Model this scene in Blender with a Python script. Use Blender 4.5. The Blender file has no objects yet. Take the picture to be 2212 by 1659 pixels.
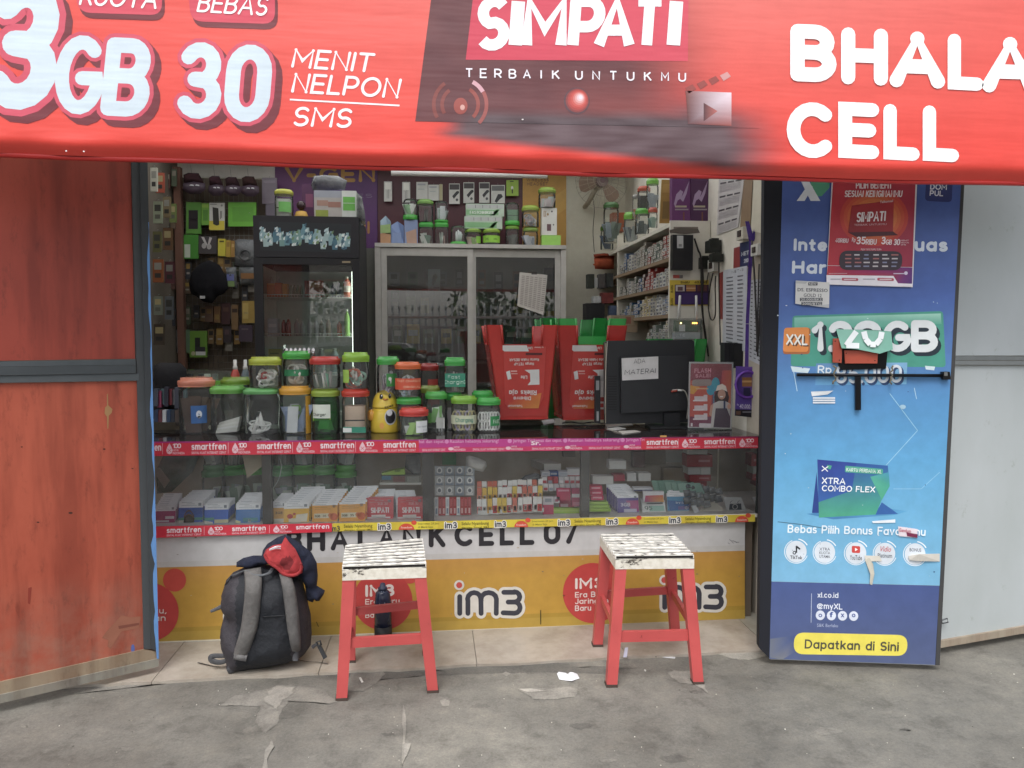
import bpy,math,random
from mathutils import Vector,noise
from mathutils.geometry import delaunay_2d_cdt
random.seed(7)
R=math.radians
scene=bpy.context.scene
coll=scene.collection

# ------------------------------------------------------------------ camera, sky, sun, exposure
F_PX,CU,CV=1597.0,1106.0,829.5          # focal length and centre in photograph units (2212 x 1659)
CAM=Vector((0.0,-3.67,1.45))
YAW,PITCH=R(6.0),R(3.5)
cd=bpy.data.cameras.new('camera'); cam=bpy.data.objects.new('camera',cd); coll.objects.link(cam)
cam.location=CAM; cam.rotation_euler=(R(90)-PITCH,0,-YAW)
cd.sensor_width=36.0; cd.lens=F_PX/2212*36; cd.clip_end=500; cd.clip_start=0.05
scene.camera=cam

world=bpy.data.worlds.new('World'); scene.world=world; world.use_nodes=True
nt=world.node_tree; nt.nodes.clear()
sky=nt.nodes.new('ShaderNodeTexSky'); sky.sky_type='NISHITA'; sky.sun_disc=False
SUN_EL,SUN_AZ=R(58),R(200)                # azimuth clockwise from +Y: high sun behind the camera
sky.sun_elevation=SUN_EL; sky.sun_rotation=SUN_AZ; sky.dust_density=4.0; sky.air_density=1.0
hs=nt.nodes.new('ShaderNodeHueSaturation'); hs.inputs['Saturation'].default_value=0.3
bgn=nt.nodes.new('ShaderNodeBackground'); bgn.inputs['Strength'].default_value=0.15
wo=nt.nodes.new('ShaderNodeOutputWorld')
nt.links.new(sky.outputs[0],hs.inputs['Color']); nt.links.new(hs.outputs[0],bgn.inputs['Color']); nt.links.new(bgn.outputs[0],wo.inputs['Surface'])
sl=bpy.data.lights.new('sun','SUN'); sl.energy=0.8; sl.angle=R(24); sl.color=(1.0,0.98,0.96)
so=bpy.data.objects.new('sun',sl); coll.objects.link(so)
sd=Vector((math.sin(SUN_AZ)*math.cos(SUN_EL),math.cos(SUN_AZ)*math.cos(SUN_EL),math.sin(SUN_EL)))
so.rotation_euler=sd.to_track_quat('Z','Y').to_euler()
vs=scene.view_settings; vs.view_transform='Standard'; vs.look='None'; vs.gamma=1.0; vs.use_curve_mapping=False
vs.exposure=0.7
scene.cycles.max_bounces=10; scene.cycles.transparent_max_bounces=24
scene.cycles.diffuse_bounces=5; scene.cycles.glossy_bounces=4

# ------------------------------------------------------------------ measuring the place from the photograph
FW=Vector((math.sin(YAW)*math.cos(PITCH),math.cos(YAW)*math.cos(PITCH),-math.sin(PITCH)))
RT=Vector((math.cos(YAW),-math.sin(YAW),0.0)); UP=RT.cross(FW)
def ray(u,v): return FW+RT*((u-CU)/F_PX)-UP*((v-CV)/F_PX)
def onY(u,v,Y): d=ray(u,v); return CAM+d*((Y-CAM.y)/d.y)
def onX(u,v,X): d=ray(u,v); return CAM+d*((X-CAM.x)/d.x)
def onZ(u,v,Z): d=ray(u,v); return CAM+d*((Z-CAM.z)/d.z)
def dep(p): return (Vector(p)-CAM).dot(FW)
def plane(p0,n,step=0.0009):
    """A flat face in the place: maps a point seen in the photograph to the face, k steps proud of it."""
    p0=Vector(p0); n=Vector(n).normalized()
    def f(u,v,k=0):
        q=p0+n*(step*k); d=ray(u,v); return CAM+d*((q-CAM).dot(n)/d.dot(n))
    return f
def faceY(Y,step=0.0009): return plane((0,Y,0),(0,-1,0),step)

# ------------------------------------------------------------------ colours and materials
def L(c):
    if isinstance(c,tuple) and len(c) == 4: return c
    if isinstance(c,str):
        c=c.lstrip('#'); c=tuple(int(c[i:i+2],16) for i in (0,2,4))
    def s(x):
        x=x/255.0; return x/12.92 if x <= 0.04045 else ((x+0.055)/1.055) ** 2.4
    r,g,b=s(c[0]),s(c[1]),s(c[2]); y=0.3*r+0.55*g+0.15*b; w=0.12
    return (r+(y-r)*w,g+(y-g)*w,b+(y-b)*w,1.0)
MATS={}
def mat(key):
    if key in MATS: return MATS[key]
    m=bpy.data.materials.new(key); MATS[key]=m; m.use_nodes=True
    n=m.node_tree.nodes; k=m.node_tree.links; n.clear()
    out=n.new('ShaderNodeOutputMaterial')
    at=n.new('ShaderNodeAttribute'); at.attribute_name='Col'
    tc=n.new('ShaderNodeTexCoord')
    def noi(scale,detail=4,rough=0.55,vec=None,stretch=None):
        t=n.new('ShaderNodeTexNoise'); t.inputs['Scale'].default_value=scale; t.inputs['Detail'].default_value=detail; t.inputs['Roughness'].default_value=rough
        if stretch:
            mp=n.new('ShaderNodeMapping'); mp.inputs['Scale'].default_value=stretch; k.new(tc.outputs['Object'],mp.inputs[0]); k.new(mp.outputs[0],t.inputs['Vector'])
        else: k.new(tc.outputs['Object'],t.inputs['Vector'])
        return t
    def ramp(src,stops):
        r=n.new('ShaderNodeValToRGB'); e=r.color_ramp.elements
        while len(e)<len(stops): e.new(0.5)
        for el,(p,c) in zip(e,stops): el.position=p; el.color=c if len(c) == 4 else (*c,1)
        k.new(src,r.inputs[0]); return r
    def mul(a,b,fac=1.0):
        x=n.new('ShaderNodeMix'); x.data_type='RGBA'; x.blend_type='MULTIPLY'; x.inputs[0].default_value=fac
        k.new(a,x.inputs[6]); k.new(b,x.inputs[7]); return x.outputs[2]
    def mix(f,a,b):
        x=n.new('ShaderNodeMix'); x.data_type='RGBA'
        if isinstance(f,float): x.inputs[0].default_value=f
        else: k.new(f,x.inputs[0])
        for s,i in ((a,6),(b,7)):
            if isinstance(s,tuple): x.inputs[i].default_value=s
            else: k.new(s,x.inputs[i])
        return x.outputs[2]
    def bump(src,strength,dist=0.002,prev=None):
        b=n.new('ShaderNodeBump'); b.inputs['Strength'].default_value=strength; b.inputs['Distance'].default_value=dist
        k.new(src,b.inputs['Height'])
        if prev: k.new(prev,b.inputs['Normal'])
        return b.outputs[0]
    if key in ('clear','glass','film','window'):
        tr=n.new('ShaderNodeBsdfTransparent'); gl=n.new('ShaderNodeBsdfGlossy'); df=n.new('ShaderNodeBsdfDiffuse')
        fr=n.new('ShaderNodeFresnel'); fr.inputs[0].default_value={'clear': 1.25,'glass': 1.42,'film': 1.4,'window': 2.2}[key]
        mx=n.new('ShaderNodeMixShader'); m2=n.new('ShaderNodeMixShader')
        k.new(at.outputs['Color'],tr.inputs[0])
        gl.inputs['Roughness'].default_value={'clear': 0.06,'glass': 0.015,'film': 0.16,'window': 0.01}[key]
        df.inputs[0].default_value=(0.75,0.78,0.78,1)
        if key in ('film','clear'):
            t=noi(18 if key == 'film' else 9,3); k.new(bump(t.outputs[0],1.0 if key == 'film' else 0.25,0.01 if key == 'film' else 0.003),gl.inputs['Normal'])
        t2=noi(6,5,0.6)
        hz={'clear': (0.03,0.11),'glass': (0.015,0.08),'film': (0.10,0.34),'window': (0.01,0.05)}[key]
        r2=ramp(t2.outputs[0],[(0.35,(hz[0],)*3),(0.75,(hz[1],)*3)])
        k.new(r2.outputs[0],m2.inputs[0]); k.new(tr.outputs[0],m2.inputs[1]); k.new(df.outputs[0],m2.inputs[2])
        k.new(fr.outputs[0],mx.inputs[0]); k.new(m2.outputs[0],mx.inputs[1]); k.new(gl.outputs[0],mx.inputs[2])
        k.new(mx.outputs[0],out.inputs[0]); return m
    if key == 'lamp':
        e=n.new('ShaderNodeEmission'); e.inputs[1].default_value=5; k.new(at.outputs['Color'],e.inputs[0]); k.new(e.outputs[0],out.inputs[0]); return m
    if key == 'sheeting':
        tl_=n.new('ShaderNodeBsdfTranslucent'); df=n.new('ShaderNodeBsdfDiffuse'); mx=n.new('ShaderNodeMixShader'); mx.inputs[0].default_value=0.9
        k.new(at.outputs['Color'],tl_.inputs[0]); k.new(at.outputs['Color'],df.inputs[0]); k.new(df.outputs[0],mx.inputs[1]); k.new(tl_.outputs[0],mx.inputs[2]); k.new(mx.outputs[0],out.inputs[0]); return m
    b=n.new('ShaderNodeBsdfPrincipled'); k.new(b.outputs[0],out.inputs[0])
    P={'matte': (0.85,0),'satin': (0.5,0),'gloss': (0.18,0),'metal': (0.32,0.9),'chrome': (0.08,1.0),'cloth': (0.95,0),'vinyl': (0.42,0),'print': (0.45,0),
         'wornpaint': (0.5,0),'doorpaint': (0.55,0),'wall': (0.9,0),'concrete': (0.8,0),'tile': (0.3,0),'asphalt': (0.9,0),'leaf': (0.6,0),'aluminium': (0.45,0.3),'counter': (0.06,0),'nylon': (0.7,0),'stoolred': (0.38,0),'whiteleaf': (0.5,0)}[key]
    b.inputs['Roughness'].default_value=P[0]; b.inputs['Metallic'].default_value=P[1]
    col=at.outputs['Color']
    g=lambda a,c: [(a,(1,1,1)),(c,(1,1,1))]
    if key in ('matte','satin','gloss','metal','aluminium','print','chrome'):
        t=noi(14,5,0.6); r=ramp(t.outputs[0],[(0.3,(0.86,0.86,0.85)),(0.7,(1,1,1))]); col=mul(col,r.outputs[0])
        if key in ('matte','metal','aluminium'): k.new(bump(t.outputs[0],0.15,0.002),b.inputs['Normal'])
        if key == 'print':
            t=noi(3.0,3); k.new(bump(t.outputs[0],0.3,0.02),b.inputs['Normal'])
    elif key == 'vinyl':
        t=noi(2.2,4,0.55,stretch=(0.35,1,2.6)); t2=noi(300,1)
        n1=bump(t.outputs[0],0.18,0.05); k.new(bump(t2.outputs[0],0.12,0.001,n1),b.inputs['Normal'])
        t3=noi(5,6,0.7); r=ramp(t3.outputs[0],[(0.35,(0.93,0.92,0.92)),(0.65,(1,1,1))]); col=mul(col,r.outputs[0])
    elif key == 'counter':
        b.inputs['Coat Weight'].default_value=0.6
    elif key in ('cloth','nylon'):
        t=noi(30,6,0.7); r=ramp(t.outputs[0],[(0.3,(0.7,0.7,0.72)),(0.7,(1.1,1.1,1.1))]); col=mul(col,r.outputs[0])
        t2=noi(260,2); n1=bump(t.outputs[0],0.8,0.009); k.new(bump(t2.outputs[0],0.35,0.001,n1),b.inputs['Normal'])
    elif key == 'wornpaint':          # white paint chipped away to nearly black wood
        t=noi(26,8,0.8,stretch=(0.4,1.7,1)); t2=noi(7,3)
        ad=n.new('ShaderNodeMath'); ad.operation='ADD'; k.new(t.outputs[0],ad.inputs[0])
        ml=n.new('ShaderNodeMath'); ml.operation='MULTIPLY'; k.new(t2.outputs[0],ml.inputs[0]); ml.inputs[1].default_value=0.35; k.new(ml.outputs[0],ad.inputs[1])
        r=ramp(ad.outputs[0],[(0.555,(0,0,0)),(0.58,(1,1,1))])
        col=mix(r.outputs[0],(0.07,0.058,0.046,1),col)
        t3=noi(45,4); r3=ramp(t3.outputs[0],[(0.3,(0.8,0.78,0.74)),(0.65,(1,1,1))]); col=mul(col,r3.outputs[0])
        k.new(bump(r.outputs[0],0.6,0.0015),b.inputs['Normal'])
    elif key == 'stoolred':
        t=noi(20,8,0.8); r=ramp(t.outputs[0],[(0.33,(0.16,0.13,0.12)),(0.36,(1,1,1))]); col=mul(col,r.outputs[0])
        t3=noi(5,4); r3=ramp(t3.outputs[0],[(0.3,(0.85,0.8,0.8)),(0.7,(1.05,1.0,1.0))]); col=mul(col,r3.outputs[0])
        k.new(bump(t3.outputs[0],0.3,0.004),b.inputs['Normal'])
    elif key == 'doorpaint':          # faded orange board, grime towards its foot comes from splashes
        t=noi(2.2,7,0.65,stretch=(1,1,0.6)); r=ramp(t.outputs[0],[(0.3,(0.80,0.68,0.66)),(0.55,(1,1,1)),(0.8,(1.06,1.1,1.05))]); col=mul(col,r.outputs[0])
        t2=noi(26,6,0.75,stretch=(1,1,0.35)); r2=ramp(t2.outputs[0],[(0.32,(0.72,0.7,0.7)),(0.45,(1,1,1))]); col=mul(col,r2.outputs[0])
        t5=noi(9,4,0.6,stretch=(1.2,1.2,0.12)); r5=ramp(t5.outputs[0],[(0.38,(0.7,0.64,0.62)),(0.55,(1,1,1))]); col=mul(col,r5.outputs[0])
        sp=n.new('ShaderNodeSeparateXYZ'); k.new(tc.outputs['Object'],sp.inputs[0])
        mr=n.new('ShaderNodeMapRange'); mr.inputs[1].default_value=0.0; mr.inputs[2].default_value=0.5; mr.inputs[3].default_value=0.8; mr.inputs[4].default_value=0.0
        k.new(sp.outputs[2],mr.inputs[0]); t4=noi(5,6,0.7); r4=ramp(t4.outputs[0],[(0.35,(0,0,0)),(0.75,(1,1,1))])
        mm=n.new('ShaderNodeMath'); mm.operation='MULTIPLY'; k.new(mr.outputs[0],mm.inputs[0]); k.new(r4.outputs[0],mm.inputs[1])
        col=mix(mm.outputs[0],col,L('8f8471')); k.new(bump(t2.outputs[0],0.2,0.002),b.inputs['Normal'])
    elif key == 'whiteleaf':
        t=noi(1.6,6,0.6,stretch=(1,1,0.5)); r=ramp(t.outputs[0],[(0.3,(0.86,0.87,0.85)),(0.62,(1,1,1))]); col=mul(col,r.outputs[0])
        t2=noi(7,8,0.8); r2=ramp(t2.outputs[0],[(0.27,(0.62,0.63,0.55)),(0.4,(1,1,1))]); col=mul(col,r2.outputs[0])
    elif key == 'wall':
        t=noi(2.5,8,0.7); r=ramp(t.outputs[0],[(0.3,(0.78,0.76,0.72)),(0.62,(1,1,1))]); col=mul(col,r.outputs[0])
        t2=noi(40,5); k.new(bump(t2.outputs[0],0.3,0.003),b.inputs['Normal'])
    elif key == 'asphalt':
        t=noi(60,6); r=ramp(t.outputs[0],[(0.3,(0.7,0.7,0.7)),(0.7,(1.3,1.3,1.3))]); col=mul(col,r.outputs[0])
    elif key == 'leaf':
        t=noi(3,4); r=ramp(t.outputs[0],[(0.3,(0.5,0.6,0.4)),(0.7,(1.4,1.3,1.2))]); col=mul(col,r.outputs[0])
    elif key == 'tile':
        t=noi(3.2,7,0.7); r=ramp(t.outputs[0],[(0.32,(0.62,0.59,0.54)),(0.6,(1,1,1))]); col=mul(col,r.outputs[0])
        t2=noi(38,6,0.8); r2=ramp(t2.outputs[0],[(0.26,(0.55,0.5,0.45)),(0.34,(1,1,1))]); col=mul(col,r2.outputs[0])
        rr=ramp(t.outputs[0],[(0.3,(0.55,)*3),(0.7,(0.3,)*3)]); k.new(rr.outputs[0],b.inputs['Roughness'])
    elif key == 'concrete':
        t=noi(1.3,9,0.68); r=ramp(t.outputs[0],[(0.3,(0.5,0.49,0.48)),(0.45,(0.8,0.79,0.77)),(0.55,(0.95,0.94,0.92)),(0.7,(1.3,1.28,1.23))]); col=mul(col,r.outputs[0])
        t2=noi(7,8,0.75); r2=ramp(t2.outputs[0],[(0.32,(0.66,0.65,0.64)),(0.48,(0.98,0.98,0.98)),(0.7,(1.22,1.2,1.16))]); col=mul(col,r2.outputs[0])
        t3=noi(120,5,0.8); r3=ramp(t3.outputs[0],[(0.25,(0.7,0.7,0.7)),(0.5,(1,1,1)),(0.78,(1.35,1.35,1.33))]); col=mul(col,r3.outputs[0])
        n1=bump(t2.outputs[0],0.4,0.01); k.new(bump(t3.outputs[0],0.35,0.002,n1),b.inputs['Normal'])
        rr=ramp(t.outputs[0],[(0.3,(0.45,)*3),(0.6,(0.85,)*3)]); k.new(rr.outputs[0],b.inputs['Roughness'])
    k.new(col,b.inputs['Base Color'])
    return m

# ------------------------------------------------------------------ mesh building
GL={}
def glyphs(s,off=0.0,res=2):
    key=(s,off,res)
    if key not in GL:
        c=bpy.data.curves.new('t','FONT'); c.body=s; c.offset=off; c.resolution_u=res; c.fill_mode='FRONT' if hasattr(c,'fill_mode') else c.fill_mode
        o=bpy.data.objects.new('t',c); m=o.to_mesh()
        vs_=[(v.co.x,v.co.y) for v in m.vertices]; fs=[tuple(p.vertices) for p in m.polygons]
        o.to_mesh_clear(); bpy.data.objects.remove(o); bpy.data.curves.remove(c)
        GL[key]=(vs_,fs)
    return GL[key]
_h=glyphs('H'); CAP=max(y for x,y in _h[0])

def arc(cx,cy,rx,ry,a0,a1,n=None):
    n=n or max(3,int(abs(a1-a0)/18)); return [(cx+rx*math.cos(R(a0+(a1-a0)*i/n)),cy+ry*math.sin(R(a0+(a1-a0)*i/n))) for i in range(n+1)]
# single-line alphabet: width and pen strokes, capitals 0..1 high, small letters 0..0.7
X=.7
SF={
 'A': (.8,[[(0,0),(.4,1),(.8,0)],[(.16,.34),(.64,.34)]]),'B': (.62,[[(0,0),(0,1)],[(0,1),(.34,1)]+arc(.34,.76,.24,.24,90,-90)+[(0,.52)],[(.3,.52)]+arc(.34,.26,.28,.26,90,-90)+[(0,0)]]),
 'C': (.74,[arc(.42,.5,.42,.5,48,312,16)]),'D': (.68,[[(0,0),(0,1),(.22,1)]+arc(.24,.5,.44,.5,90,-90,12)+[(0,0)]]),
 'E': (.56,[[(.56,1),(0,1),(0,0),(.56,0)],[(0,.51),(.5,.51)]]),'F': (.54,[[(.54,1),(0,1),(0,0)],[(0,.5),(.48,.5)]]),
 'G': (.76,[arc(.42,.5,.42,.5,48,340,18)+[(.78,.45),(.46,.45)]]),'H': (.66,[[(0,0),(0,1)],[(.66,0),(.66,1)],[(0,.52),(.66,.52)]]),
 'I': (.001,[[(0,0),(0,1)]]),'J': (.42,[[(.42,1),(.42,.25)]+arc(.2,.22,.22,.22,0,-160)]),'K': (.62,[[(0,0),(0,1)],[(.58,1),(.04,.47)],[(.22,.62),(.64,0)]]),
 'L': (.52,[[(0,1),(0,0),(.52,0)]]),'M': (.84,[[(0,0),(0,1),(.42,.36),(.84,1),(.84,0)]]),'N': (.68,[[(0,0),(0,1),(.68,0),(.68,1)]]),
 'O': (.86,[arc(.43,.5,.43,.5,90,450,24)]),'P': (.6,[[(0,0),(0,1),(.32,1)]+arc(.32,.71,.28,.29,90,-90)+[(0,.42)]]),'Q': (.86,[arc(.43,.5,.43,.5,90,450,24),[(.52,.28),(.84,-.04)]]),
 'R': (.62,[[(0,0),(0,1),(.32,1)]+arc(.32,.72,.28,.28,90,-90)+[(0,.44)],[(.3,.44),(.62,0)]]),'S': (.58,[arc(.29,.74,.27,.26,35,250,10)+arc(.29,.26,.29,.26,80,-145,10)]),
 'T': (.64,[[(0,1),(.64,1)],[(.32,1),(.32,0)]]),'U': (.66,[[(0,1),(0,.33)]+arc(.33,.33,.33,.33,180,360,10)+[(.66,1)]]),'V': (.76,[[(0,1),(.38,0),(.76,1)]]),'W': (1.1,[[(0,1),(.27,0),(.55,.9),(.83,0),(1.1,1)]]),
 'X': (.7,[[(0,0),(.7,1)],[(0,1),(.7,0)]]),'Y': (.7,[[(0,1),(.35,.45),(.7,1)],[(.35,.45),(.35,0)]]),'Z': (.64,[[(0,1),(.64,1),(0,0),(.64,0)]]),
 '0': (.62,[arc(.31,.69,.31,.31,0,180,9)+arc(.31,.31,.31,.31,180,360,9)+[(.62,.69)]]),'1': (.26,[[(0,.76),(.26,1),(.26,0)]]),'2': (.6,[arc(.3,.7,.29,.3,160,-25,10)+[(0,0),(.6,0)]]),
 '3': (.58,[arc(.28,.75,.26,.25,150,-80,10)+[(.2,.52)],[(.2,.52),(.3,.52)]+arc(.29,.26,.29,.26,75,-150,10)]),'4': (.66,[[(.5,0),(.5,1),(0,.28),(.66,.28)]]),'5': (.58,[[(.54,1),(.08,1),(.04,.56)]+arc(.28,.31,.3,.31,115,-140,10)]),
 '6': (.6,[arc(.34,.62,.34,.38,60,180,8)+arc(.3,.31,.3,.31,180,530,16)]),'7': (.58,[[(0,1),(.58,1),(.2,0)]]),'8': (.6,[arc(.3,.76,.25,.24,-90,270,14),arc(.3,.27,.3,.26,90,450,16)]),'9': (.6,[arc(.3,.68,.3,.32,0,360,16)+arc(.28,.4,.32,.4,20,-80,8)]),
 'a': (.54,[arc(.27,.34,.27,.34,40,320,12),[(.54,X),(.54,0)]]),'b': (.54,[[(0,1),(0,0)],arc(.27,.34,.27,.34,140,-140,12)]),'c': (.48,[arc(.27,.35,.27,.35,50,310,12)]),'d': (.54,[arc(.27,.34,.27,.34,40,320,12),[(.54,1),(.54,0)]]),
 'e': (.54,[[(.02,.36),(.53,.36)]+arc(.27,.35,.27,.35,0,310,14)]),'f': (.34,[arc(.34,.78,.2,.22,90,180,5)+[(.14,0)],[(0,.64),(.32,.64)]]),'g': (.54,[arc(.27,.34,.27,.34,40,320,12),[(.54,X),(.54,0)]+arc(.27,-.02,.27,.26,0,-140,7)]),
 'h': (.48,[[(0,1),(0,0)],[(0,.4)]+arc(.24,.44,.24,.26,170,0,8)+[(.48,0)]]),'i': (.001,[[(0,X),(0,0)],[(0,.95),(0,1.0)]]),'j': (.15,[[(.15,X),(.15,-.12),(0,-.26)],[(.15,.95),(.15,1.0)]]),'k': (.46,[[(0,1),(0,0)],[(.44,X),(.03,.3)],[(.16,.42),(.46,0)]]),
 'l': (.001,[[(0,1),(0,0)]]),'m': (.84,[[(0,X),(0,0)],[(0,.42)]+arc(.21,.45,.21,.25,170,0,8)+[(.42,0)],[(.42,.42)]+arc(.63,.45,.21,.25,170,0,8)+[(.84,0)]]),'n': (.48,[[(0,X),(0,0)],[(0,.4)]+arc(.24,.44,.24,.26,170,0,8)+[(.48,0)]]),
 'o': (.56,[arc(.28,.35,.28,.35,90,450,16)]),'p': (.54,[[(0,X),(0,-.3)],arc(.27,.34,.27,.34,140,-140,12)]),'q': (.54,[[(.54,X),(.54,-.3)],arc(.27,.34,.27,.34,40,320,12)]),'r': (.3,[[(0,X),(0,0)],[(0,.42)]+arc(.26,.4,.26,.28,160,80,4)]),
 's': (.42,[arc(.21,.52,.19,.17,35,245,8)+arc(.21,.18,.21,.18,75,-145,8)]),'t': (.32,[[(.13,.95),(.13,.18)]+arc(.28,.17,.15,.17,180,270,4),[(0,.66),(.3,.66)]]),'u': (.48,[[(0,X),(0,.26)]+arc(.24,.26,.24,.26,180,360,8)+[(.48,X)],[(.48,.3),(.48,0)]]),
 'v': (.5,[[(0,X),(.25,0),(.5,X)]]),'w': (.76,[[(0,X),(.19,0),(.38,.62),(.57,0),(.76,X)]]),'x': (.46,[[(0,0),(.46,X)],[(0,X),(.46,0)]]),'y': (.5,[[(0,X),(.27,.04)],[(.5,X),(.16,-.3)]]),'z': (.42,[[(0,X),(.42,X),(0,0),(.42,0)]]),
 '.': (.001,[[(0,0),(0,.03)]]),',': (.1,[[(.1,.04),(0,-.14)]]),'!': (.001,[[(0,1),(0,.32)],[(0,0),(0,.02)]]),'-': (.3,[[(0,.4),(.3,.4)]]),'/': (.4,[[(0,-.05),(.4,1.05)]]),' ': (.25,[]),'&': (.6,[[(.6,0),(.1,.7)]+arc(.28,.8,.18,.2,200,-20,6)+[(.05,.3)]+arc(.25,.22,.23,.22,160,360,8)]),'@': (1.0,[arc(.5,.4,.5,.5,320,20,20),arc(.5,.4,.22,.26,0,360,10)]),
 "'": (.001,[[(0,1),(0,.8)]]),'%': (.8,[[(.05,0),(.75,1)],arc(.16,.8,.16,.18,0,360,8),arc(.64,.2,.16,.18,0,360,8)]),
}
class MB:
    def __init__(s,m='satin'):
        s.v=[]; s.f=[]; s.c=[]; s.m=[]; s.sm=[]; s.dm=m
    def face(s,idx,col,m=None,smooth=False):
        s.f.append(tuple(idx)); s.m.append(m or s.dm); s.sm.append(smooth)
        s.c.append(col if isinstance(col,list) else [col]*len(idx))
    def poly(s,pts,col,m=None):
        b=len(s.v); s.v += [Vector(p) for p in pts]
        if isinstance(col,tuple) and len(col) == 4: return s.face(range(b,b+len(pts)),col,m)
        s.face(range(b,b+len(pts)),[L(c) if not (isinstance(c,tuple) and len(c) == 4) else c for c in col] if isinstance(col,list) else L(col),m)
    def frame_box(s,o,a,b,c,col,m=None,skip=()):
        """box from corner o along edge vectors a, b, c"""
        o,a,b,c=Vector(o),Vector(a),Vector(b),Vector(c); k=len(s.v)
        for dz in (0,1):
            for dy in (0,1):
                for dx in (0,1): s.v.append(o+a*dx+b*dy+c*dz)
        q=L(col) if not isinstance(col,dict) else None
        for nm,ix in (('b',(0,2,3,1)),('t',(4,5,7,6)),('f',(0,1,5,4)),('k',(2,6,7,3)),('l',(0,4,6,2)),('r',(1,3,7,5))):
            if nm not in skip: s.face([k+i for i in ix],q or L(col.get(nm,col['*'])),m)
    def box(s,x0,x1,y0,y1,z0,z1,col,m=None,skip=()):
        s.frame_box((x0,y0,z0),(x1-x0,0,0),(0,y1-y0,0),(0,0,z1-z0),col,m,skip)
    def pxbox(s,u0,v0,u1,v1,Y,d,col,m=None):
        a=onY(u0,v1,Y); b=onY(u1,v0,Y); c=onY(u0,v0,Y); e=onY(u1,v1,Y)
        x0,x1=(a.x+c.x)/2,(b.x+e.x)/2; z0,z1=(a.z+e.z)/2,(b.z+c.z)/2
        s.box(x0,x1,Y,Y+d,z0,z1,col,m); return x0,x1,z0,z1
    def lathe(s,prof,cx,cy,cz,col,m=None,n=20,smooth=True,cap=True,sq=0.0,ang=0.0):
        """prof: list of (r, z) or (r, z, colour); sq > 0 squares the plan"""
        base=len(s.v); cols=[]
        for p in prof:
            cc=L(p[2]) if len(p)>2 else L(col); cols.append(cc)
            for i in range(n):
                t=2*math.pi*i/n+ang
                x,y=math.cos(t),math.sin(t)
                if sq: e=(abs(x) ** (2+sq*6)+abs(y) ** (2+sq*6)) ** (-1/(2+sq*6)); x,y=x*e,y*e
                s.v.append(Vector((cx+p[0]*x,cy+p[0]*y,cz+p[1])))
        for j in range(len(prof)-1):
            for i in range(n):
                a=base+j*n+i; b=base+j*n+(i+1) % n
                s.face((a,b,b+n,a+n),cols[j],m,smooth)
        if cap:
            s.face([base+i for i in range(n)][::-1],cols[0],m); t=base+(len(prof)-1)*n
            s.face([t+i for i in range(n)],cols[-1],m)
    def tube(s,pts,r,col,m=None,n=6,closed=False,smooth=True):
        pts=[Vector(p) for p in pts]; base=len(s.v); N=len(pts)
        rr=r if isinstance(r,(list,tuple)) else [r]*N; c=L(col)
        for i,p in enumerate(pts):
            if closed: t=pts[(i+1) % N]-pts[i-1]
            else: t=pts[min(i+1,N-1)]-pts[max(i-1,0)]
            t.normalize() if t.length else None
            a=t.cross(Vector((0.13,0.31,0.94))); a=a.normalized() if a.length>1e-4 else Vector((1,0,0)); b=t.cross(a)
            for j in range(n):
                w=2*math.pi*j/n; s.v.append(p+(a*math.cos(w)+b*math.sin(w))*rr[i])
        for i in range(N if closed else N-1):
            for j in range(n):
                a=base+i*n+j; b=base+i*n+(j+1) % n; k2=((i+1) % N)*n
                s.face((a,b,base+k2+(j+1) % n,base+k2+j),c,m,smooth)
        if not closed:
            s.face([base+j for j in range(n)][::-1],c,m); s.face([base+(N-1)*n+j for j in range(n)],c,m)
    def rod(s,a,b,r,col,m=None,n=8): s.tube([a,b],r,col,m,n)
    def prism(s,pts,d,col,m=None,side=None):
        """pts: 3D outline (front), d: depth vector"""
        d=Vector(d); n=len(pts); b=len(s.v); s.v += [Vector(p) for p in pts]+[Vector(p)+d for p in pts]
        c=L(col); sc=L(side) if side else c
        s.face(range(b,b+n),c,m); s.face([b+n+i for i in range(n)][::-1],sc,m)
        for i in range(n): j=(i+1) % n; s.face((b+j,b+i,b+n+i,b+n+j),sc,m)
    # ---- flat print, on any face function f(u, v, k)
    def pp(s,f,pts,col,k=1,m=None): s.poly([f(u,v,k) for u,v in pts],col,m or 'print')
    def pr(s,f,u0,v0,u1,v1,col,k=1,m=None): s.pp(f,[(u0,v0),(u1,v0),(u1,v1),(u0,v1)],col,k,m)
    def pe(s,f,cu,cv,ru,rv,col,k=1,n=28,m=None,a0=0,a1=360):
        full=a1-a0 >= 360
        pts=[(cu+ru*math.cos(R(a0+(a1-a0)*i/(n if full else n-1))),cv+rv*math.sin(R(a0+(a1-a0)*i/(n if full else n-1)))) for i in range(n)]
        s.pp(f,pts,col,k,m)
    def ring(s,f,cu,cv,r,w,col,k=1,n=28,a0=0,a1=360,ry=None,m=None):
        ry=ry or r; q=ry/r
        for i in range(n):
            t0,t1=R(a0+(a1-a0)*i/n),R(a0+(a1-a0)*(i+1)/n)
            s.pp(f,[(cu+(r-w)*math.cos(t0),cv+(r-w)*q*math.sin(t0)),(cu+r*math.cos(t0),cv+r*q*math.sin(t0)),(cu+r*math.cos(t1),cv+r*q*math.sin(t1)),(cu+(r-w)*math.cos(t1),cv+(r-w)*q*math.sin(t1))],col,k,m)
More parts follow.
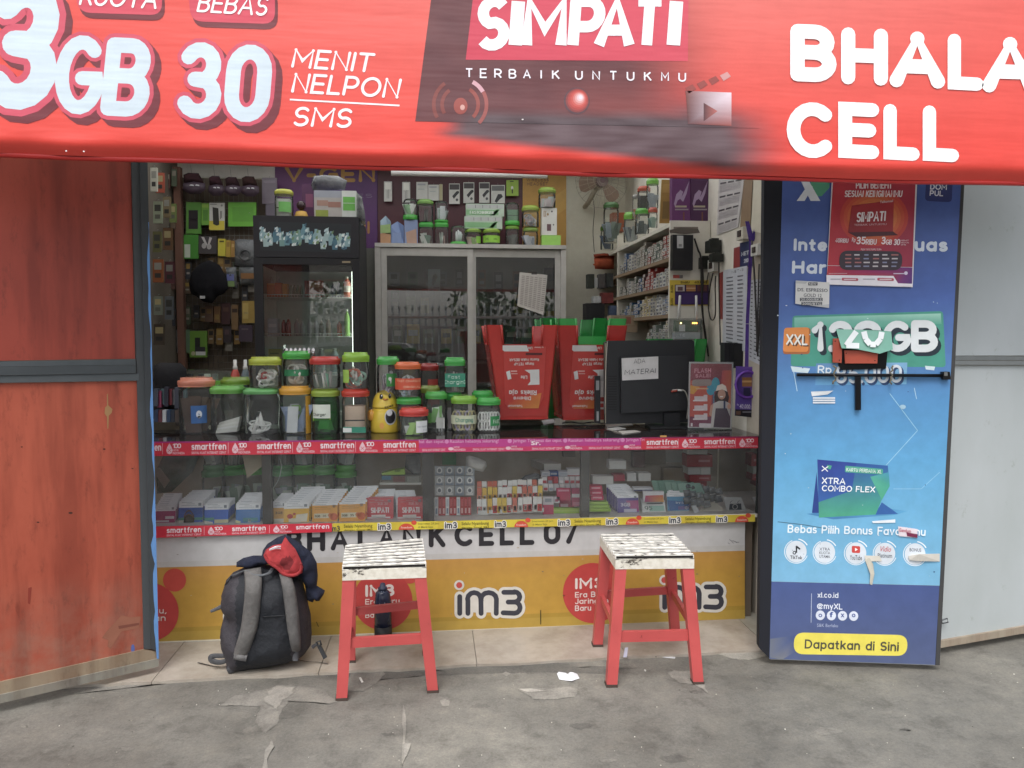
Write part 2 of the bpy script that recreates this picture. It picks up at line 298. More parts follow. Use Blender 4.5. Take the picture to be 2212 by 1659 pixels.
    def rrect(s,f,q,rad,col,k=1,n=5,m=None):
        """q: four corners TL TR BR BL in photo units, rounded by rad"""
        q=[Vector((a,b)) for a,b in q]; out=[]
        for i in range(4):
            p,a,b=q[i],q[i-1],q[(i+1) % 4]
            d1=(a-p).normalized()*rad; d2=(b-p).normalized()*rad
            for j in range(n+1):
                t=j/n; e=(p+d1)*(1-t) ** 2+p*2*t*(1-t)+(p+d2)*t*t; out.append((e.x,e.y))
        s.pp(f,out,col,k,m)
    def stroke(s,f,pts,w,col,k=1,m=None):
        for (a,b),(c,d) in zip(pts,pts[1:]):
            e=Vector((c-a,d-b)); 
            if e.length == 0: continue
            nn=Vector((-e.y,e.x)).normalized()*w/2
            s.pp(f,[(a+nn.x,b+nn.y),(c+nn.x,d+nn.y),(c-nn.x,d-nn.y),(a-nn.x,b-nn.y)],col,k,m)
    def text(s,f,t,bl,br,tl,col,k=1,off=0.0,res=2,m=None,sh=None,fit='cap',raw=False,grad=None):
        """lettering whose baseline runs bl..br and whose capitals reach tl"""
        if off: off=round(off,3)
        vs_,fs=glyphs(t,off,res)
        if not vs_: return
        x0=min(x for x,y in vs_); x1=max(x for x,y in vs_)
        if fit == 'box': y0=min(y for x,y in vs_); y1=max(y for x,y in vs_)
        else: y0,y1=0.0,CAP
        bl,br,tl=Vector(bl),Vector(br),Vector(tl); ax=br-bl; ay=tl-bl
        if sh: bl,ax,ay=bl+Vector(sh),ax,ay
        b=len(s.v)
        cols=[]
        for x,y in vs_:
            q=bl+ax*((x-x0)/(x1-x0))+ay*((y-y0)/(y1-y0)); s.v.append(f(q.x,q.y,k))
            if grad: t2=max(0,min(1,(y-y0)/(y1-y0))); A,B=L(grad[0]),L(grad[1]); w=0.5-0.5*math.cos(t2*7+q.x*0.03); cols.append(tuple(A[i]*(1-w)+B[i]*w for i in range(4)))
        c=L(col)
        for fc in fs: s.face([b+i for i in fc],[cols[i] for i in fc] if grad else c,m or 'print')
    def pen(s,f,t,bl,br,tl,w,col,k=1,m=None,extra=0.0,round_=True,gap=None,sh=None,grad=None):
        """lettering drawn with a round pen of width w (in capital heights); extra widens the pen only (outlines)"""
        gap=w+.12 if gap is None else gap
        x=0; items=[]
        for ch in t:
            wd,st=SF[ch]; items.append((x,st)); x += wd+gap
        tot=x-gap+w
        bl,br,tl=Vector(bl),Vector(br),Vector(tl); ax=(br-bl)/tot; ay=tl-bl
        if sh: bl=bl+Vector(sh)
        H=ay.length; sx_=ax.length/H                      # keep the pen round on paper
        hw=(w/2+extra)
        kk=k
        def put(px_,py_):                                       # glyph space -> photo units
            q=bl+ax*px_+ay*py_; return (q.x,q.y)
        for x0,st in items:
            for pl in st:
                P=[Vector(((x0+a+w/2),(w/2+b*(1-w)))) for a,b in pl]
                Q=[Vector(put(p.x,p.y)) for p in P]; Q=[q for i,q in enumerate(Q) if i == 0 or (q-Q[i-1]).length>1e-4]
                if len(Q)<2: Q=Q+[Q[0]+Vector((0,.01))]
                W_=hw*H*(sx_ ** .5 if sx_<1 else 1); n=len(Q); Lp=[]; Rp=[]
                closed=(Q[0]-Q[-1]).length<.02*H and n>4
                for i in range(n):
                    if closed: d0=(Q[i]-Q[i-1 if i else n-2]); d1=(Q[(i+1) if i<n-1 else 1]-Q[i])
                    else: d0=Q[i]-Q[i-1] if i else Q[1]-Q[0]; d1=Q[i+1]-Q[i] if i<n-1 else d0
                    d0=d0.normalized(); d1=d1.normalized(); n0=Vector((-d0.y,d0.x)); n1_=Vector((-d1.y,d1.x)); mm=n0+n1_
                    if mm.length<.3: mm=n0 
                    mm.normalize(); dt=mm.dot(n1_); sc=min(1/max(dt,.35),1.9) if dt>.62 else (1.0 if round_ else 1.3); Lp.append(Q[i]+mm*W_*sc); Rp.append(Q[i]-mm*W_*sc)
                for i in range(n-1): s.pp(f,[(Lp[i].x,Lp[i].y),(Rp[i].x,Rp[i].y),(Rp[i+1].x,Rp[i+1].y),(Lp[i+1].x,Lp[i+1].y)],col,kk+.03*i,m or 'print')
                kk += .03*n
                for i in range(1,n-1):
                    e0=(Q[i]-Q[i-1]).normalized(); e1=(Q[i+1]-Q[i]).normalized()
                    if e0.dot(e1)<-.05 and round_: s.pe(f,Q[i].x,Q[i].y,W_,W_,col,kk+.02,14,m or 'print')
                if round_ and not closed:
                    for e,d in ((0,Q[0]-Q[1]),(n-1,Q[-1]-Q[-2])):
                        d=d.normalized(); a0=math.atan2(d.y,d.x); pts=[(Q[e].x+W_*math.cos(a0+R(t_)),Q[e].y+W_*math.sin(a0+R(t_))) for t_ in range(-90,91,30)]
                        s.pp(f,pts,col,kk,m or 'print')
                kk += .06
        return kk
    def obj(s,name,parent=None,base=None,smooth=None,solid=0):
        me=bpy.data.meshes.new(name)
        if parent is not None: org=parent['_o'] ; org=Vector(org)
        elif base is not None: org=Vector(base)
        else:
            xs=[v.x for v in s.v]; ys=[v.y for v in s.v]; zs=[v.z for v in s.v]
            org=Vector(((min(xs)+max(xs))/2,(min(ys)+max(ys))/2,min(zs)))
        me.from_pydata([tuple(v-org) for v in s.v],[],s.f)
        ks=[]; 
        for m in s.m:
            if m not in ks: ks.append(m)
        for m in ks: me.materials.append(mat(m))
        ix={m: i for i,m in enumerate(ks)}
        me.polygons.foreach_set('material_index',[ix[m] for m in s.m]); me.polygons.foreach_set('use_smooth',s.sm)
        a=me.color_attributes.new('Col','FLOAT_COLOR','CORNER'); flat=[]
        for fc in s.c:
            for c in fc: flat.extend(c)
        a.data.foreach_set('color',flat); me.update()
        o=bpy.data.objects.new(name,me); coll.objects.link(o)
        if parent is not None: o.parent=parent
        else: o.location=org
        o['_o']=tuple(org)
        if solid:
            md=o.modifiers.new('thickness','SOLIDIFY'); md.thickness=solid; md.offset=0
        return o
ALL=[]
def tag(o,label,cat,group=None,kind=None):
    if label: o['label']=label
    if cat: o['category']=cat
    if group: o['group']=group
    if kind: o['kind']=kind
    return o
def th(name,label,cat,base,group=None):
    o=bpy.data.objects.new(name,None); coll.objects.link(o); o.location=Vector(base); o['_o']=tuple(base)
    o.empty_display_size=0.05
    return tag(o,label,cat,group)
def struct(mb,name,parent=None,base=None):
    o=mb.obj(name,parent,base)
    if parent is None: o['kind']='structure'
    return o
def inflate(mb,outline,Yf,thick,col,m='cloth',step=9,rad=None,nz=0.008,nf=12,back=0.35,cfun=None,f=None):
    """a soft solid thing whose outline is given in photo units at depth Yf"""
    f=f or faceY(Yf); n=len(outline); pts=[Vector(p) for p in outline]
    ctr=[]                                                       # densify the outline
    for i in range(n):
        a,b=pts[i],pts[(i+1) % n]; q=max(1,int((b-a).length/step))
        ctr += [a.lerp(b,j/q) for j in range(q)]
    N=len(ctr)
    us=[p.x for p in ctr]; vs2=[p.y for p in ctr]
    def inside(x,y):
        c=False; j=N-1
        for i in range(N):
            if (vs2[i]>y) != (vs2[j]>y) and x<(us[j]-us[i])*(y-vs2[i])/(vs2[j]-vs2[i])+us[i]: c=not c
            j=i
        return c
    def dist(x,y):
        d=1e9
        for i in range(N):
            a,b=ctr[i],ctr[(i+1) % N]; ab=b-a; t=max(0,min(1,((x-a.x)*ab.x+(y-a.y)*ab.y)/max(ab.length_squared,1e-9)))
            d=min(d,math.hypot(x-a.x-ab.x*t,y-a.y-ab.y*t))
        return d
    P=list(ctr); y=min(vs2)+step/2; row=0
    while y<max(vs2):
        x=min(us)+(step/2 if row % 2 else 0)
        while x<max(us):
            if inside(x,y) and dist(x,y)>step*0.45: P.append(Vector((x,y)))
            x += step
        y += step*0.87; row += 1
    res=delaunay_2d_cdt(P,[],[list(range(N))],1,1e-4)
    V2,F2=res[0],res[2]
    D=[dist(p.x,p.y) for p in V2]; rad=rad or max(D)
    b=len(mb.v); edge={}
    for p,d in zip(V2,D):
        h=math.sqrt(max(0,1-(1-min(d/rad,1)) ** 2)); q=f(p.x,p.y)
        w=noise.fractal(q*nf,1.0,2.0,4)*nz*min(1,d/rad*3)
        mb.v.append(q+Vector((0,-thick*h-w,0)))
    nb=len(V2)
    for p,d in zip(V2,D):
        h=math.sqrt(max(0,1-(1-min(d/rad,1)) ** 2)); mb.v.append(f(p.x,p.y)+Vector((0,thick*back*h+(0.0015 if d<0.5 else 0),0)))
    for fc in F2:
        cu=sum(V2[i].x for i in fc)/3; cv_=sum(V2[i].y for i in fc)/3
        c=L(cfun(cu,cv_) if cfun else col)
        mb.face([b+i for i in fc][::-1],c,m,True); mb.face([b+nb+i for i in fc],c,m,True)
    return lambda u,v: thick*math.sqrt(max(0,1-(1-min((dist(u,v) if inside(u,v) else 0)/rad,1)) ** 2))
def copy_tree(o,loc,label=None,group=None):
    c=o.copy(); coll.objects.link(c); c.location=Vector(loc); c['_o']=tuple(loc)
    if label: c['label']=label
    if group: c['group']=group
    for ch in [x for x in bpy.data.objects if x.parent == o]:
        d=ch.copy(); coll.objects.link(d); d.parent=c
        for g in [x for x in bpy.data.objects if x.parent == ch]:
            e=g.copy(); coll.objects.link(e); e.parent=d
    return c
def bez(pts,n=6):
    """smooth path through points (Catmull-Rom)"""
    P=[Vector(p) for p in pts]; out=[]
    for i in range(len(P)-1):
        a,b,c,d=P[max(i-1,0)],P[i],P[i+1],P[min(i+2,len(P)-1)]
        for j in range(n):
            t=j/n; out.append(0.5*((2*b)+(c-a)*t+(2*a-5*b+4*c-d)*t*t+(3*b-a-3*c+d)*t ** 3))
    out.append(P[-1]); return out
rnd=random.Random(11)
U=rnd.uniform
# ================================================================== THE SETTING
XR,XS,XL,YB=1.677,1.426,-2.093,2.78      # side wall, shelf edge, far side wall, back wall
g=MB('concrete'); g.box(-60,60,-6.0,9,-0.30,-0.012,'73716b'); ground=struct(g,'ground')
g=MB('asphalt'); g.box(-60,60,-70,-6.02,-0.5,-0.13,'4a4a49'); struct(g,'road')
g=MB('concrete'); g.box(-60,60,-6.02,-6.14,-0.4,-0.0,'8f8c84'); struct(g,'kerb')
g=MB('matte'); g.box(-2.5,2.4,-0.05,0.4,-0.3,-0.006,'77736a'); apron=struct(g,'tiled_apron',base=(0,0,0))
def tile(x0,x1,y0,y1,wob=None):
    t=MB('tile'); c=(166+rnd.randint(-5,5),160,148)
    if wob:
        pts=[(x0,y1,0),(x0,wob(x0),0)]+[(x0+(x1-x0)*i/12,wob(x0+(x1-x0)*i/12),0) for i in range(1,12)]+[(x1,wob(x1),0),(x1,y1,0)]
        t.prism(pts,(0,0,-0.02),c)
    else: t.box(x0,x1,y0,y1,-0.02,0,c)
    t.obj('tile',apron)
def edge(x): return-0.475+0.035*(x+1.2)/2.7+0.012*noise.noise(Vector((x*4,0,0)))+(0.012*noise.noise(Vector((x*17,3,0))))
for i in range(7):
    x=-2.58+0.69*i; tile(x+0.0015,x+0.6885,0,0,edge) if False else None
    t0,t1=x+0.0015,x+0.6885
    tile(t0,t1,-0.06,0.02,edge)
# pale repair patches and spilled mortar on the concrete, each a thin skin of its own
fg=plane((0,0,-0.012),(0,0,1))
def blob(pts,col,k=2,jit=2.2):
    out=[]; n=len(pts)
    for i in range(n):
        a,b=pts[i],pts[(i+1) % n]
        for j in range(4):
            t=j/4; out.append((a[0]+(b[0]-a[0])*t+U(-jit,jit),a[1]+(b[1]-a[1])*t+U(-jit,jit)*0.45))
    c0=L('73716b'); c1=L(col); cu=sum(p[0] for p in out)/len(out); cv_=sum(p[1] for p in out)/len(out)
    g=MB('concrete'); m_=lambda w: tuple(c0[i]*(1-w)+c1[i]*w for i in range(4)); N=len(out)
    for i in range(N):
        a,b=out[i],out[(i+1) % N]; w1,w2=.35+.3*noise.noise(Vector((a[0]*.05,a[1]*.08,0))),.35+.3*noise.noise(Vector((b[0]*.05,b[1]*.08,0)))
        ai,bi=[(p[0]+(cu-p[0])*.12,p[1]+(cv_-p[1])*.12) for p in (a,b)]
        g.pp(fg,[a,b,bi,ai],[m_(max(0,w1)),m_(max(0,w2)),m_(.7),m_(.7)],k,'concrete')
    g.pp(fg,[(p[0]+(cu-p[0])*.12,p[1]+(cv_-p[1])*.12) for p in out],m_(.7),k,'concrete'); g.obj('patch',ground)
Z1=lambda x,y: (305+.3064*x,1118+.3064*y); Z2=lambda x,y: (948.8+.337*x,1118+.337*y)
blob([Z1(555,1325),Z1(660,1255),Z1(870,1215),Z1(1010,1180),Z1(1100,1185),Z1(1280,1215),Z1(1380,1300),Z1(1330,1312),Z1(1150,1298),Z1(1040,1292),Z1(985,1370),Z1(960,1460),Z1(870,1520),Z1(800,1440),Z1(840,1330),Z1(700,1325)],'908d86',2)
blob([Z1(900,1220),Z1(960,1185),Z1(1095,1190),Z1(1060,1250),Z1(990,1290),Z1(950,1350),Z1(905,1320),Z1(860,1300),Z1(880,1260)],'aaa69e',4,3.5)
blob([(588,1598),(574,1618),(566,1659),(572,1700),(581,1700),(576,1640),(592,1612)],'95928b',3,1.5)
blob([Z1(1440,1165),Z1(1500,1080),Z1(1700,1060),Z1(1720,1100),Z1(1640,1180),Z1(1560,1220),Z1(1460,1225)],'85837d',2)
blob([Z2(500,1100),Z2(560,1095),Z2(720,1095),Z2(840,1080),Z2(890,1100),Z2(870,1150),Z2(720,1165),Z2(600,1165),Z2(560,1130)],'8f8c85',2)
blob([Z2(505,1098),Z2(600,1095),Z2(690,1110),Z2(560,1118)],'b4b0a8',4,1)
blob([Z2(1455,995),Z2(1500,980),Z2(1620,985),Z2(1690,1050),Z2(1730,1130),Z2(1640,1070),Z2(1540,1060),Z2(1500,1030)],'98958e',2)
blob([Z2(1750,865),Z2(1900,850),Z2(2110,850),Z2(2090,890),Z2(1990,915),Z2(1870,905)],'a29f97',2)
blob([Z1(2105,1290),Z1(2140,1275),Z1(2180,1295),Z1(2170,1330),Z1(2120,1330)],'8f8c85',2,1)
blob([Z2(400,1000),Z2(430,988),Z2(458,1000),Z2(430,1018)],'8f8c85',2,1)
blob([Z1(1850,1310),Z1(1870,1400),Z1(1860,1640),Z1(1840,1760),Z1(1832,1760),Z1(1848,1500),Z1(1838,1400)],'8f8c85',2,1.2)
blob([Z1(1850,1590),Z1(1900,1590),Z1(1880,1660),Z1(1850,1720)],'98958e',4,1.2)
blob([(150,1487),(240,1474),(420,1452),(700,1428),(1000,1410),(1300,1394),(1560,1384),(1560,1392),(1330,1402),(1000,1423),(900,1431),(700,1440),(500,1462),(330,1478),(160,1500)],'84817b',1,3)
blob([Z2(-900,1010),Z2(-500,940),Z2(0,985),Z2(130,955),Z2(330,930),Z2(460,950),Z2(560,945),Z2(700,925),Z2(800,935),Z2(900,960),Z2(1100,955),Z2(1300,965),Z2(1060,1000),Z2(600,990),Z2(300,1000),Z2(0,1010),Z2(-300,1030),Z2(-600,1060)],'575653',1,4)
for i in range(16):
    cu,cv_=U(0,2212),U(1470,1650); a=U(8,40); n_=7; pts=[(cu+a*U(.6,1.2)*math.cos(6.28*j/n_),cv_+a*.28*U(.6,1.2)*math.sin(6.28*j/n_)) for j in range(n_)]
    blob(pts,rnd.choice(['7e7b74','62605c','66645f','827f78','5e5c58']),.6+i*.04,3)
# building shell
g=MB('wall'); g.box(XL-.15,XR+.15,YB,YB+.15,-0.01,3.0,'dedbca'); struct(g,'back_wall')
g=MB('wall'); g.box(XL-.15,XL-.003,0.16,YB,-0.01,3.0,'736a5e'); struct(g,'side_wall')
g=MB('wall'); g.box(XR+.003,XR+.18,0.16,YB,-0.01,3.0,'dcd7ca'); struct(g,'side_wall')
g=MB('wall'); g.box(XL-.15,XR+.18,-0.0,.18,2.95,3.1,'c9c6bb'); g.box(XL-.15,XR+.18,2.35,YB+.15,2.95,3.1,'c9c6bb'); struct(g,'ceiling')
g=MB('sheeting'); g.poly([(XL-.15,.17,3.02),(XR+.18,.17,3.02),(XR+.18,2.36,3.02),(XL-.15,2.36,3.02)],'fbfbf8'); struct(g,'added_light_panel')  # unseen translucent panel added to bring daylight into the dark interior
g=MB('tile'); g.box(XL,XR,0.42,YB-.002,-0.2,-0.004,'d0c9b6'); struct(g,'shop_floor')
g=MB('wall'); g.box(XL-.15,XR+.18,0.0,0.155,2.75,2.948,'b9b3a6'); g.box(XR+.003,XR+.18,0.0,0.158,-0.01,2.748,'b7ae9e'); g.box(-7,XL-.005,0.0,0.15,-0.01,3.1,'a9a294'); g.box(XR+.183,8,0.0,0.15,-0.01,3.1,'b7ae9e')
struct(g,'front_wall')
g=MB('sheeting')  # unseen awning made translucent so more daylight reaches the interior
for i in range(130):
    x=-6+.1*i; za,zb=2.95+.012*(i % 2),2.95+.012*((i+1) % 2)
    g.poly([(x,-1.04,za),(x+.1,-1.04,zb),(x+.1,-0.003,zb+.1),(x,-0.003,za+.1)],'fafbf8')
struct(g,'unseen_awning_roof')

# ================================================================== TOP SIGN
YS=-1.05
fs=faceY(YS,.0003)
sign=th('shop_sign','wide red vinyl shop banner stretched across the top under the awning','banner',(0.4,YS,2.06))
b=MB('vinyl')
def ban_low(u): return 325+65*(u/2212)+4.5*math.sin(math.pi*max(0,min(1,u/2212)))+1.2*math.sin(u/93.0)
def mixc(a,b,w): w=max(0,min(1,w)); return tuple(a[i]*(1-w)+b[i]*w for i in range(4))
def sst(a,b,x): x=max(0.0,min(1.0,(x-a)/(b-a))); return x*x*(3-2*x)
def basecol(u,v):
    lo=ban_low(u); t=(v-lo)/(-330-lo); w=max(0,min(1,(t*660-60)/420))*math.exp(-((u-1500)/950) ** 2)*0.75; return mixc(L('ee3826'),L('ee8a80'),w)  # paler pink towards the top middle is glare painted into the sheet
def blockcol(u,v):
    c=mixc(L('633237'),L('6e3a3d'),noise.noise(Vector((u*.02,v*.02,0)))+.5)
    c=mixc(c,L('a04640'),math.exp(-((u-1330)/120) ** 2-((v-250)/60) ** 2)*.6)
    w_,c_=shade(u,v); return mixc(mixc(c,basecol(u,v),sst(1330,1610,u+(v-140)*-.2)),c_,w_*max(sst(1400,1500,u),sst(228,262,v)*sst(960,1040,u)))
def shade(u,v):                                        # the printed dark floor under the picture
    top=268+(u-925)*.022; bot=291+(u-925)*.118
    w=sst(920,985,u)*(1-sst(1570,1745,u+abs(v-320)*.5))*max(sst(-4,22,v-top),sst(935,1010,u))*(1-sst(-12,8,v-bot))*sst(-80,-14,v-top)
    c=mixc(L('493a40'),L('66595f'),.5+noise.noise(Vector((u*.012,v*.07,2)))); return w*.97,c
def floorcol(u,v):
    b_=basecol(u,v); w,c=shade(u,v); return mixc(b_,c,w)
NU,NV=230,80
for j in range(NV+1):
    for i in range(NU+1):
        u=-260+(2780)*i/NU; t=j/NV; lo=ban_low(u); v=lo+(-330-lo)*t
        q=fs(u,v); hem=math.exp(-((t)/0.06) ** 2)
        q.y += 0.006*math.sin(u/60.0+3*math.sin(u/190))*math.exp(-t*9)*sst(.075,.02,t)+0.035*max(0,0.03-t)/0.03
        b.v.append(q)
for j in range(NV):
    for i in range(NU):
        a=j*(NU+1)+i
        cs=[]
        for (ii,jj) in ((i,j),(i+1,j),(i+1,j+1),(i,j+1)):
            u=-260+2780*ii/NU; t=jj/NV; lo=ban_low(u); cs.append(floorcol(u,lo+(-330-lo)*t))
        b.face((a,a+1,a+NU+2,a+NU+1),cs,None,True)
pnl=b.obj('banner_sheet',sign)
b=MB('matte'); b.poly([fs(u,v)+Vector((0,.04,0)) for u,v in ((-260,-330),(2520,-330),(2520,ban_low(2212)-8),(1106,ban_low(1106)-8),(-260,ban_low(0)-8))],'c9c7c2'); b.obj('backing',sign)
for u,v in ((143,326),(181,327),(1129,258),(1930,516/2.2)): b=MB('matte'); b.pe(fs,u,v,2.2,1.6,'f0e6e4',12,8,'matte'); b.obj('speck',sign)
b=MB('vinyl'); b.tube([fs(-260+2780*i/60,ban_low(-260+2780*i/60)+1.5)+Vector((0,0.045,0)) for i in range(61)],0.010,'d11d16'); b.obj('hem',sign)
b=MB('metal'); b.frame_box((-1.5,YS+0.055,2.088),(1.4,0,0.0),(0,0.03,0),(0,0,0.03),'d8d4cd'); b.obj('rail',sign)
b=MB('metal'); b.box(-1.9,4.0,YS+0.02,YS+0.06,2.92,2.97,'6f7276'); b.obj('frame',sign)
pr=MB('vinyl')
K=3
def big(t,bl,br,tl,w=0.21):
    for i,c in enumerate(('7a2632','7a2632','7a2632','842a38')): pr.pen(fs,t,bl,br,tl,w,c,K+i*.8,'vinyl',extra=.075,sh=(14-4*i,15-4.3*i))
    pr.pen(fs,t,bl,br,tl,w,'d94560',K+4,'vinyl',extra=.075); pr.pen(fs,t,bl,br,tl,w,'cfe0ec',K+5,'vinyl',extra=.012)
big('3',(-42,238),(104,243),(-8,-46),0.22)
big('G',(117,249),(209,252),(131,71)); big('B',(219,251),(313,256),(237,78))
big('3',(380,257),(470,260),(392,88)); big('0',(484,264),(574,268),(498,92))
for q,s_ in (([(160,-30),(350,-30),(350,33),(170,27)],'KUOTA'),([(406,-30),(594,-30),(594,52),(412,46)],'BEBAS')):
    pr.rrect(fs,[(a+6,c+12) for a,c in q],26,'76202c',K,m='vinyl'); pr.rrect(fs,q,26,'dc3c55',K+1,m='vinyl')
pr.pen(fs,'KUOTA',(170,11),(337,20),(180,-34),.13,'ffffff',K+4,'vinyl')
pr.pen(fs,'BEBAS',(424,26),(574,35),(434,-16),.13,'ffffff',K+4,'vinyl')
pr.pen(fs,'MENIT',(628,146),(803,157),(637,104),.145,'fdf3f8',K,'vinyl')
pr.pen(fs,'NELPON',(628,200),(860,213),(637,157),.145,'fdf3f8',K,'vinyl')
pr.stroke(fs,[(626,215),(863,228)],3.6,'fdf3f8',K,m='vinyl')
pr.pen(fs,'SMS',(630,272.5),(757,277),(639,230),.145,'fdf3f8',K,'vinyl')
# dark print block with its fade to red
G1='7d3b3c'
def grid(fc,uf,v0,v1,nu,nv,k):
    b0=len(pr.v)
    for j in range(nv+1):
        for i in range(nu+1):
            t=j/nv; v=v0+(v1-v0)*t; u=uf(i/nu,v); vv=v+(u-900)*.02*t; pr.v.append(fs(u,vv,k))
    for j in range(nv):
        for i in range(nu):
            a=b0+j*(nu+1)+i; cs=[]
            for ii,jj in ((i,j),(i+1,j),(i+1,j+1),(i,j+1)):
                t=jj/nv; v=v0+(v1-v0)*t; u=uf(ii/nu,v); cs.append(fc(u,v+(u-900)*.02*t))
            pr.face((a,a+1,a+nu+2,a+nu+1),cs,'vinyl')
grid(blockcol,lambda s_,v: (931-34*v/262.)+s_*(1640-(931-34*v/262.)),-330,262,60,50,K)
pr.pp(fs,[(1060,-330),(1490,-330),(1486,132),(1006,129)],['e3415c','e4596a','dc4459','d63350'],K+2,'vinyl')
for ch,u0,u1 in (('S',1026,1096),('I',1096,1128),('M',1126,1221),('P',1226,1300),('A',1283,1368),('T',1362,1430),('I',1438,1469)):
    pr.pen(fs,ch,(u0,112),(u1,112),(u0+9,-12),.235,'f4faff',K+5+1.5*(ch in 'IA'),'vinyl',round_=False)
x=1005
for w,st in (('TERBAIK',1005),('UNTUKMU',1242)):
    for i,ch in enumerate(w):
        u=st+i*(31.2 if st<1100 else 37.2); wd=17 if ch != 'I' else 4; v=168+9*(u-1005)/480
        pr.pen(fs,ch,(u+(6 if ch == 'I' else 0),v),(u+wd+(6 if ch == 'I' else 0),v+.3),(u+(6 if ch == 'I' else 0),v-21),.16,'f6f1fa',K+5,'vinyl',round_=False)
pr.pe(fs,995,229,15,18,'a2483f',K+2,m='vinyl'); pr.pe(fs,999,232,5,6,'d9a49a',K+3,m='vinyl')
for rr,c in ((42,'9c4a42'),(60,'a4544f')):
    pr.ring(fs,995,226,rr,8,c,K+2,14,-60,45,m='vinyl'); pr.ring(fs,993,226,rr,8,'8a423c',K+2,14,150,235,m='vinyl')
pr.ring(fs,995,226,60,9,'e0a9b4',K+3,8,-62,-30,m='vinyl')
for i in range(9):
    t=i/8; A=L('5c3b42'); 
    pr.pe(fs,1246+8*t,218-8*t,28*(1-t*.85),29*(1-t*.85),['5f4048','8d3d3c','b03f3a','c4443d','d0544c','d97a74','e3a09e','edc6cc','f2dde6'][i],K+2+i*0.4,m='vinyl')
pr.pp(fs,[(1482,208),(1480,196),(1580,200),(1580,272),(1486,268)],['7b4540','8b4741','efdbe6','a4524c','684044'],K+3,'vinyl')
pr.pp(fs,[(1520,222),(1550,240),(1520,262)],['5b3a3f','c06a63','5b3a3f'],K+4,'vinyl')
for i in range(4): pr.pp(fs,[(1480+i*25,190-i*9),(1496+i*25,182-i*9),(1504+i*25,192-i*9),(1488+i*25,202-i*9)],'a04a44' if i<3 else 'd99a98',K+3,'vinyl')
# shop name
for ch,u0,u1,vt,vb in (('B',1708,1806,50,176),('H',1818,1917,57,183),('A',1922,2041,65,189),('L',2049,2123,70,195),('A',2122,2242,77,200),('N',2252,2360,84,210),('K',2372,2475,90,216)):
    pr.pen(fs,ch,(u0,vb),(u1,vb+4),(u0,vt),.265,'ffffff',K+6,'vinyl')
for ch,u0,u1,vt,vb in (('C',1701,1800,217,341),('E',1812,1898,218,342),('L',1910,1985,222,346),('L',1995,2070,225,349)):
    pr.pen(fs,ch,(u0,vb),(u1,vb+4),(u0,vt),.265,'ffffff',K+6,'vinyl')
pr.obj('lettering',sign)

# ================================================================== ORANGE FOLDING DOOR
A=onZ(343,1440,.02); B=onZ(0,1520,.02); dd=(B-A); dd.z=0; dd.normalize(); nn=Vector((dd.y,-dd.x,0)); nn=nn if nn.y<0 else-nn
fd=plane(A,nn)
door=th('folding_door','weathered orange board door leaf in a black steel frame, hinged open','door',(A.x,A.y,0))
def slab(mb,f,quad,d,col,k=0,m=None,side=None):
    mb.prism([f(u,v,k) for u,v in quad],nn*-d if f is fd else d,col,m,side)
o_=MB('doorpaint'); slab(o_,fd,[(-260,250),(281,280),(292,775),(-260,783)],.012,'98341f'); o_.obj('board',door)  # upper board darker: the shade higher up is put into its red
o_=MB('doorpaint'); slab(o_,fd,[(-260,832),(301,823),(310,1402),(-260,1530)],.012,'b04c2e')
o_.obj('board',door)
o_=MB('matte'); slab(o_,fd,[(-260,785),(293,776),(293,788),(-260,796)],.02,'4b5155',14); slab(o_,fd,[(-260,796.5),(293,788.5),(293,806),(-260,815)],.02,'41474b',20); slab(o_,fd,[(-260,815.5),(300,806.5),(300,822),(-260,831)],.02,'50565a',14); o_.obj('middle_rail',door)
o_=MB('doorpaint'); slab(o_,fd,[(-260,1532),(312,1403),(343,1408),(343,1422),(-260,1560)],.03,'98866b',10); slab(o_,fd,[(-260,1561),(343,1423),(343,1440),(-260,1580)],.035,'84847a',20); o_.obj('bottom_rail',door)
o_=MB('matte'); slab(o_,fd,[(282,280),(300,280),(326,1402),(311,1402)],.03,'43474a',12); slab(o_,fd,[(300.5,280),(317,280),(343,1407),(326.5,1402)],.04,'3a3e42',22); o_.obj('stile',door)
o_=MB('matte')                                     # old blue paint left along the outer edge
for i in range(46):
    v=480+i*20.5; w=max(0,7*(0.55+noise.noise(Vector((v*.013,0,1))))+(6 if v>1080 else 0)*(.6+noise.noise(Vector((v*.03,2,1))))); ue=317+26*(v-280)/1127.
    v2=v+20.5; w2=max(0,7*(0.55+noise.noise(Vector((v2*.013,0,1))))+(6 if v2>1080 else 0)*(.6+noise.noise(Vector((v2*.03,2,1))))); ue2=317+26*(v2-280)/1127.
    o_.pp(fd,[(ue-w,v),(ue,v),(ue2,v2),(ue2-w2,v2)],'5b8fcc',23.5,'matte')
o_.obj('paint',door)
o_=MB('matte')
o_.pp(fd,[(231,852),(233,850),(234,876),(243,884),(241,892),(235,898),(234,926),(232,926),(231,900),(226,893),(227,880),(231,877)],'a07848',1,'matte')
zz=lambda x,y: (x*.469,881+.469*y)
o_.pp(fd,[zz(490,1030),zz(560,955),zz(600,965),zz(650,960),zz(640,1015),zz(560,1030),zz(510,1110),zz(495,1100),zz(500,1070),zz(470,1060)],'965a42',1,'matte')
o_.pp(fd,[zz(545,1005),zz(640,990),zz(640,1000),zz(548,1018)],'7a4030',2,'matte')
for (a,c,r_) in ((325,484,6),(175,527,4),(100,180,3),(610,280,3),(480,190,4)): o_.pe(fd,*zz(a,c),r_*.8,r_*.4,'4a2418',1,8,'matte')
o_.pp(fd,[zz(130,830),zz(146,825),zz(138,905),zz(128,900)],'8f2f1c',1,'matte'); o_.pe(fd,*zz(612,1110),4,10,'5262a5',1,9,'matte')
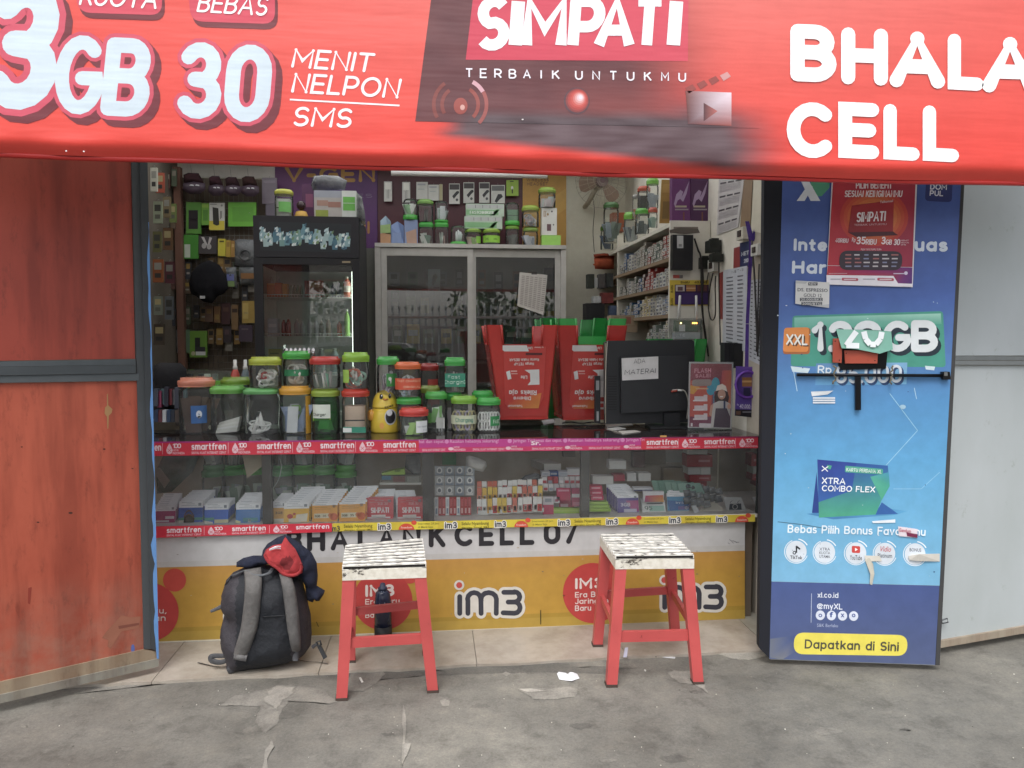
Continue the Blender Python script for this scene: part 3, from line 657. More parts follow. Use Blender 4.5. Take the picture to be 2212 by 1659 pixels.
o_.obj('scrape',door)

# ================================================================== WHITE DOOR LEAF ON THE FAR SIDE
A2=onZ(2030,1390,.04); B2=onZ(2212,1357,.04); d2=(B2-A2).normalized(); n2=Vector((d2.y,-d2.x,0)); n2=n2 if n2.y<0 else-n2
fw_=plane(A2,n2)
wl=th('white_door','pale grey sheet door leaf with a galvanised rail, behind the blue board','door',(A2.x,A2.y,0))
o_=MB('whiteleaf'); o_.prism([fw_(u,v) for u,v in [(2060,250),(2500,250),(2500,768),(2060,768)]],n2*-.012,'b0b7ba'); o_.obj('panel',wl)
o_=MB('whiteleaf'); o_.prism([fw_(u,v) for u,v in [(2030,789),(2500,791),(2500,1302),(2030,1385)]],n2*-.012,'b6bdbf'); o_.obj('panel',wl)
o_=MB('metal'); o_.prism([fw_(u,v,14) for u,v in [(2060,769),(2500,771),(2500,779),(2060,778)]],n2*-.02,'a9aeb0'); o_.prism([fw_(u,v,18) for u,v in [(2060,779),(2500,780),(2500,790),(2060,788)]],n2*-.02,'b6bbbd'); o_.obj('middle_rail',wl)
o_=MB('doorpaint'); o_.prism([fw_(u,v,14) for u,v in [(2025,1386),(2500,1303),(2500,1318),(2025,1401)]],n2*-.03,'a89c88'); o_.obj('bottom_rail',wl)
o_=MB('metal'); o_.tube([fw_(2034,1340,22),fw_(2046,1336,22),fw_(2048,1344,22),fw_(2036,1347,22)],.003,'70757a',closed=True); o_.obj('hasp',wl)

# ================================================================== BLUE ADVERT DOOR
A3=onZ(1662,1422,.02); B3=onZ(2022,1435,.02); d3=(B3-A3); d3.z=0; d3.normalize(); n3=Vector((d3.y,-d3.x,0)); n3=n3 if n3.y<0 else-n3
fb=plane(A3,n3)
bd=th('advert_door','door leaf faced with a blue phone data advert, scratched and peeling','door',(A3.x,A3.y,0))
o_=MB('matte'); o_.prism([fb(u,v) for u,v in [(1652,285),(1693,285),(1665,1425),(1640,1400)]],n3*-.05,'151823'); o_.obj('frame',bd)
o_=MB('matte'); o_.prism([fb(u,v) for u,v in [(2076,285),(2089,285),(2030,1437),(2021,1437)]],n3*-.05,'3f3f40'); o_.obj('stile',bd)
o_=MB('print')
lft=lambda v: 1690-28*(v-400)/1022.; rgt=lambda v: 2076-56*(v-395)/1040.
rows=[(285,'4058a4'),(420,'415eaa'),(640,'4363ac'),(760,'4d7ab8'),(860,'4c90c8'),(1000,'55a3d4'),(1120,'66b0da'),(1256,'74b5da')]
for (va,ca),(vb,cb) in zip(rows,rows[1:]): o_.pp(fb,[(lft(va),va),(rgt(va),va),(rgt(vb),vb+9*(vb>1200)),(lft(vb),vb)],[ca,ca,cb,cb],.4)
o_.pp(fb,[(lft(1256),1256.5),(rgt(1265),1265.5),(2020,1436),(1662,1423)],['465a94','43568f','525f86','525f88'],.4)
o_.prism([fb(u,v,0) for u,v in [(1693,285),(2076,285),(2020,1437),(1662,1424)]],n3*-.015,'8a8f96','matte'); o_.obj('sheet',bd)
W=MB('print'); f=plane(A3,n3,.0003)
W.pp(f,[(1727,385),(1744,385),(1772,434),(1751,434)],'dfe6ee',3); W.pp(f,[(1721,434),(1738,434),(1756,404),(1748,396)],'dfe6ee',2.6)
W.pp(f,[(1751,385),(1792,385),(1792,405),(1775,424),(1766,424),(1752,404)],'4aa07c',2)
W.rrect(f,[(2003,350),(2060,350),(2056,437),(1998,434)],9,'2a3677',2)
W.pen(f,'DOM',(2009,409.5),(2045,410.5),(2010,397),.19,'e7ebf5',3); W.pen(f,'PUL',(2008,423),(2037,424),(2009,411),.19,'e7ebf5',3)
W.pen(f,'Inte',(1714,542),(1787,543),(1715,515),.235,'d9e3f0',3); W.pen(f,'uas',(1975,543),(2047,544),(1976,514),.235,'d9e3f0',3); W.pen(f,'Har',(1710,591),(1785,592),(1711,563),.235,'d9e3f0',3)
W.rrect(f,[(1712,682),(2037,672),(2043,793),(1708,791)],8,'3f9a86',2); W.pp(f,[(1716,686),(2032,677),(2034,700),(1716,716)],['7fc2b2','9bd0bf','53a68f','56a892'],2.5)
W.pp(f,[(1708,791),(1750,796),(1745,806),(1712,803)],'cfe3ea',2); W.pp(f,[(1998,790),(2020,792),(2018,800),(2000,798)],'cfe3ea',3)
for ch,u0,u1 in (('1',1754,1778),('2',1789,1842),('0',1844,1904),('G',1908,1965),('B',1968,2026)):
    vt=693+(u0-1750)*-.008
    W.pen(f,ch,(u0+6,768),(u1+6,768),(u0+6,701),.24,'1f2f3c',3,extra=.02); W.pen(f,ch,(u0,761),(u1,761),(u0,vt),.24,'dde3e6',5)
W.rrect(f,[(1694,711),(1751,708),(1749,765),(1691,765)],7,'b0642c',3); W.rrect(f,[(1694,708),(1748,707),(1746,760),(1691,760)],7,'e58a33',4)
W.pen(f,'XXL',(1701,748),(1747,749),(1702,724),.17,'5c4130',5); W.pen(f,'XXL',(1698,745),(1744,746),(1699,721),.17,'eef0ea',6)
W.pp(f,[(1763,785),(1960,783),(1958,830),(1761,832)],['5d8cbe','79aed6','70b4de','5a9fd0'],2.2)
W.pen(f,'Rp',(1766,806),(1796,807),(1767,789),.17,'dfe8f0',4); W.pen(f,'85.000',(1808,834),(1952,832),(1808,792),.17,'274470',3.4); W.pen(f,'85.000',(1805,829),(1948,827),(1805,789),.17,'d3dce6',4.2)
W.stroke(f,[(1922,850),(1982,930),(1914,1005)],1.2,'9fd2ea',3); W.stroke(f,[(1930,1056),(1990,1056),(2030,1020)],1.2,'8fc8e6',3); W.stroke(f,[(1714,800),(1722,845)],1.5,'b9dcf0',3); W.stroke(f,[(1975,838),(1980,862)],1.2,'b9dcf0',3)
W.pp(f,[(1764,1020),(1754,1108),(1770,1108)],'24408c',3); W.pp(f,[(1742,1110),(1800,1122),(1935,1112),(1960,1104),(1900,1096)],['3f86bd','3d7fb5','4a98cc','55a8d8','3f86bd'],2)
W.pp(f,[(1765.5,992.5),(1918,1006),(1921,1040),(1891.5,1111.5),(1769,1118)],['2b3f95','2b5fa8','3a97a6','3fa887','43a583'],3)
W.pp(f,[(1766,993),(1850,1001),(1840,1060),(1768,1085)],['2c3d92','2c4a9e','2c56a6','2f62aa'],4)
W.pp(f,[(1880,1030),(1920,1020),(1922,1050),(1905,1080)],['4aae97','3a97b8','3aa08c','46ac86'],4)
W.pp(f,[(1905,1085),(1940,1110),(1890,1112)],'2b62aa',2.5)
W.rrect(f,[(1826,1006),(1908,1013),(1907,1025),(1825,1020)],3,'45a68f',5); W.pen(f,'KARTU PERDANA XL',(1828,1018),(1904,1023),(1829,1010),.17,'dff0ea',6)
W.pen(f,'X',(1774,1018),(1789,1019),(1775,1006),.17,'eef2f5',5.5); W.pp(f,[(1787,1004),(1797,1006),(1794,1014),(1787,1012)],'43a68b',5)
W.pen(f,'XTRA',(1775,1045),(1826,1047),(1776,1031),.17,'eef3f8',5.5); W.pen(f,'COMBO FLEX',(1775,1061),(1890,1064),(1776,1048),.17,'eef3f8',5.5)
W.pen(f,'Bebas Pilih Bonus Favoritmu',(1701,1151),(1999,1158),(1702,1133),.17,'e4f0f8',3)
for i,(cu,cv_) in enumerate(((1720,1191.5),(1781.6,1193),(1849,1195),(1911.4,1196),(1976.7,1197))):
    W.pe(f,cu,cv_,22.5,23.5,'d5dee8',3); W.ring(f,cu,cv_,26,1.6,'e6f1f8',3,24,20,250); W.ring(f,cu,cv_,28.5,2.2,'f0f6fa',3,8,280,330)
W.pe(f,1716,1194,4,4,'22222c',4,12); W.pe(f,1716,1194,2,2,'d5dee8',4.6,10); W.pr(f,1719,1179,1722,1194,'22222c',4); W.pp(f,[(1722,1179),(1729,1185),(1728,1188),(1722,1184)],'22222c',4); W.text(f,'TikTok',(1707,1207),(1733,1208),(1707,1200),'2a2a33',4,.02)
for t_,v_ in (('XTRA',1189),('KUOTA',1197),('UTAMA',1205)): W.text(f,t_,(1770,v_),(1793,v_+.5),(1770,v_-6),'4d5560',4,.005)
W.rrect(f,[(1840,1179),(1858,1180),(1858,1195),(1840,1194)],3,'cf3a33',4); W.pp(f,[(1847,1183),(1853,1187),(1847,1191)],'f3f3f3',5); W.text(f,'YouTube',(1836,1209),(1862,1210),(1836,1199),'3a3a40',4,.01)
W.text(f,'Vidio',(1899,1191),(1924,1192),(1902,1180),'c5505a',4,.01); W.text(f,'Platinum',(1896,1204),(1927,1205),(1896,1195),'4d5560',4,.01)
W.text(f,'BONUS',(1965,1191),(1990,1192),(1965,1184),'5d6570',4,.01)
W.pen(f,'xl.co.id',(1766,1291),(1811,1292),(1766,1279),.17,'dfe6f3',3); W.pen(f,'@myXL',(1765,1315),(1820,1317),(1765,1302),.17,'dfe6f3',3)
W.stroke(f,[(1753,1282),(1752,1345)],1,'c9d3e6',3)
for i,ch in enumerate('ofxo'):
    W.pe(f,1772+24*i,1329+i*.6,10,10.5,'d7deee',3,18); W.text(f,ch,(1768+24*i,1333),(1776+24*i,1333.2),(1768+24*i,1322),'2f4c95',4,.02)
W.text(f,'S&K Berlaku',(1765,1354),(1810,1355),(1765,1347),'aebad8',3,0)
W.rrect(f,[(1716,1366),(1961,1372),(1959,1417),(1714,1413)],22,'eadb3c',3,8); W.pen(f,'Dapatkan di Sini',(1738,1401),(1941,1407),(1739,1381),.17,'4d4c42',4)
W.pp(f,[(1664,1380),(1720,1372),(1722,1405),(1690,1425),(1663,1420)],['6f7686','3d528c','45588c','7a7d85','6f7686'],1.6)
for i in range(26): W.pe(f,U(1680,2040),U(640,1250),U(.8,2.2),U(.5,1.5),rnd.choice(['dfe9ee','2d4f80','a9c6d8']),3.3,6)
W.pe(f,1950,879,7,5,'9fc6dd',3,9); W.stroke(f,[(1680,1127),(1740,1134),(1790,1143),(1800,1150)],1.2,'3f5a66',4)
W.obj('lettering',bd)
t_=MB('print')                                    # torn and curled paper scraps
t_.prism([fb(u,v,kk) for u,v,kk in [(1806,711,6),(1846,712,8),(1893,713,8),(1925,716,5),(1929,755,30),(1900,764,42),(1860,756,40),(1818,752,40)]],n3*-.0015,'6fae9b')
ff_=lambda u,v,k=0: fb(u,v,9+max(0,(v-713))*.95+k)
for pl in ([(1850,716),(1828,746),(1856,747)],[(1866,716),(1870,732),(1880,744),(1892,744),(1902,732),(1905,717)]):
    t_.stroke(ff_,pl,12,'dde3e6',1)
t_.obj('flap',bd)
t_=MB('matte')
for q,c in (([(1868,1208,3),(1878,1206,8),(1886,1218,14),(1889,1240,12),(1884,1264,3),(1879,1262,6),(1880,1240,10)],'c9c4b4'),([(1868,1200,5),(1900,1201,5),(1905,1212,5),(1870,1213,5)],'d9d4c8'),([(1962,1201,5),(1985,1197,22),(2030,1196,4),(2030,1213,4),(1984,1212,14),(1965,1210,8)],'d0ccc2'),([(1940,1137,6),(1982,1143,6),(1982,1162,6),(1942,1158,6)],'e0d4dc'),([(1752,846,3),(1800,844,9),(1788,852,4),(1754,856,3)],'dfe4e8'),([(1884,1126,4),(1934,1122,4),(1934,1129,4),(1886,1130,4)],'e3eaf0')):
    t_.prism([fb(*p) for p in q],n3*-.001,c)
t_.pp(fb,[(1958,1150),(1982,1154),(1982,1162),(1960,1158)],'7a2148',8); t_.text(fb,'Gandum',(1942,1148),(1968,1151),(1942,1141),'c04560',8,.01)
for r_ in range(3): t_.pr(fb,1756,858+r_*5,1804,861.5+r_*5,'dbe2ea',4)
t_.obj('paper_scrap',bd)
lt=MB('metal')                                    # sliding bolt with its red guard plates
lt.prism([fb(u,v,12) for u,v in [(1810,722),(1820,722),(1822,752),(1918,752),(1914,796),(1818,799),(1812,790)]],n3*-.008,'2c2c2e'); lt.obj('bolt_plate',bd)
for q in ([(1800,731),(1820,731),(1818,784),(1799,783)],[(1824,757),(1897,757),(1895,785),(1826,785)]):
    g_=MB('stoolred'); g_.prism([fb(u,v,22) for u,v in q],n3*-.008,'b04a30')
    for (a,c) in ((q[0][0]+4,q[0][1]+6),(q[2][0]-5,q[2][1]-6)): g_.pe(fb,a,c,1.4,1.4,'1c1512',23,8,'matte')
    g_.obj('guard_plate',bd)
lt=MB('metal'); lt.rod(fb(1721,809.5,18),fb(2050,811.5,18),.0075,'2b2b2f'); lt.obj('bolt_rod',bd)
lt=MB('metal'); lt.prism([fb(u,v,22) for u,v in [(1848,812),(1860,812),(1860,886),(1848,886)]],n3*-.01,'323237'); lt.obj('bolt_handle',bd)
for u in (1803,1925):
    lt=MB('matte'); lt.tube([fb(u+U(-4,4),790+i*5,22+U(-3,3)) for i in range(9)],.004,'77705f'); lt.obj('tie_wire',bd)
lt=MB('metal'); lt.prism([fb(u,v,26) for u,v in [(2036,803),(2052,803),(2054,820),(2038,820)]],n3*-.02,'3a3a3c'); lt.prism([fb(u,v,30) for u,v in [(2040,804),(2047,804),(2047,812),(2040,812)]],n3*-.004,'a9acad'); lt.obj('bolt_catch',bd)

# poster and note taped on the blue board
def lf(f,k0): return lambda u,v,k=0: f(u,v,k0+k)
P=MB('print'); q=lf(fb,10)
P.prism([q(u,v) for u,v in [(1800,330),(1984,330),(1971.6,620.4),(1785,614.7)]],n3*-.001,'e6e3ea')
P.pp(q,[(1803,333),(1980,333),(1971,577),(1788,573)],['c31f2e','b51c35','a12347','c01f36'],1)
for i in range(7): P.pe(q,1888,470,74-i*8,62-i*7,['cb3a2c','d04c2a','d6602b','dc7430','e08839','e59a4d','ebb47a'][i],1.4+i*.3)
P.pp(q,[(1785,594),(1930,596),(1940,612),(1971,613),(1971,619),(1786,614)],'ece8f0',1.6); P.pp(q,[(1788,574),(1971,578),(1970,617),(1942,615),(1930,597),(1786,594)],['c01f36','6c2a80','55307f','7a2f78','a02a52','c01f36'],1.2)
P.pen(q,'PILIH BENEFIT',(1849,408),(1927,408),(1849,391),.2,'f0d9dc',4); P.pen(q,'SESUAI KEINGINANMU',(1824,426),(1948,426),(1826,411),.2,'f0e2e4',4)
P.pp(q,[(1840,444),(1931,432),(1929,500),(1832,502)],['a8202c','b82430','a31d2b','8f1826'],4); P.pp(q,[(1832,502),(1929,500),(1940,508),(1850,512)],'54202c',3.6)
P.pen(q,'SIMPATI',(1850,481),(1912,478),(1852,458),.2,'f4eaee',5); P.text(q,'TERBAIK UNTUKMU',(1845,488),(1915,486),(1845,484),'e0b9bf',5,0); P.text(q,'Telkomsel',(1901,439),(1929,436),(1901,434),'efdede',5,.01)
P.pen(q,'40RIBU',(1804,524),(1832,525),(1805,514),.2,'e7cfd5',4); P.text(q,'Rp',(1840,522),(1848,522),(1841,513),'f0dce0',4,.01); P.pen(q,'35',(1849,528),(1869,528),(1851,511),.2,'f4e4e8',4); P.pen(q,'RIBU',(1870,529),(1893,529),(1871,516),.2,'f0dce0',4)
P.pen(q,'3',(1903,528),(1912,528),(1905,511),.2,'f4e4e8',4); P.pen(q,'GB',(1913,529),(1926,529),(1914,517),.2,'f4e4e8',4); P.pen(q,'30',(1930,530),(1943,530),(1932,516),.2,'f4e4e8',4)
for i,w in enumerate(('MENIT','NELPON','SMS')): P.text(q,w,(1946,521+i*4.6),(1963-6*(i == 2),521+i*4.6),(1946,518+i*4.6),'ecd5da',4,0)
P.text(q,'PILIH YANG KAMU SUKA',(1860,541),(1904,541),(1860,536.5),'f0d5da',4,0)
P.rrect(q,[(1814,541),(1950,543),(1948,584),(1812,583)],19,'3c2f3c',3,8)
for r_ in range(4):
    for c_ in range(6): P.pr(q,1826+c_*20+U(-1,1),549+r_*8.2,1836+c_*20+U(0,5),552+r_*8.2,rnd.choice(['cfc8cc','cfc8cc','b06a6a','8a8fb0']),4)
for u0 in (1818,1895): P.rrect(q,[(u0,600),(u0+36,601),(u0+36,607),(u0,606)],3,'bf5468',3); P.pr(q,u0+5,602.4,u0+31,604.6,'e8cdd4',4)
P.pr(q,1794,602,1816,604,'a9a3b2',3); P.pr(q,1864,602,1890,604,'a9a3b2',3); P.pr(q,1790,590,1830,591,'e0b6be',3); P.pe(q,1957,590,4,4,'d9cfe8',3,12); P.pr(q,1930,590,1953,592,'d9cfe8',3)
tag(P.obj('advert_poster'),'red and orange prepaid card poster taped on the blue advert board','poster')
P=MB('print'); q=lf(fb,13)
P.prism([q(u,v) for u,v in [(1719,606),(1792,610),(1791,665),(1718,656)]],n3*-.0008,'d6d6d4')
P.pr(q,1746,610,1766,616.5,'3c3f48',1); P.text(q,'NEW',(1748,615.6),(1764,615.8),(1748,611),'d0d0d0',2,.02)
P.text(q,'DS. ESPRESSO',(1723,629),(1788,631),(1723,622),'4a4d55',1,.01); P.text(q,'GOLD 12',(1736,641),(1775,642),(1736,634),'4a4d55',1,.01)
P.pr(q,1728,643.5,1777,650.5,'4a4d55',1); P.text(q,'20,000/BKS',(1730,649.5),(1775,649.8),(1730,644.5),'d0d0d0',2,.01); P.pr(q,1731,652.5,1776,659.5,'4a4d55',1); P.text(q,'2000/BTG',(1733,658.5),(1774,659),(1733,653.5),'d0d0d0',2,.01)
P.pp(q,[(1719,607),(1745,608),(1740,613),(1719,612)],'b9bbbd',1); P.pp(q,[(1760,660),(1791,657),(1791,664)],'b9bbbd',1)
tag(P.obj('price_note'),'small white price note with typed black bars taped below the red poster','note')
# ================================================================== COUNTER
ZC,ZF,YC=0.956,0.557,-0.06                 # counter top, display shelf, front of the case
ctr=th('display_counter','long glass shop counter with printed edge tapes, SIM packs inside','counter',(0,YC,0))
XA,XB=-2.05,1.640
o=MB('window'); o.poly([(XA,YC-.027,ZC),(XB+.02,YC-.027,ZC),(XB+.02,.5,ZC),(XA,.5,ZC)],(168,158,172)); o.obj('top',ctr)
o=MB('satin'); o.box(XA,XB+.02,YC-.0275,YC-.008,ZC-.014,ZC-.001,'2a1622'); o.box(XA,XB+.02,.48,.5,ZC-.02,ZC-.001,'2a2622'); o.obj('top_rim',ctr)
o=MB('glass'); o.poly([(XA,YC-.022,ZF+.002),(XB,YC-.022,ZF+.002),(XB,YC-.022,ZC-.02),(XA,YC-.022,ZC-.02)],(250,252,251)); o.obj('front_glass',ctr)
o=MB('glass'); o.poly([(XB+.004,YC-.02,ZF),(XB+.004,0.45,ZF),(XB+.004,0.45,ZC-.02),(XB+.004,YC-.02,ZC-.02)],(244,249,246)); o.obj('end_glass',ctr)
o=MB('satin'); o.box(XA,XB,YC-.02,0.46,ZF-.02,ZF,'e9e6de'); o.obj('display_shelf',ctr)
o=MB('satin'); o.box(XA,XB,0.462,0.475,ZF,ZC-.02,'a89c8a'); o.obj('back_panel',ctr)
for u0,u1,c in ((567,587,'4b4642'),(913,938,'413c39'),(1254.6,1273,'575450')):
    p0=onY(u0,1100,YC-.015); p1=onY(u1,1100,YC-.015)
    o=MB('satin'); o.box(p0.x,p1.x,YC-.015,YC+.02,ZF+.001,ZC-.013,c); o.obj('post',ctr)
p0=onY(1630,1050,YC); o=MB('satin'); o.box(XB-.004,XB+.012,YC-.024,YC-.008,ZF,ZC-.014,'23282a'); o.obj('corner_trim',ctr)
o=MB('wall'); o.box(XA,onY(1608,1250,YC).x,YC+.004,YC+.024,0.0,ZF-.021,'d8d5cf'); o.obj('front_board',ctr)
o=MB('matte'); o.box(XA,XB,YC+.03,.45,ZF-.04,ZF-.0205,'7b6d5c'); o.box(XB-.06,XB-.0,YC+.03,YC+.4,0,ZF-.042,'6d5f50'); o.obj('carcass',ctr)
# top edge tape
fe=faceY(YC-.0285,.0003)
o=MB('print')
T0=lambda u: 954+(944-954)*(u-333)/1304.; T1=lambda u: 985+(968-985)*(u-333)/1304.
def strip(o,T0,T1,u0,u1,a,b,c,k,n=8):
    for i in range(n):
        x0=u0+(u1-u0)*i/n; x1=u0+(u1-u0)*(i+1)/n; q=lambda x,t: T0(x)+(T1(x)-T0(x))*t
        o.pp(fe,[(x0,q(x0,a)),(x1,q(x1,a)),(x1,q(x1,b)),(x0,q(x0,b))],c,k)
def lay(T0,T1): return lambda x,t: (x,T0(x)+(T1(x)-T0(x))*t)
S=lay(T0,T1)
strip(o,T0,T1,40,1637.5,0,1,'d6233f',1); strip(o,T0,T1,40,905,0,.1,'b5247f',2); strip(o,T0,T1,905,1385,0,.62,'c4338c',2); strip(o,T0,T1,905,1385,.62,1,'d42f68',2); strip(o,T0,T1,1385,1637.5,-.06,.05,'9c1d58',2)
def smart(o,S,u0,u1,full=True,sub=True):
    if full: o.pen(fe,'smartfren',S(u0,.62),S(u1,.62),S(u0,.12),.19,'f6e3e8',4)
    if sub: o.text(fe,'SINYAL KUAT INTERNET CEPAT',S(u0,.9),S(u1,.9),S(u0,.73),'f2c9d2',4,.012)
def logo100(o,S,u,full=True):
    if full:
        o.pp(fe,[S(u+7,.12),S(u+12,.42),S(u+14,.62),S(u+12,.82),S(u+7,.9),S(u+2,.82),S(u,.62),S(u+2,.42)],'f0c6d0',4)
        for a in (-1,1): o.stroke(fe,[S(u+7-4*a,.5),S(u+7+4*a,.75)],.9,'d6233f',5)
        o.pen(fe,'100',S(u+14,.48),S(u+32,.48),S(u+14,.14),.2,'f6e3e8',4,gap=.12)
    o.text(fe,'UNTUK',S(u+14,.68),S(u+27,.68),S(u+14,.55),'f2c9d2',4,.015); o.text(fe,'INDONESIA',S(u+14,.9),S(u+40,.9),S(u+14,.74),'f2c9d2',4,.015)
o.pen(fe,'en',S(334,.66),S(348,.66),S(334,.12),.19,'f6e3e8',4)
for a,b in ((413.5,488.6),(555,628.5),(692,765),(828,898),(1396.6,1464),(1521,1587)): smart(o,S,a,b)
for u in (359,501,640,776,1473,1596.6): logo100(o,S,u); o.stroke(fe,[S(u-8,.1),S(u-8,.9)],.9,'f0b8c4',4)
for a,b in ((912,962),(1021,1090),(1149,1215),(1272,1340)): smart(o,S,a,b,False)
o.text(fe,'Sr.',S(1147,.5),S(1168,.5),S(1147,.2),'f6e3e8',4,.03)
for u in (966,1090,1218,1345): logo100(o,S,u,False); o.pe(fe,u+8,S(u,.74)[1],6,3.6,'f0c6d0',4,12)
for t,a,b in (('hat dan cepat.',905,960),('Rasakan hebatnya sekarang!',972,1077),('Jaringan Tri hemat dan cepat.',1108,1214),('Rasakan hebatnya sekarang!',1228,1340),('Jaringan Tri',1352,1392)):
    o.text(fe,t,S(a,.27),S(b,.27),S(a,.02),'eaa6d2',4,.012); o.pe(fe,a-7,S(a,.17)[1],4.6,4.6,'e08ac4',4,12) if a>910 else None
o.pr(fe,1426,940.5,1440,944.5,'d9a34a',4)
o.obj('edge_tape',ctr)
# lower tape: the red run, then the yellow run
o=MB('print')
L0=lambda u: 1137+(1130-1137)*(u-338)/379. if u<718 else 1130.5+(1111-1130.5)*(u-718)/913.
L1=lambda u: 1162+(1149-1162)*(u-338)/379. if u<718 else 1148+(1127-1148)*(u-718)/913.
L1o=L1
S=lay(L0,L1)
strip(o,L0,L1,60,717,0,1,'d8223c',1); strip(o,L0,L1,718,1631,0,1,'dcc800',1,14)
for i in range(16): a=718+i*57.; strip(o,L0,L1,a,min(a+U(20,50),1631),0,1,rnd.choice(['e2d012','d2ba00','d9c010']),1.5,1)
for a,b in ((360,435),(501,574),(639,711)): smart(o,S,a,b,True,a<600)
for u in (449,590): logo100(o,S,u); o.stroke(fe,[S(u-8,.1),S(u-8,.9)],.9,'f0b8c4',4)
def im3(o,f,S,a,b,t0=.15,t1=1.0,dark='3a3d46',off=.05,k=4):
    q=lambda t: (S(a,t),S(b,t))
    for of,c,kk in ((.14,'e8e6df',k),(0,dark,k+1.5)): o.pen(f,'im3',S(a,t1-.02),S(b,t1-.02),S(a,t0),.2,c,kk,extra=of)
for a,b in ((817,844),(961,987),(1069,1093),(1206,1231),(1310,1334.5),(1446,1470),(1547.5,1571)): im3(o,fe,S,a,b)
o.pen(fe,'m3',S(718,.97),S(734,.97),S(718,.3),.2,'3a3d46',5)
for a,b in ((743,804.5),(997,1056),(1241,1298),(1480,1536)):
    o.text(fe,'Selalu Nyambung',S(a,.58),S(b,.58),S(a,.2),'5f5a14',4,.014); o.text(fe,'dengan Sinyal IM3',S(a,.99),S(b,.99),S(a,.78),'5f5a14',4,.012)
for a,b in ((903,948),(1150,1195),(1391,1434)):
    o.text(fe,'Internetan 24 Jam',S(a,.4),S(b,.4),S(a,.16),'8a8018',4,.01); o.text(fe,'di Mana Saja',S(a,.82),S(b-13,.82),S(a,.58),'8a8018',4,.012)
for a,b in ((863,897),(1113,1143),(1353.5,1383),(1590,1619)):
    m_=(a+b)/2-2; w=(b-a)/2; yy=S(m_,1.0)[1]
    o.pp(fe,[(m_+w*math.cos(R(t)),yy-13.5*math.sin(R(t))) for t in range(0,181,12)],'d9482a',4); o.pe(fe,m_+w*.95,S(m_,.12)[1],6,5,'d9482a',4,12); o.text(fe,'Freedom',(m_-w*.7,yy-2.5),(m_+w*.7,yy-3),(m_-w*.7,yy-7),'f2cfc0',5,.01)
o.obj('edge_tape',ctr)

# yellow and white banner wrapped round the foot of the counter
fcb=faceY(YC,.0004)
cb=th('counter_banner','white and yellow banner wrapped round the foot of the counter, printed with circles','banner',(0,YC,0))
o=MB('print')
ve=lambda u: 1226+(1189.6-1226)*(u-342)/1266.; vb_=lambda u: 1388+(1339-1388)*(u-345)/1263.
XRb=1609
N_=40
def cb_pt(u,v,k=0):
    q=onY(u,v,YC-.0009*k); fold=vb_(u)-31
    if v>fold-6: q.y -= .0012*min(1,(v-fold+6)/12)*(0.6+.5*noise.noise(Vector((u*.02,v*.1,0))))
    return q
us=[150+(XRb-150)*i/N_ for i in range(N_+1)]
for a,b in zip(us,us[1:]):
    for va,vb2,c in ((lambda u: L0(max(u,338))+9,lambda u: ve(u)-12,'c9c8c7'),(lambda u: ve(u)-12,ve,'c3c1bd'),(ve,lambda u: ve(u)+50,'d09a33'),(lambda u: ve(u)+50,lambda u: vb_(u)-38,'cf9a22'),(lambda u: vb_(u)-38,lambda u: vb_(u)-31,'c29420'),(lambda u: vb_(u)-31,lambda u: vb_(u)-22,'b08c1c'),(lambda u: vb_(u)-22,lambda u: vb_(u)-2.5,'ba972c'),(lambda u: vb_(u)-2.5,vb_,'dad3bd')):
        c2={'d09a33': ['c48f36','c48f36','c29326','c29326'],'cf9a22': ['c29326','c29326','bf921f','bf921f']}.get(c,c)
        o.pp(cb_pt,[(a,va(a)),(b,va(b)),(b,vb2(b)),(a,vb2(a))],c2,0)
o.obj('banner_sheet',cb)
o=MB('print'); f=fcb; K2=4
for ch,u0,u1,vb2 in (('B',620,652,1193),('H',663.5,702,1191.6),('A',715,753,1190),('L',773,803,1188),('A',818,852,1186),('N',869,909,1184),('K',926.6,961,1183),('C',982,1021.5,1181),('E',1035,1067,1180),('L',1080,1110,1179),('L',1123,1154,1178),('0',1175,1210,1176.5),('7',1215,1249,1175.5)):
    o.pen(f,ch,(u0,vb2),(u1,vb2-.5),(u0,vb2-49),.24,'2e2c31',K2)
RD='c53a36'
def circ(cu,cv_,r,sc,sr,a,txt):
    o.pe(f,cu,cv_,r,r*1.0,RD,K2,48); o.pe(f,sc[0],sc[1],sr,sr,'cb4538',K2-.5,30)
    u0,u1=a
    for t,w,v,h,of in txt: o.pen(f,t,(u0,v),(u0+w,v-w*.03),(u0,v-h),.23 if of>.03 else .16,'e9dcd6',K2+2)
circ(323,1322,63,(377,1253),25,(262,330),[('IM3',63,1290,26,.05),('Era Baru,',98,1328,13,.02),('Jaringan',96,1344,13,.02),('Baru',44,1360,13,.02)])
circ(827,1297,64,(884,1237),24,(789,852),[('IM3',63,1289.6,26,.05),('Era Baru,',79,1306,12,.02),('Jaringan',76,1321,12,.02),('Baru',35,1335,12,.02)])
circ(1281,1281,65,(1333,1216),20,(1242,1300),[('IM3',62,1273,24,.05),('Era Baru,',76,1291,12,.02),('Jaringan',72,1305,12,.02),('Baru',35,1320,12,.02)])
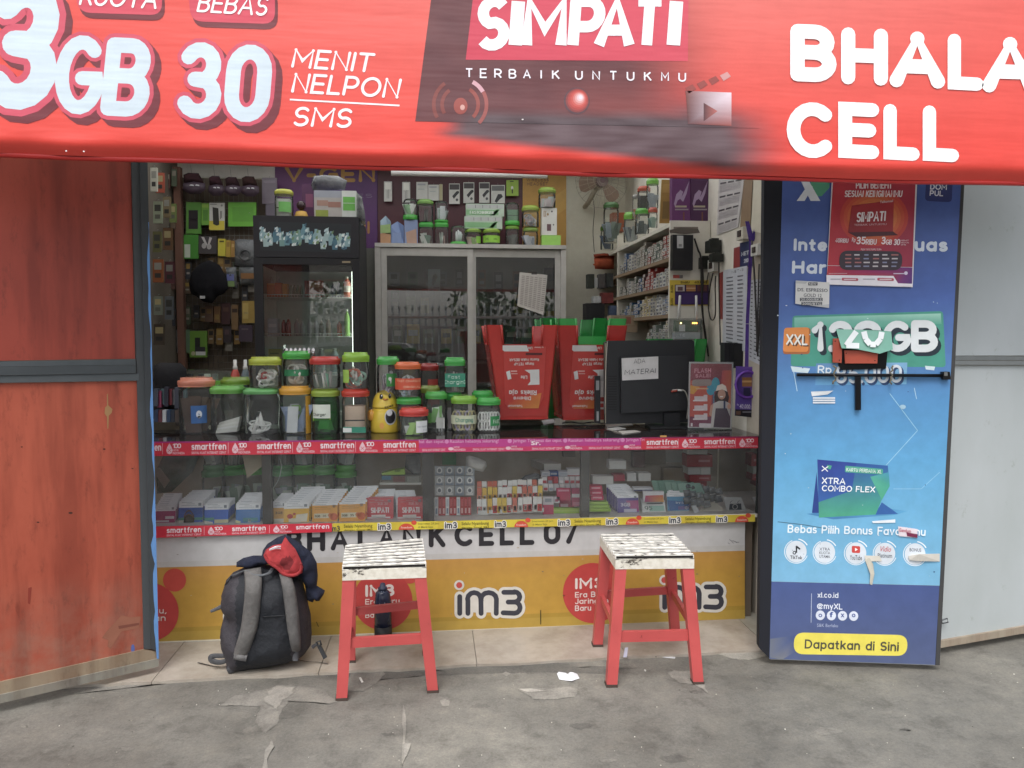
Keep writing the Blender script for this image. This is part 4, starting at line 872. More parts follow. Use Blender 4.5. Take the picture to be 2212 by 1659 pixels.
def bigim3(u0,u1,v0,v1):
    W_,H_=u1-u0,v1-v0
    q=lambda a,b: (u0+8+(W_-16)*a,v1-8-(H_-16)*b)
    st=[[q(.03,.03),q(.03,.58)],[q(.16,.03),q(.16,.45)]+[(q(.26,0)[0]+W_*.1*math.cos(R(t))*.95,q(0,.5)[1]-H_*.17*math.sin(R(t))) for t in range(180,-1,-30)]+[q(.37,.03)],[q(.37,.45)]+[(q(.49,0)[0]+W_*.11*math.cos(R(t)),q(0,.5)[1]-H_*.17*math.sin(R(t))) for t in range(180,-1,-30)]+[q(.61,.03)],
          [q(.73,.72),q(.9,.72)]+[(q(.9,0)[0]+W_*.075*math.cos(R(t)),q(0,.57)[1]-H_*.135*math.sin(R(t))) for t in range(90,-91,-30)]+[q(.8,.4)],[q(.8,.4),q(.9,.4)]+[(q(.9,0)[0]+W_*.08*math.cos(R(t)),q(0,.22)[1]-H_*.15*math.sin(R(t))) for t in range(90,-91,-30)]+[q(.72,.05)]]
    for wd,c,kk in ((23,'d9d5cb',K2),(10.5,'3a3b46',K2+2)):
        for i,pl in enumerate(st):
            o.stroke(f,pl,wd,c,kk+i*.07)
            for j,pt in enumerate(pl): o.pe(f,pt[0],pt[1],wd/2,wd/2,c,kk+.5+i*.07+j*.02,14)
    o.pr(f,u0+14,v1-46,u1-22,v1-12,'d9d5cb',K2+1.2)
    o.pe(f,u0+11,v0+11,11,11,'d9d5cb',K2+1.4,20); o.pe(f,u0+11,v0+11,6.5,6.5,'c8453c',K2+3.5,20)
bigim3(981,1133,1253,1335); bigim3(1424,1568,1242,1322)
bigim3(481,631,1268,1352)
for i in range(24): o.pe(f,U(350,1600),U(1150,1330),U(.8,3),U(.5,1.5),rnd.choice(['8d7f66','7d705c','b7a98c']),K2,6)
o.stroke(f,[(1168,1318),(1168,1349)],2,'3f3612',K2+4); o.stroke(f,[Z1(1235,735),Z1(1250,770)],1.5,'3f3612',K2)
for a in range(6): o.stroke(f,[Z2(1850+a*9,150+U(-12,12)),Z2(1862+a*12,160+U(-10,12))],1,'77777c',K2)
o.obj('lettering',cb)

# ================================================================== STOOLS
def stool(label,seat,feet,rungs,seedv):
    h=0.54; rr_=random.Random(seedv)
    c4=[onZ(u,v,h) for u,v in seat]                      # FL FR BR BL
    cen=sum(c4,Vector())/4
    t=th('wooden_stool',label,'stool',(cen.x,cen.y,-0.01),'painted wooden stools in front of the counter')
    FLc,FRc,BRc,BLc=c4
    n=8
    for i in range(n):                                        # slats across the seat
        a0=i/n+.016; a1=(i+1)/n-.032
        p=[FLc.lerp(BLc,a0),FRc.lerp(BRc,a0),FRc.lerp(BRc,a1),FLc.lerp(BLc,a1)]
        m=MB('wornpaint'); dz=rr_.uniform(-.0015,.0015); m.prism([q+Vector((0,0,dz)) for q in p],(0,0,-.016),'eeebe4')
        for (s0,s1,inn) in ((p[0],p[1],p[3]-p[0]),(p[3],p[2],p[0]-p[3])):      # paint flaked off along both edges
            q=26; wd=[max(0,.12+.45*noise.noise(Vector((j*.55+i*7,seedv,s0.y*9)))) for j in range(q+1)]
            for j in range(q): m.poly([s0.lerp(s1,x)+inn*w_+Vector((0,0,dz+.0003)) for x,w_ in ((j/q,0),((j+1)/q,0),((j+1)/q,wd[j+1]),(j/q,wd[j]))],'2e261f','matte')
        m.obj('slat',t)
    m=MB('wornpaint')                                       # apron under the slats
    for a,b in ((FLc,FRc),(FRc,BRc),(BRc,BLc),(BLc,FLc)):
        e=(b-a).normalized(); nn_=Vector((e.y,-e.x,0))
        m.prism([a+Vector((0,0,-.017)),b+Vector((0,0,-.017)),b+Vector((0,0,-.058)),a+Vector((0,0,-.058))],-nn_*.018,'ded9cc')
    m.obj('apron',t)
    m=MB('matte'); m.prism([q+Vector((0,0,-.0035)) for q in (FLc.lerp(BRc,.012),FRc.lerp(BLc,.012),BRc.lerp(FLc,.012),BLc.lerp(FRc,.012))],(0,0,-.010),'1a1512'); m.obj('seat_board',t)
    ex=(FRc-FLc).normalized(); ey=(BLc-FLc).normalized()
    tops=[FLc+ex*.024+ey*.024,FRc-ex*.024+ey*.024,BRc-ex*.024-ey*.024,BLc+ex*.024-ey*.024]
    F=[onZ(u,v,-.012) for u,v in feet[:2]]
    for k,(u,v) in enumerate(feet[2:]): F.append(onZ(u,v,-.0))
    F=[F[0]+ey*.01,F[1]+ey*.01,F[2],F[3]]
    def leg(i):
        T,B=tops[i]-Vector((0,0,.0585)),F[i]
        m=MB('stoolred'); w,d=.023,.020; k=len(m.v)
        for P_,s_ in ((B,.95),(T,1.05)):
            for sx,sy in ((-1,-1),(1,-1),(1,1),(-1,1)): m.v.append(P_+ex*sx*w*s_+ey*sy*d*s_)
        c=L('c34c4a'); 
        for ix in ((0,1,5,4),(1,2,6,5),(2,3,7,6),(3,0,4,7),(0,3,2,1),(4,5,6,7)): m.face([k+x for x in ix],c)
        m.obj('leg',t)
        m=MB('matte'); m.frame_box(B-ex*(w+.001)-ey*(d+.001),ex*(2*w+.002),ey*(2*d+.002),(0,0,.012),'4a3a33'); m.obj('foot',t)
    for i in range(4): leg(i)
    for (i,j,z,hh) in rungs:
        P0,P1=[F[x].lerp(tops[x]-Vector((0,0,.058)),z/.482) for x in (i,j)]
        e=(P1-P0).normalized(); nn_=Vector((e.y,-e.x,0)); cut=.022
        m=MB('stoolred'); m.frame_box(P0+e*cut-nn_*.009-Vector((0,0,hh/2)),e*((P1-P0).length-2*cut),nn_*.018,(0,0,hh),'c14a48'); m.obj('rung',t)
    return t
stool('red legged wooden stool with chipped white slats, beside the backpack',[(739,1223.7),(921,1217.6),(913,1161),(746,1176)],[(738,1512),(935,1495),(924,1412),(757,1428)],[(0,1,.225,.04),(3,2,.235,.034),(0,3,.16,.028),(1,2,.16,.028)],3)
stool('red legged wooden stool with chipped white slats, turned so its side shows',[(1329.6,1200.6),(1500,1199),(1452.6,1150),(1296,1151.7)],[(1321,1483),(1508,1477),(1458,1372),(1290,1394)],[(0,1,.20,.045),(3,2,.25,.035),(0,3,.24,.032),(1,2,.24,.032)],5)

# ================================================================== BACKPACK, JACKET, CAP, BOTTLE
YP=-0.40
bp=th('backpack','dark grey backpack with paler shoulder straps leaning on the counter banner','backpack',(onZ(575,1443,0).x,YP,0))
m=MB('nylon')
outl=[Z1(*p) for p in ((730,350),(850,330),(1000,345),(1090,390),(1140,450),(1165,560),(1195,680),(1202,820),(1195,900),(1150,965),(1060,1000),(900,1035),(700,1062),(615,1062),(600,960),(570,880),(562,780),(585,690),(625,690),(590,660),(565,600),(575,520),(600,440),(650,385))]
def bpcol(u,v): return '37343a' if (u<528 or u>640) else '1b1f26'
hgt=inflate(m,outl,YP+.07,.15,'3c393b','nylon',8,62,.012,11,.8,bpcol)
m.obj('bag',bp)
fbp=lambda u,v,k=0: onY(u,v,YP+.07-hgt(u,v)-.004-.001*k)
def ribbon(name,pts,w,col,par,thick=.012,f=fbp,m_='nylon',lift=0):
    P=bez([Vector((a,b,0)) for a,b in pts],6); ws=w if isinstance(w,list) else [w,w]
    m=MB(m_); n=len(P); base=0
    for i,p in enumerate(P):
        t=(P[min(i+1,n-1)]-P[max(i-1,0)]).normalized(); nx=Vector((-t.y,t.x)); q=i/(n-1)*(len(ws)-1); a=int(min(q,len(ws)-2)); wd=ws[a]+(ws[a+1]-ws[a])*(q-a)
        c0=f(p.x,p.y); 
        for s_,dy in ((-.5,-.25),(-.34,-1),(.34,-1),(.5,-.25),(.5,0),(-.5,0)):
            q3=f(p.x+nx.x*wd*s_,p.y+nx.y*wd*s_); q3.y=c0.y+dy*thick-lift; m.v.append(q3)
    c=L(col)
    for i in range(n-1):
        for j in range(6): m.face((i*6+j,i*6+(j+1) % 6,i*6+6+(j+1) % 6,i*6+6+j),c,None,True)
    m.face(range(6),c); m.face([(n-1)*6+j for j in range(6)][::-1],c)
    return m.obj(name,par)
ribbon('shoulder_strap',[Z1(785,358),Z1(793,450),Z1(785,600),Z1(770,740),Z1(740,850),Z1(705,955)],[36,35,33,30],'64625f',bp,.022)
ribbon('shoulder_strap',[Z1(1010,385),Z1(1040,480),Z1(1060,620),Z1(1075,760),Z1(1088,870),Z1(1092,930)],[32,33,30,20],'605e5c',bp,.022)
ribbon('strap_end',[Z1(708,948),Z1(690,1000),Z1(640,1062),Z1(612,1080)],[24,20,15],'3d3e42',bp,.008,lambda u,v,k=0: onY(u,v,YP-.035))
ribbon('stitched_tab',[Z1(665,962),Z1(755,972)],[13,13],'6a6968',bp,.026,lift=.006)
fl=lambda y_: (lambda u,v,k=0: onY(u,v,y_-.001*k))
ribbon('strap_end',[Z1(1088,905),Z1(1088,1005)],[14,13],'55565a',bp,.010,lambda u,v,k=0: onY(u,v,YP-.03))
fgz=lambda u,v,k=0: onZ(u,v,.006)
ribbon('webbing',[Z1(1100,1000),Z1(1180,1015),Z1(1250,1018),Z1(1315,1030)],[9,10,11,11],'45464a',bp,.004,fgz)
ribbon('webbing',[Z1(400,1020),Z1(460,1035),Z1(540,1050),Z1(600,1048)],[7,8,8],'45464a',bp,.004,fgz)
ribbon('webbing',[Z1(600,975),Z1(520,975),Z1(492,985),Z1(500,1010),Z1(560,1020),Z1(620,1000)],[9,12,12,9],'4c4d50',bp,.004,fl(YP))
ribbon('side_strap',[Z1(628,560),Z1(600,600),Z1(560,630),Z1(490,662)],[12,10,6],'57585a',bp,.004,fl(YP+.0))
ribbon('carry_handle',[Z1(650,400),Z1(740,365),Z1(790,395),Z1(850,400),Z1(905,385),Z1(930,350)],[7,7,7],'606569',bp,.006,lift=.012)
m=MB('satin'); m.tube([onY(*Z1(a,b),YP-.0) for a,b in ((1235,880),(1262,870),(1268,895),(1250,905))],.005,'3c4044',closed=True); m.prism([onY(*Z1(a,b),YP) for a,b in ((1238,905),(1265,900),(1310,985),(1285,1000))],(0,.008,0),'35383c'); m.obj('buckle',bp)
ribbon('webbing',[Z1(1205,915),Z1(1225,900),Z1(1240,892)],[8,6],'45464a',bp,.004,fl(YP))
ribbon('piping',[Z1(722,370),Z1(640,410),Z1(600,470)],[4,4],'2a2a2d',bp,.008)
ribbon('padding_seam',[Z1(852,700),Z1(1010,690)],[2.5,2.5],'15181d',bp,.004); ribbon('padding_seam',[Z1(780,925),Z1(1040,898)],[2.5,2.5],'15181d',bp,.004)
m=MB('cloth')
inflate(m,[Z1(*p) for p in ((670,350),(672,315),(720,285),(790,268),(850,268),(858,230),(890,185),(960,140),(1010,122),(1040,130),(1100,168),(1200,245),(1238,320),(1245,410),(1238,480),(1262,495),(1296,515),(1285,545),(1255,588),(1235,580),(1222,575),(1210,598),(1168,580),(1155,480),(1120,420),(1060,380),(960,330),(860,330),(780,352),(720,345))],YP+.06,.055,'1b2136','cloth',7,22,.02,26,.8)
tag(m.obj('jacket'),'dark navy jacket bundled over the top of the grey backpack','jacket')
m=MB('cloth')
rc=[Z1(*p) for p in ((1015,135),(1040,170),(1085,220),(1120,290),(1142,350),(1135,390),(1100,410),(1040,415),(985,385),(930,345),(880,300),(862,262),(880,225),(930,195),(990,185))]
inflate(m,rc,YP-.01,.045,'a92a2c','cloth',6,30,.012,30,.5,lambda u,v: '7f1f24' if (Vector((u,v))-Vector(Z1(1040,300))).length<14 else 'b02c30')
cp=th('baseball_hat','crumpled red cap with white stripes lying on the navy jacket','cap',onY(*Z1(1000,400),YP-.03))
m.obj('crown',cp)
fl2=fl(YP-.058)
ribbon('brim',[Z1(870,262),Z1(900,310),Z1(960,350),Z1(1010,395),(Z1(1075,405)),Z1(1120,380),Z1(1128,320)],[5,9,9,7,5],'a82a2e',cp,.01,fl(YP-.04),'cloth')
for a in (0,22): ribbon('stripe',[Z1(905,225+a*.2),Z1(950,205+a*.5),Z1(985,203+a*.7)],[2.4,2.8,2],'d9d4d8',cp,.003,fl(YP-.055+a*.0004),'cloth')
bt=onZ(827,1391,0); bo=th('water_bottle','dark blue and black drinking bottle standing behind the slatted stool','bottle',bt)
def dY(v,Y): return onY(827,v,Y).z
y_=bt.y+.03; m=MB('satin'); z1,z2,z3=dY(1350,y_),dY(1306,y_),dY(1274,y_); r_=19/F_PX*dep(bt)
m.lathe([(r_*.96,0,'1d1e20'),(r_,.01,'1d1e20'),(r_,z1,'1d1e20')],bt.x,y_,0,'1d1e20',n=24); m.obj('base',bo)
m=MB('gloss'); m.lathe([(r_*.97,z1),(r_*.97,z2),(r_*.93,z2+.02),(r_*.8,z3-.012),(r_*.5,z3)],bt.x,y_,0,'28304a',n=24); m.obj('body',bo)
m=MB('satin'); m.lathe([(r_*.52,z3),(r_*.52,z3+.012),(r_*.34,z3+.014),(r_*.3,z3+.03),(r_*.1,z3+.034)],bt.x,y_,0,'2b3350',n=16); m.obj('lid',bo)
m=MB('cloth'); m.tube([(bt.x-.004,y_-r_*.5,z3),(bt.x-.014,y_-r_,z2+.0),(bt.x-.006,y_-r_-.004,z2-.01)],.002,'8fa0b8'); m.tube([(bt.x+.004,y_-r_*.5,z3),(bt.x+.014,y_-r_,z2),(bt.x+.008,y_-r_-.004,z2-.012)],.002,'8fa0b8'); m.obj('cord_loop',bo)
m=MB('print'); fbt=faceY(y_-r_-.0008); m.text(fbt,'COSY',(818,1381),(836,1381),(818,1375),'8b8f93',1,.02); m.obj('lettering',bo)

# litter
def litter(pts,col,label,cat,z=-.01,th_=.004,crump=0.0,name='paper_scrap'):
    m=MB('matte'); P=[onZ(u,v,z) for u,v in pts]; c=sum(P,Vector())/len(P); k=len(m.v)
    for p in P: m.v.append(p+Vector((0,0,U(0,1)*crump)))
    for p in P: m.v.append(p.lerp(c,.45)+Vector((0,0,th_+U(0,1.5)*crump)))
    m.v.append(c+Vector((0,0,th_+crump*.3))); n=len(P)
    for i in range(n):
        j=(i+1) % n; m.face((k+i,k+j,k+n+j,k+n+i),L(col)); m.face((k+n+i,k+n+j,k+2*n),L(col))
    m.face([k+i for i in range(n)][::-1],L(col)); return tag(m.obj(name),label,cat)
litter([(1203,1459),(1207,1455),(1222,1457),(1234,1461),(1247,1460),(1252,1466),(1245,1468),(1235,1474),(1222,1470),(1208,1468)],'dcdde2','crumpled white paper on the concrete between the two stools','paper',crump=.012)
litter([(1350,1399),(1357,1398),(1354,1420),(1346,1420)],'d2d6ee','narrow white paper strip lying across the tile edge under a stool','paper',z=0.0,th_=.001)
litter([(1413,1414.5),(1459,1419),(1458,1423),(1413,1418)],'d3d2d4','long white receipt strip at the tile edge, printed in grey','paper',th_=.001)
litter([(775,1464),(779,1463),(785,1473),(781,1475)],'d8d5cc','small white cigarette end on concrete beside the stool with the bottle','cigarette end',th_=.006,name='cigarette_end')
litter([(1392,1446),(1396,1448),(1394,1451),(1391,1448)],'d6d3cc','tiny white scrap on concrete under the angled stool','paper',th_=.003)
m=MB('matte'); m.tube([onZ(1377,1414,-.006),onZ(1395,1412,-.005),onZ(1409,1416,-.006),onZ(1418,1419,-.007)],.0025,'57503a'); tag(m.obj('twig'),'thin dark twig lying at the tile edge under the angled stool','twig')
m=MB('concrete')
for i in range(150):
    u,v=U(0,2212),1450+209*U(0,1) ** 1.3; p=onZ(u,v,-.012); s_=U(.0015,.004)
    m.frame_box(p,(s_,s_*.3,0),(-s_*.2,s_,0),(0,0,s_*.6),rnd.choice(['d3cfc5','b9b4a8','8f897c','55524c']))
tag(m.obj('grit'),'fine pale grit and specks scattered over the concrete','grit',kind='stuff')
# ================================================================== GENERIC GOODS
def loc_on_counter(u,v,z=ZC): return onZ(u,v,z)
def cyl_face(cx,cy,r,z0,h,off=.001):
    """face function on a cylinder: a in degrees from the side facing the street (+ to the viewer's far side), b height 0..1"""
    base=math.atan2(CAM.y-cy,CAM.x-cx)
    def f(a,b,k=0):
        t=base+R(a); rr=r+off+.0008*k; return Vector((cx+rr*math.cos(t),cy+rr*math.sin(t),z0+h*b))
    return f
def coil(m,cx,cy,cz,a,b,col,tilt,n=18,r=.0022,loops=1,yaw=None):
    yaw=U(0,3.1) if yaw is None else yaw
    for l in range(loops):
        s_=1-.14*l; pts=[]
        for i in range(n):
            t=2*math.pi*i/n; x=a*s_*math.cos(t); z=b*s_*math.sin(t); y=.004*l
            x,y=x*math.cos(yaw)-y*math.sin(yaw),x*math.sin(yaw)+y*math.cos(yaw)
            pts.append((cx+x,cy+y+z*math.sin(tilt),cz+z*math.cos(tilt)))
        m.tube(pts,r,col,n=5,closed=True)
CONT={}
def jar(label,u0,u1,vt,vl,vb,Y=None,lid='4fae49',tint=(250,252,250),fill=('cable','e6e4df'),sq=0,flip=False,lab=None,group='accessory jars on the counter',cat='jar',name='plastic_jar',z=None,neck=.93,on=None):
    """a clear screw jar seen between u0..u1, lid vt..vl, foot vb"""
    uc=(u0+u1)/2
    if Y is None: p=onZ(uc,vb,ZC); Y=p.y+.03
    p=onY(uc,vb,Y); r=(u1-u0)/2/F_PX*dep(p)*(1.0 if not sq else .96); cx=p.x
    z0=z if z is not None else p.z; z1=onY(uc,vl,Y-r*.5).z; z2=onY(uc,vt,Y-r*.5).z
    if flip: z1,z0b=onY(uc,vl,Y-r*.5).z,z0
    t=th(name,label,cat,(cx,Y,min(z0,z1)),group); n=24 if not sq else 24
    kw=dict(n=n,sq=sq)
    if not flip:
        h=z1-z0; b_=MB('clear'); sh=min(.03,h*.22)
        b_.lathe([(r*.93,.002),(r*1.0,.012),(r*1.0,h-sh),(r*.985,h-sh*.6),(r*neck,h-sh*.15),(r*neck,h)],cx,Y,z0,tint,**kw,cap=False); b_.lathe([(r*.9,.002),(.001,.002)],cx,Y,z0,tint,cap=False,**kw); b_.obj('body',t)
        l_=MB('gloss'); H=z2-z1; l_.lathe([(r*neck*1.0,0),(r*1.03,.001),(r*1.035,H*.1),(r*1.0,H*.14),(r*1.035,H*.2),(r*1.04,H*.62),(r*1.0,H*.72),(r*.9,H*.74),(r*.88,H*.98),(r*.84,H)],cx,Y,z1,lid,n=28,sq=sq*.8); l_.obj('lid',t)
        zi,hi=z0+.006,h-sh
    else:   # stands on its lid; vt top of body, vl upper edge of the lid, vb the foot
        h=z2-z1; b_=MB('clear'); b_.lathe([(r*.95,0),(r*.95,h*.8),(r*.85,h*.95),(r*.6,h),(.001,h)],cx,Y,z1,tint,cap=False,**kw); b_.obj('body',t)
        l_=MB('gloss'); H=z1-z0; l_.lathe([(r*.97,0),(r*1.03,H*.1),(r*1.03,H*.9),(r*.95,H)],cx,Y,z0,lid,n=28,sq=sq*.8); l_.obj('lid',t); zi,hi=z1,h*.85
    kind,col=fill[0],fill[1]; cols=col if isinstance(col,list) else [col]
    m=MB('satin')
    if kind == 'cable':
        for i in range(14): coil(m,cx+U(-.32,.32)*r,Y+U(-.6,.35)*r,zi+hi*U(.18,.8),r*U(.3,.55),min(hi*.2,r*U(.3,.6)),rnd.choice(cols),U(-.6,.6),loops=2,r=.0046,n=12)
    elif kind == 'eight':
        for i in range(7):
            for s_ in (.28,.68): coil(m,cx+(i-3)*r*.24,Y-r*.35+U(-.1,.1)*r,zi+hi*s_,r*.17,hi*.2,cols[i % len(cols)],0,loops=2,r=.0042,yaw=U(-.4,.4))
    elif kind == 'knot':
        for i in range(8): coil(m,cx+U(-.3,.3)*r,Y-r*.2,zi+hi*U(.1,.3),r*.5,hi*.14,cols[0],U(.2,1.4),loops=1,r=.005,yaw=U(-1,1))
        for i in range(4): m.tube([(cx-r*.5+U(-.1,.1)*r,Y-r*.5,zi),(cx-r*.2+i*.03*r,Y-r*.5,zi+hi*.45),(cx+U(-.2,.0)*r,Y-r*.5,zi+hi*.62),(cx+U(0,.5)*r,Y-r*.45,zi+hi*.1)],.0055,cols[0],n=5)
    elif kind == 'pack':
        for i in range(10):
            w=r*U(.45,.85); hh=min(hi*U(.45,.9),r*2.1); a=U(-.45,.45); b2=U(-.3,.3)
            ax=Vector((math.cos(b2),math.sin(b2),0)); up=Vector((math.sin(a),0,math.cos(a)))
            m.frame_box(Vector((cx-w*.5+U(-.35,.35)*r,Y+(i-6)*r*.12,zi+U(0,.35)*(hi-hh))),ax*w,Vector((0,.004,0)),up*hh,rnd.choice(cols))
    elif kind == 'tilt':
        for i in range(7):
            a=R(U(55,80)); m.frame_box(Vector((cx-r*.7,Y-r*.6+i*r*.12,zi+i*.006)),Vector((r*1.35,0,r*.1+i*.004)),Vector((0,.05,.0)),Vector((.0,.012,.012)),rnd.choice(cols))
    elif kind == 'solid':
        m.box(cx-r*.72,cx+r*.72,Y-r*.6,Y+r*.6,zi,zi+hi*fill[2],cols[0]); m.box(cx-r*.72,cx+r*.72,Y-r*.62,Y-r*.6,zi+hi*fill[2]*.45,zi+hi*fill[2]*.5,'3a3330')
    elif kind == 'stick':
        for i in range(9):
            a=U(0,6.28); q=U(0,.6)*r; m.rod((cx+q*math.cos(a),Y+q*math.sin(a),zi),(cx+q*math.cos(a)+U(-.2,.2)*r,Y+q*math.sin(a),zi+hi*U(.6,.95)),r*.09,rnd.choice(cols),n=5)
    elif kind == 'plug':
        m.box(cx-r*.0,cx+r*.75,Y-r*.75,Y-r*.3,zi+hi*.12,zi+hi*.5,'e8e6e2'); 
        for a in (.25,.5): m.rod((cx+r*a,Y-r*.6,zi),(cx+r*a,Y-r*.6,zi+hi*.12),.003,'cfcfcf')
        for i in range(5): m.frame_box(Vector((cx-r*.6+i*r*.2,Y-r*.5+i*.004,zi+hi*.35)),Vector((r*.5,0,U(-.01,.01))),Vector((0,.01,0)),Vector((U(-.02,.02),0,hi*.5)),rnd.choice(cols))
    m.obj('contents',t)
    if lab:
        c,a0,a1,b0,b1=lab[:5]; f=cyl_face(cx,Y,r*(1.0 if not sq else 1.02),z0 if not flip else z1,(z1-z0) if not flip else (z2-z1))
        if sq:
            f=lambda a,b,k=0,Y_=Y-r*1.02,Z=(z0,z1-z0),w_=r: Vector((cx+math.sin(R(a))*w_,Y_-.0008*k,Z[0]+Z[1]*b))
        m=MB('print'); nseg=10
        for i in range(nseg):
            x0=a0+(a1-a0)*i/nseg; x1=a0+(a1-a0)*(i+1)/nseg; m.pp(f,[(x0,b0),(x1,b0),(x1,b1),(x0,b1)],c,1)
        for tx in lab[5:]:
            if tx[0] == 'T': _,s_,ta,tb,bb,bt_,tc,w=tx; m.pen(lambda u,v,k=0: f(u,v/100.,k),s_,(ta,bb*100),(tb,bb*100),(ta,bt_*100),w,tc,2)
            elif tx[0] == 'E': _,ca,cb_,ra,rb,ec=tx; m.pe(f,ca,cb_,ra,rb,ec,2,16)
            elif tx[0] == 'P': m.pp(f,tx[1],tx[2],1.6)
        m.obj('label',t)
    return t,(cx,Y,z0,z2,r)

def pack(name,label,cat,u0,v0,u1,v1,Y,d,col,prints=(),group=None,m='print',skew=0,hook=False,texts=()):
    """a flat or boxy packet whose front shows at u0..v1; prints are fractions of that front"""
    a,b,c,e=onY(u0+skew,v0,Y),onY(u1+skew,v0,Y),onY(u1,v1,Y),onY(u0,v1,Y)
    o=MB(m); o.prism([a,b,c,e],(0,d,0),col)
    def f(x,y,k=0): return a.lerp(b,x).lerp(e.lerp(c,x),y)+Vector((0,-.0009*(k),0))
    for p in prints:
        if p[0] == 'e': o.pe(f,p[1],p[2],p[3],p[4],p[5],p[6] if len(p)>6 else 1,14)
        elif p[0] == 'p': o.pp(f,p[1],p[2],p[3] if len(p)>3 else 1)
        else: o.pr(f,p[0],p[1],p[2],p[3],p[4],p[5] if len(p)>5 else 1)
    for tx in texts:
        s_,x0,x1,yb,yt,tc,w=tx; o.pen(lambda u,v,k=0: f(u/100.,v/100.,k),s_,(x0*100,yb*100),(x1*100,yb*100),(x0*100,yt*100),w,tc,2.5)
    if hook: q=a.lerp(b,.5); o.tube([q+Vector((0,.002,.0)),q+Vector((0,.004,.012)),q+Vector((0,.03,.016))],.0015,'8c8c8c','metal',5)
    return tag(o.obj(name),label,cat,group)

# ================================================================== JARS ON THE COUNTER
G_='4cb04a'; LM='8fc02a'; CH='b4c02e'
jar('wide clear jar with a salmon pink lid holding brown and blue packets',391,464,816,836,936,lid='d98468',fill=('pack',['8a7360','6f8fb5','9c8470','5f4d42']),neck=.72,lab=('3c6fae',-20,30,.25,.62,('E',5,.44,9,.08,'e4ecf2'),('E',5,.38,5,.03,'1f2c40')))
jar('square clear jar with a green lid holding white folded papers',461,529,833,850,936,lid='6fb84e',sq=.5,fill=('tilt',['fafaf6','f0f0ea','ffffff']),neck=.9)
J4=jar('square clear jar with a pale green lid holding a knot of thick white cable',532,604,838,851,937,lid='6cb968',sq=.5,fill=('knot','fafaf8'),neck=.9)
jar('low jar with an olive lid standing behind the square jars',481,541,815,832,905,Y=.46,lid='7f9c34',fill=('pack',['6c6a60','8d8b80']),z=ZC)
yy=J4[1][1]
jar('jar with a chartreuse lid holding white cables and round earphones',541,607.5,771,789,838,Y=yy-.004,lid=CH,fill=('cable',['fbfaf8','f4f1f0','d04a4a','ffffff','faf8f4']))
j6=jar('tall clear jar with a green lid holding looped cables round a green band',613,669,758,776,833,Y=yy+.05,lid='3fae3e',fill=('cable',['efeae8','f4f0ea']),lab=('2f8d5c',-60,60,.38,.62))
J7=jar('jar with a yellow lid and yellow sides holding blue and green packets',607,672,834,852.5,937,lid='e3a41e',fill=('pack',['7f93b8','9db0cf','86b75a','dfe3e6']),lab=('d9a018',38,72,.03,.97),neck=.96)
J9=jar('green tinted jar with a chartreuse lid and a white charger label',675,734,839,856.5,936,lid='9fba3c',tint=(120,205,120),fill=('pack',['3c9a4a','2f7f3d','a5d7a0']),lab=('e4ecdd',-62,18,.44,.8,('P',[(-62,.60),(18,.44),(18,.40),(-62,.36)],'9fd02c'),('T','Charger',-58,0,.50,.58,'1f3f22',.17)))
jar('clear jar with a red lid holding pale plastic sticks, on the jar stack',671,735,770,787.5,839,Y=J9[1][1],lid='c9342c',fill=('stick',['d7d4d0','b8b3b4','e9e6e4','7fc0a0']))
J11=jar('clear jar with a red lid holding a beige box',740,798,839.5,857,936,lid='cf3e2c',fill=('solid','d8bca4',.85))
jar('tall clear jar with a lime lid holding mint cable and an orange band',741,797.5,761,782,840,Y=J11[1][1],lid=LM,fill=('cable',['a9d8c8','e7806a','f1eee9','a9d8c8']),lab=('a5cf4a',-68,-30,.25,.72))
pack('charger_box','small green and white charger packet in front of the beige box jar','packet',741,923,790,935,.14,.02,'2d8f74',[(0,.1,.38,.9,'e3e6e1')])
jar('clear jar with a green lid and small green label behind the yellow chick jar',815,862,770,788,858,Y=.32,lid='43b04a',fill=('cable',['b9a9c0','cfc6d0','e0dce0']),lab=('3c9444',-8,50,.35,.74,('E',10,.58,8,.06,'e8f0e8')))
J17=jar('clear jar with a green lid under the orange lidded jar',858,909.5,857,873,928,lid='3fae48',Y=.27,fill=('pack',['5a5f58','72786e']),z=ZC)
jar('clear jar with an orange lid and an orange fast charging band',854,909,782,797.5,857,Y=.27,lid='e2682c',fill=('cable',['e2e6ec','bcd0e0','d9dde2']),lab=('e0552e',-75,75,.28,.68,('T','FAST CHARGING',-50,60,.55,.63,'f4cfae',.16),('T','ORIGINAL',-20,60,.34,.42,'f4cfae',.18)))
J18=jar('short clear jar with a red lid and a round white fast charging label',864,925,881,899,940,lid='d23a30',fill=('pack',['f2f5f2','a4d06a','d6dad6','5c6a5c']),lab=('e7eaea',8,62,.2,.78,('T','FAST CHARGING',14,56,.46,.54,'7d8790',.14),('P',[(40,.25),(56,.25),(56,.36),(40,.36)],'b5bcc2')))
jar('clear jar with a dark red lid and red label standing at the back',908,948,785,800.5,880,Y=.52,lid='9c2a28',fill=('pack',['3a3a38','55504c']),lab=('a83432',-10,60,.35,.85,('E',45,.6,10,.1,'cfd3d3')),z=ZC)
jar('jar with a matt olive lid between the orange and green lidded jars',908.5,950,833,849,905,Y=.42,lid='8f9f3a',fill=('pack',['66665c','807d70']),z=ZC)
jar('clear jar with a green lid holding a white plug charger',919,966,846,862,933,lid='4bb04a',fill=('plug',['f8f8f4','e2f4de','84c26a']),lab=('6fae5a',-75,-25,.3,.6))
jar('green lid of a clear jar under the teal fast charging box',960,999,847,864,915,Y=.36,lid='3ba848',fill=('pack',['c9c0c4','b8aeb2']),z=ZC)
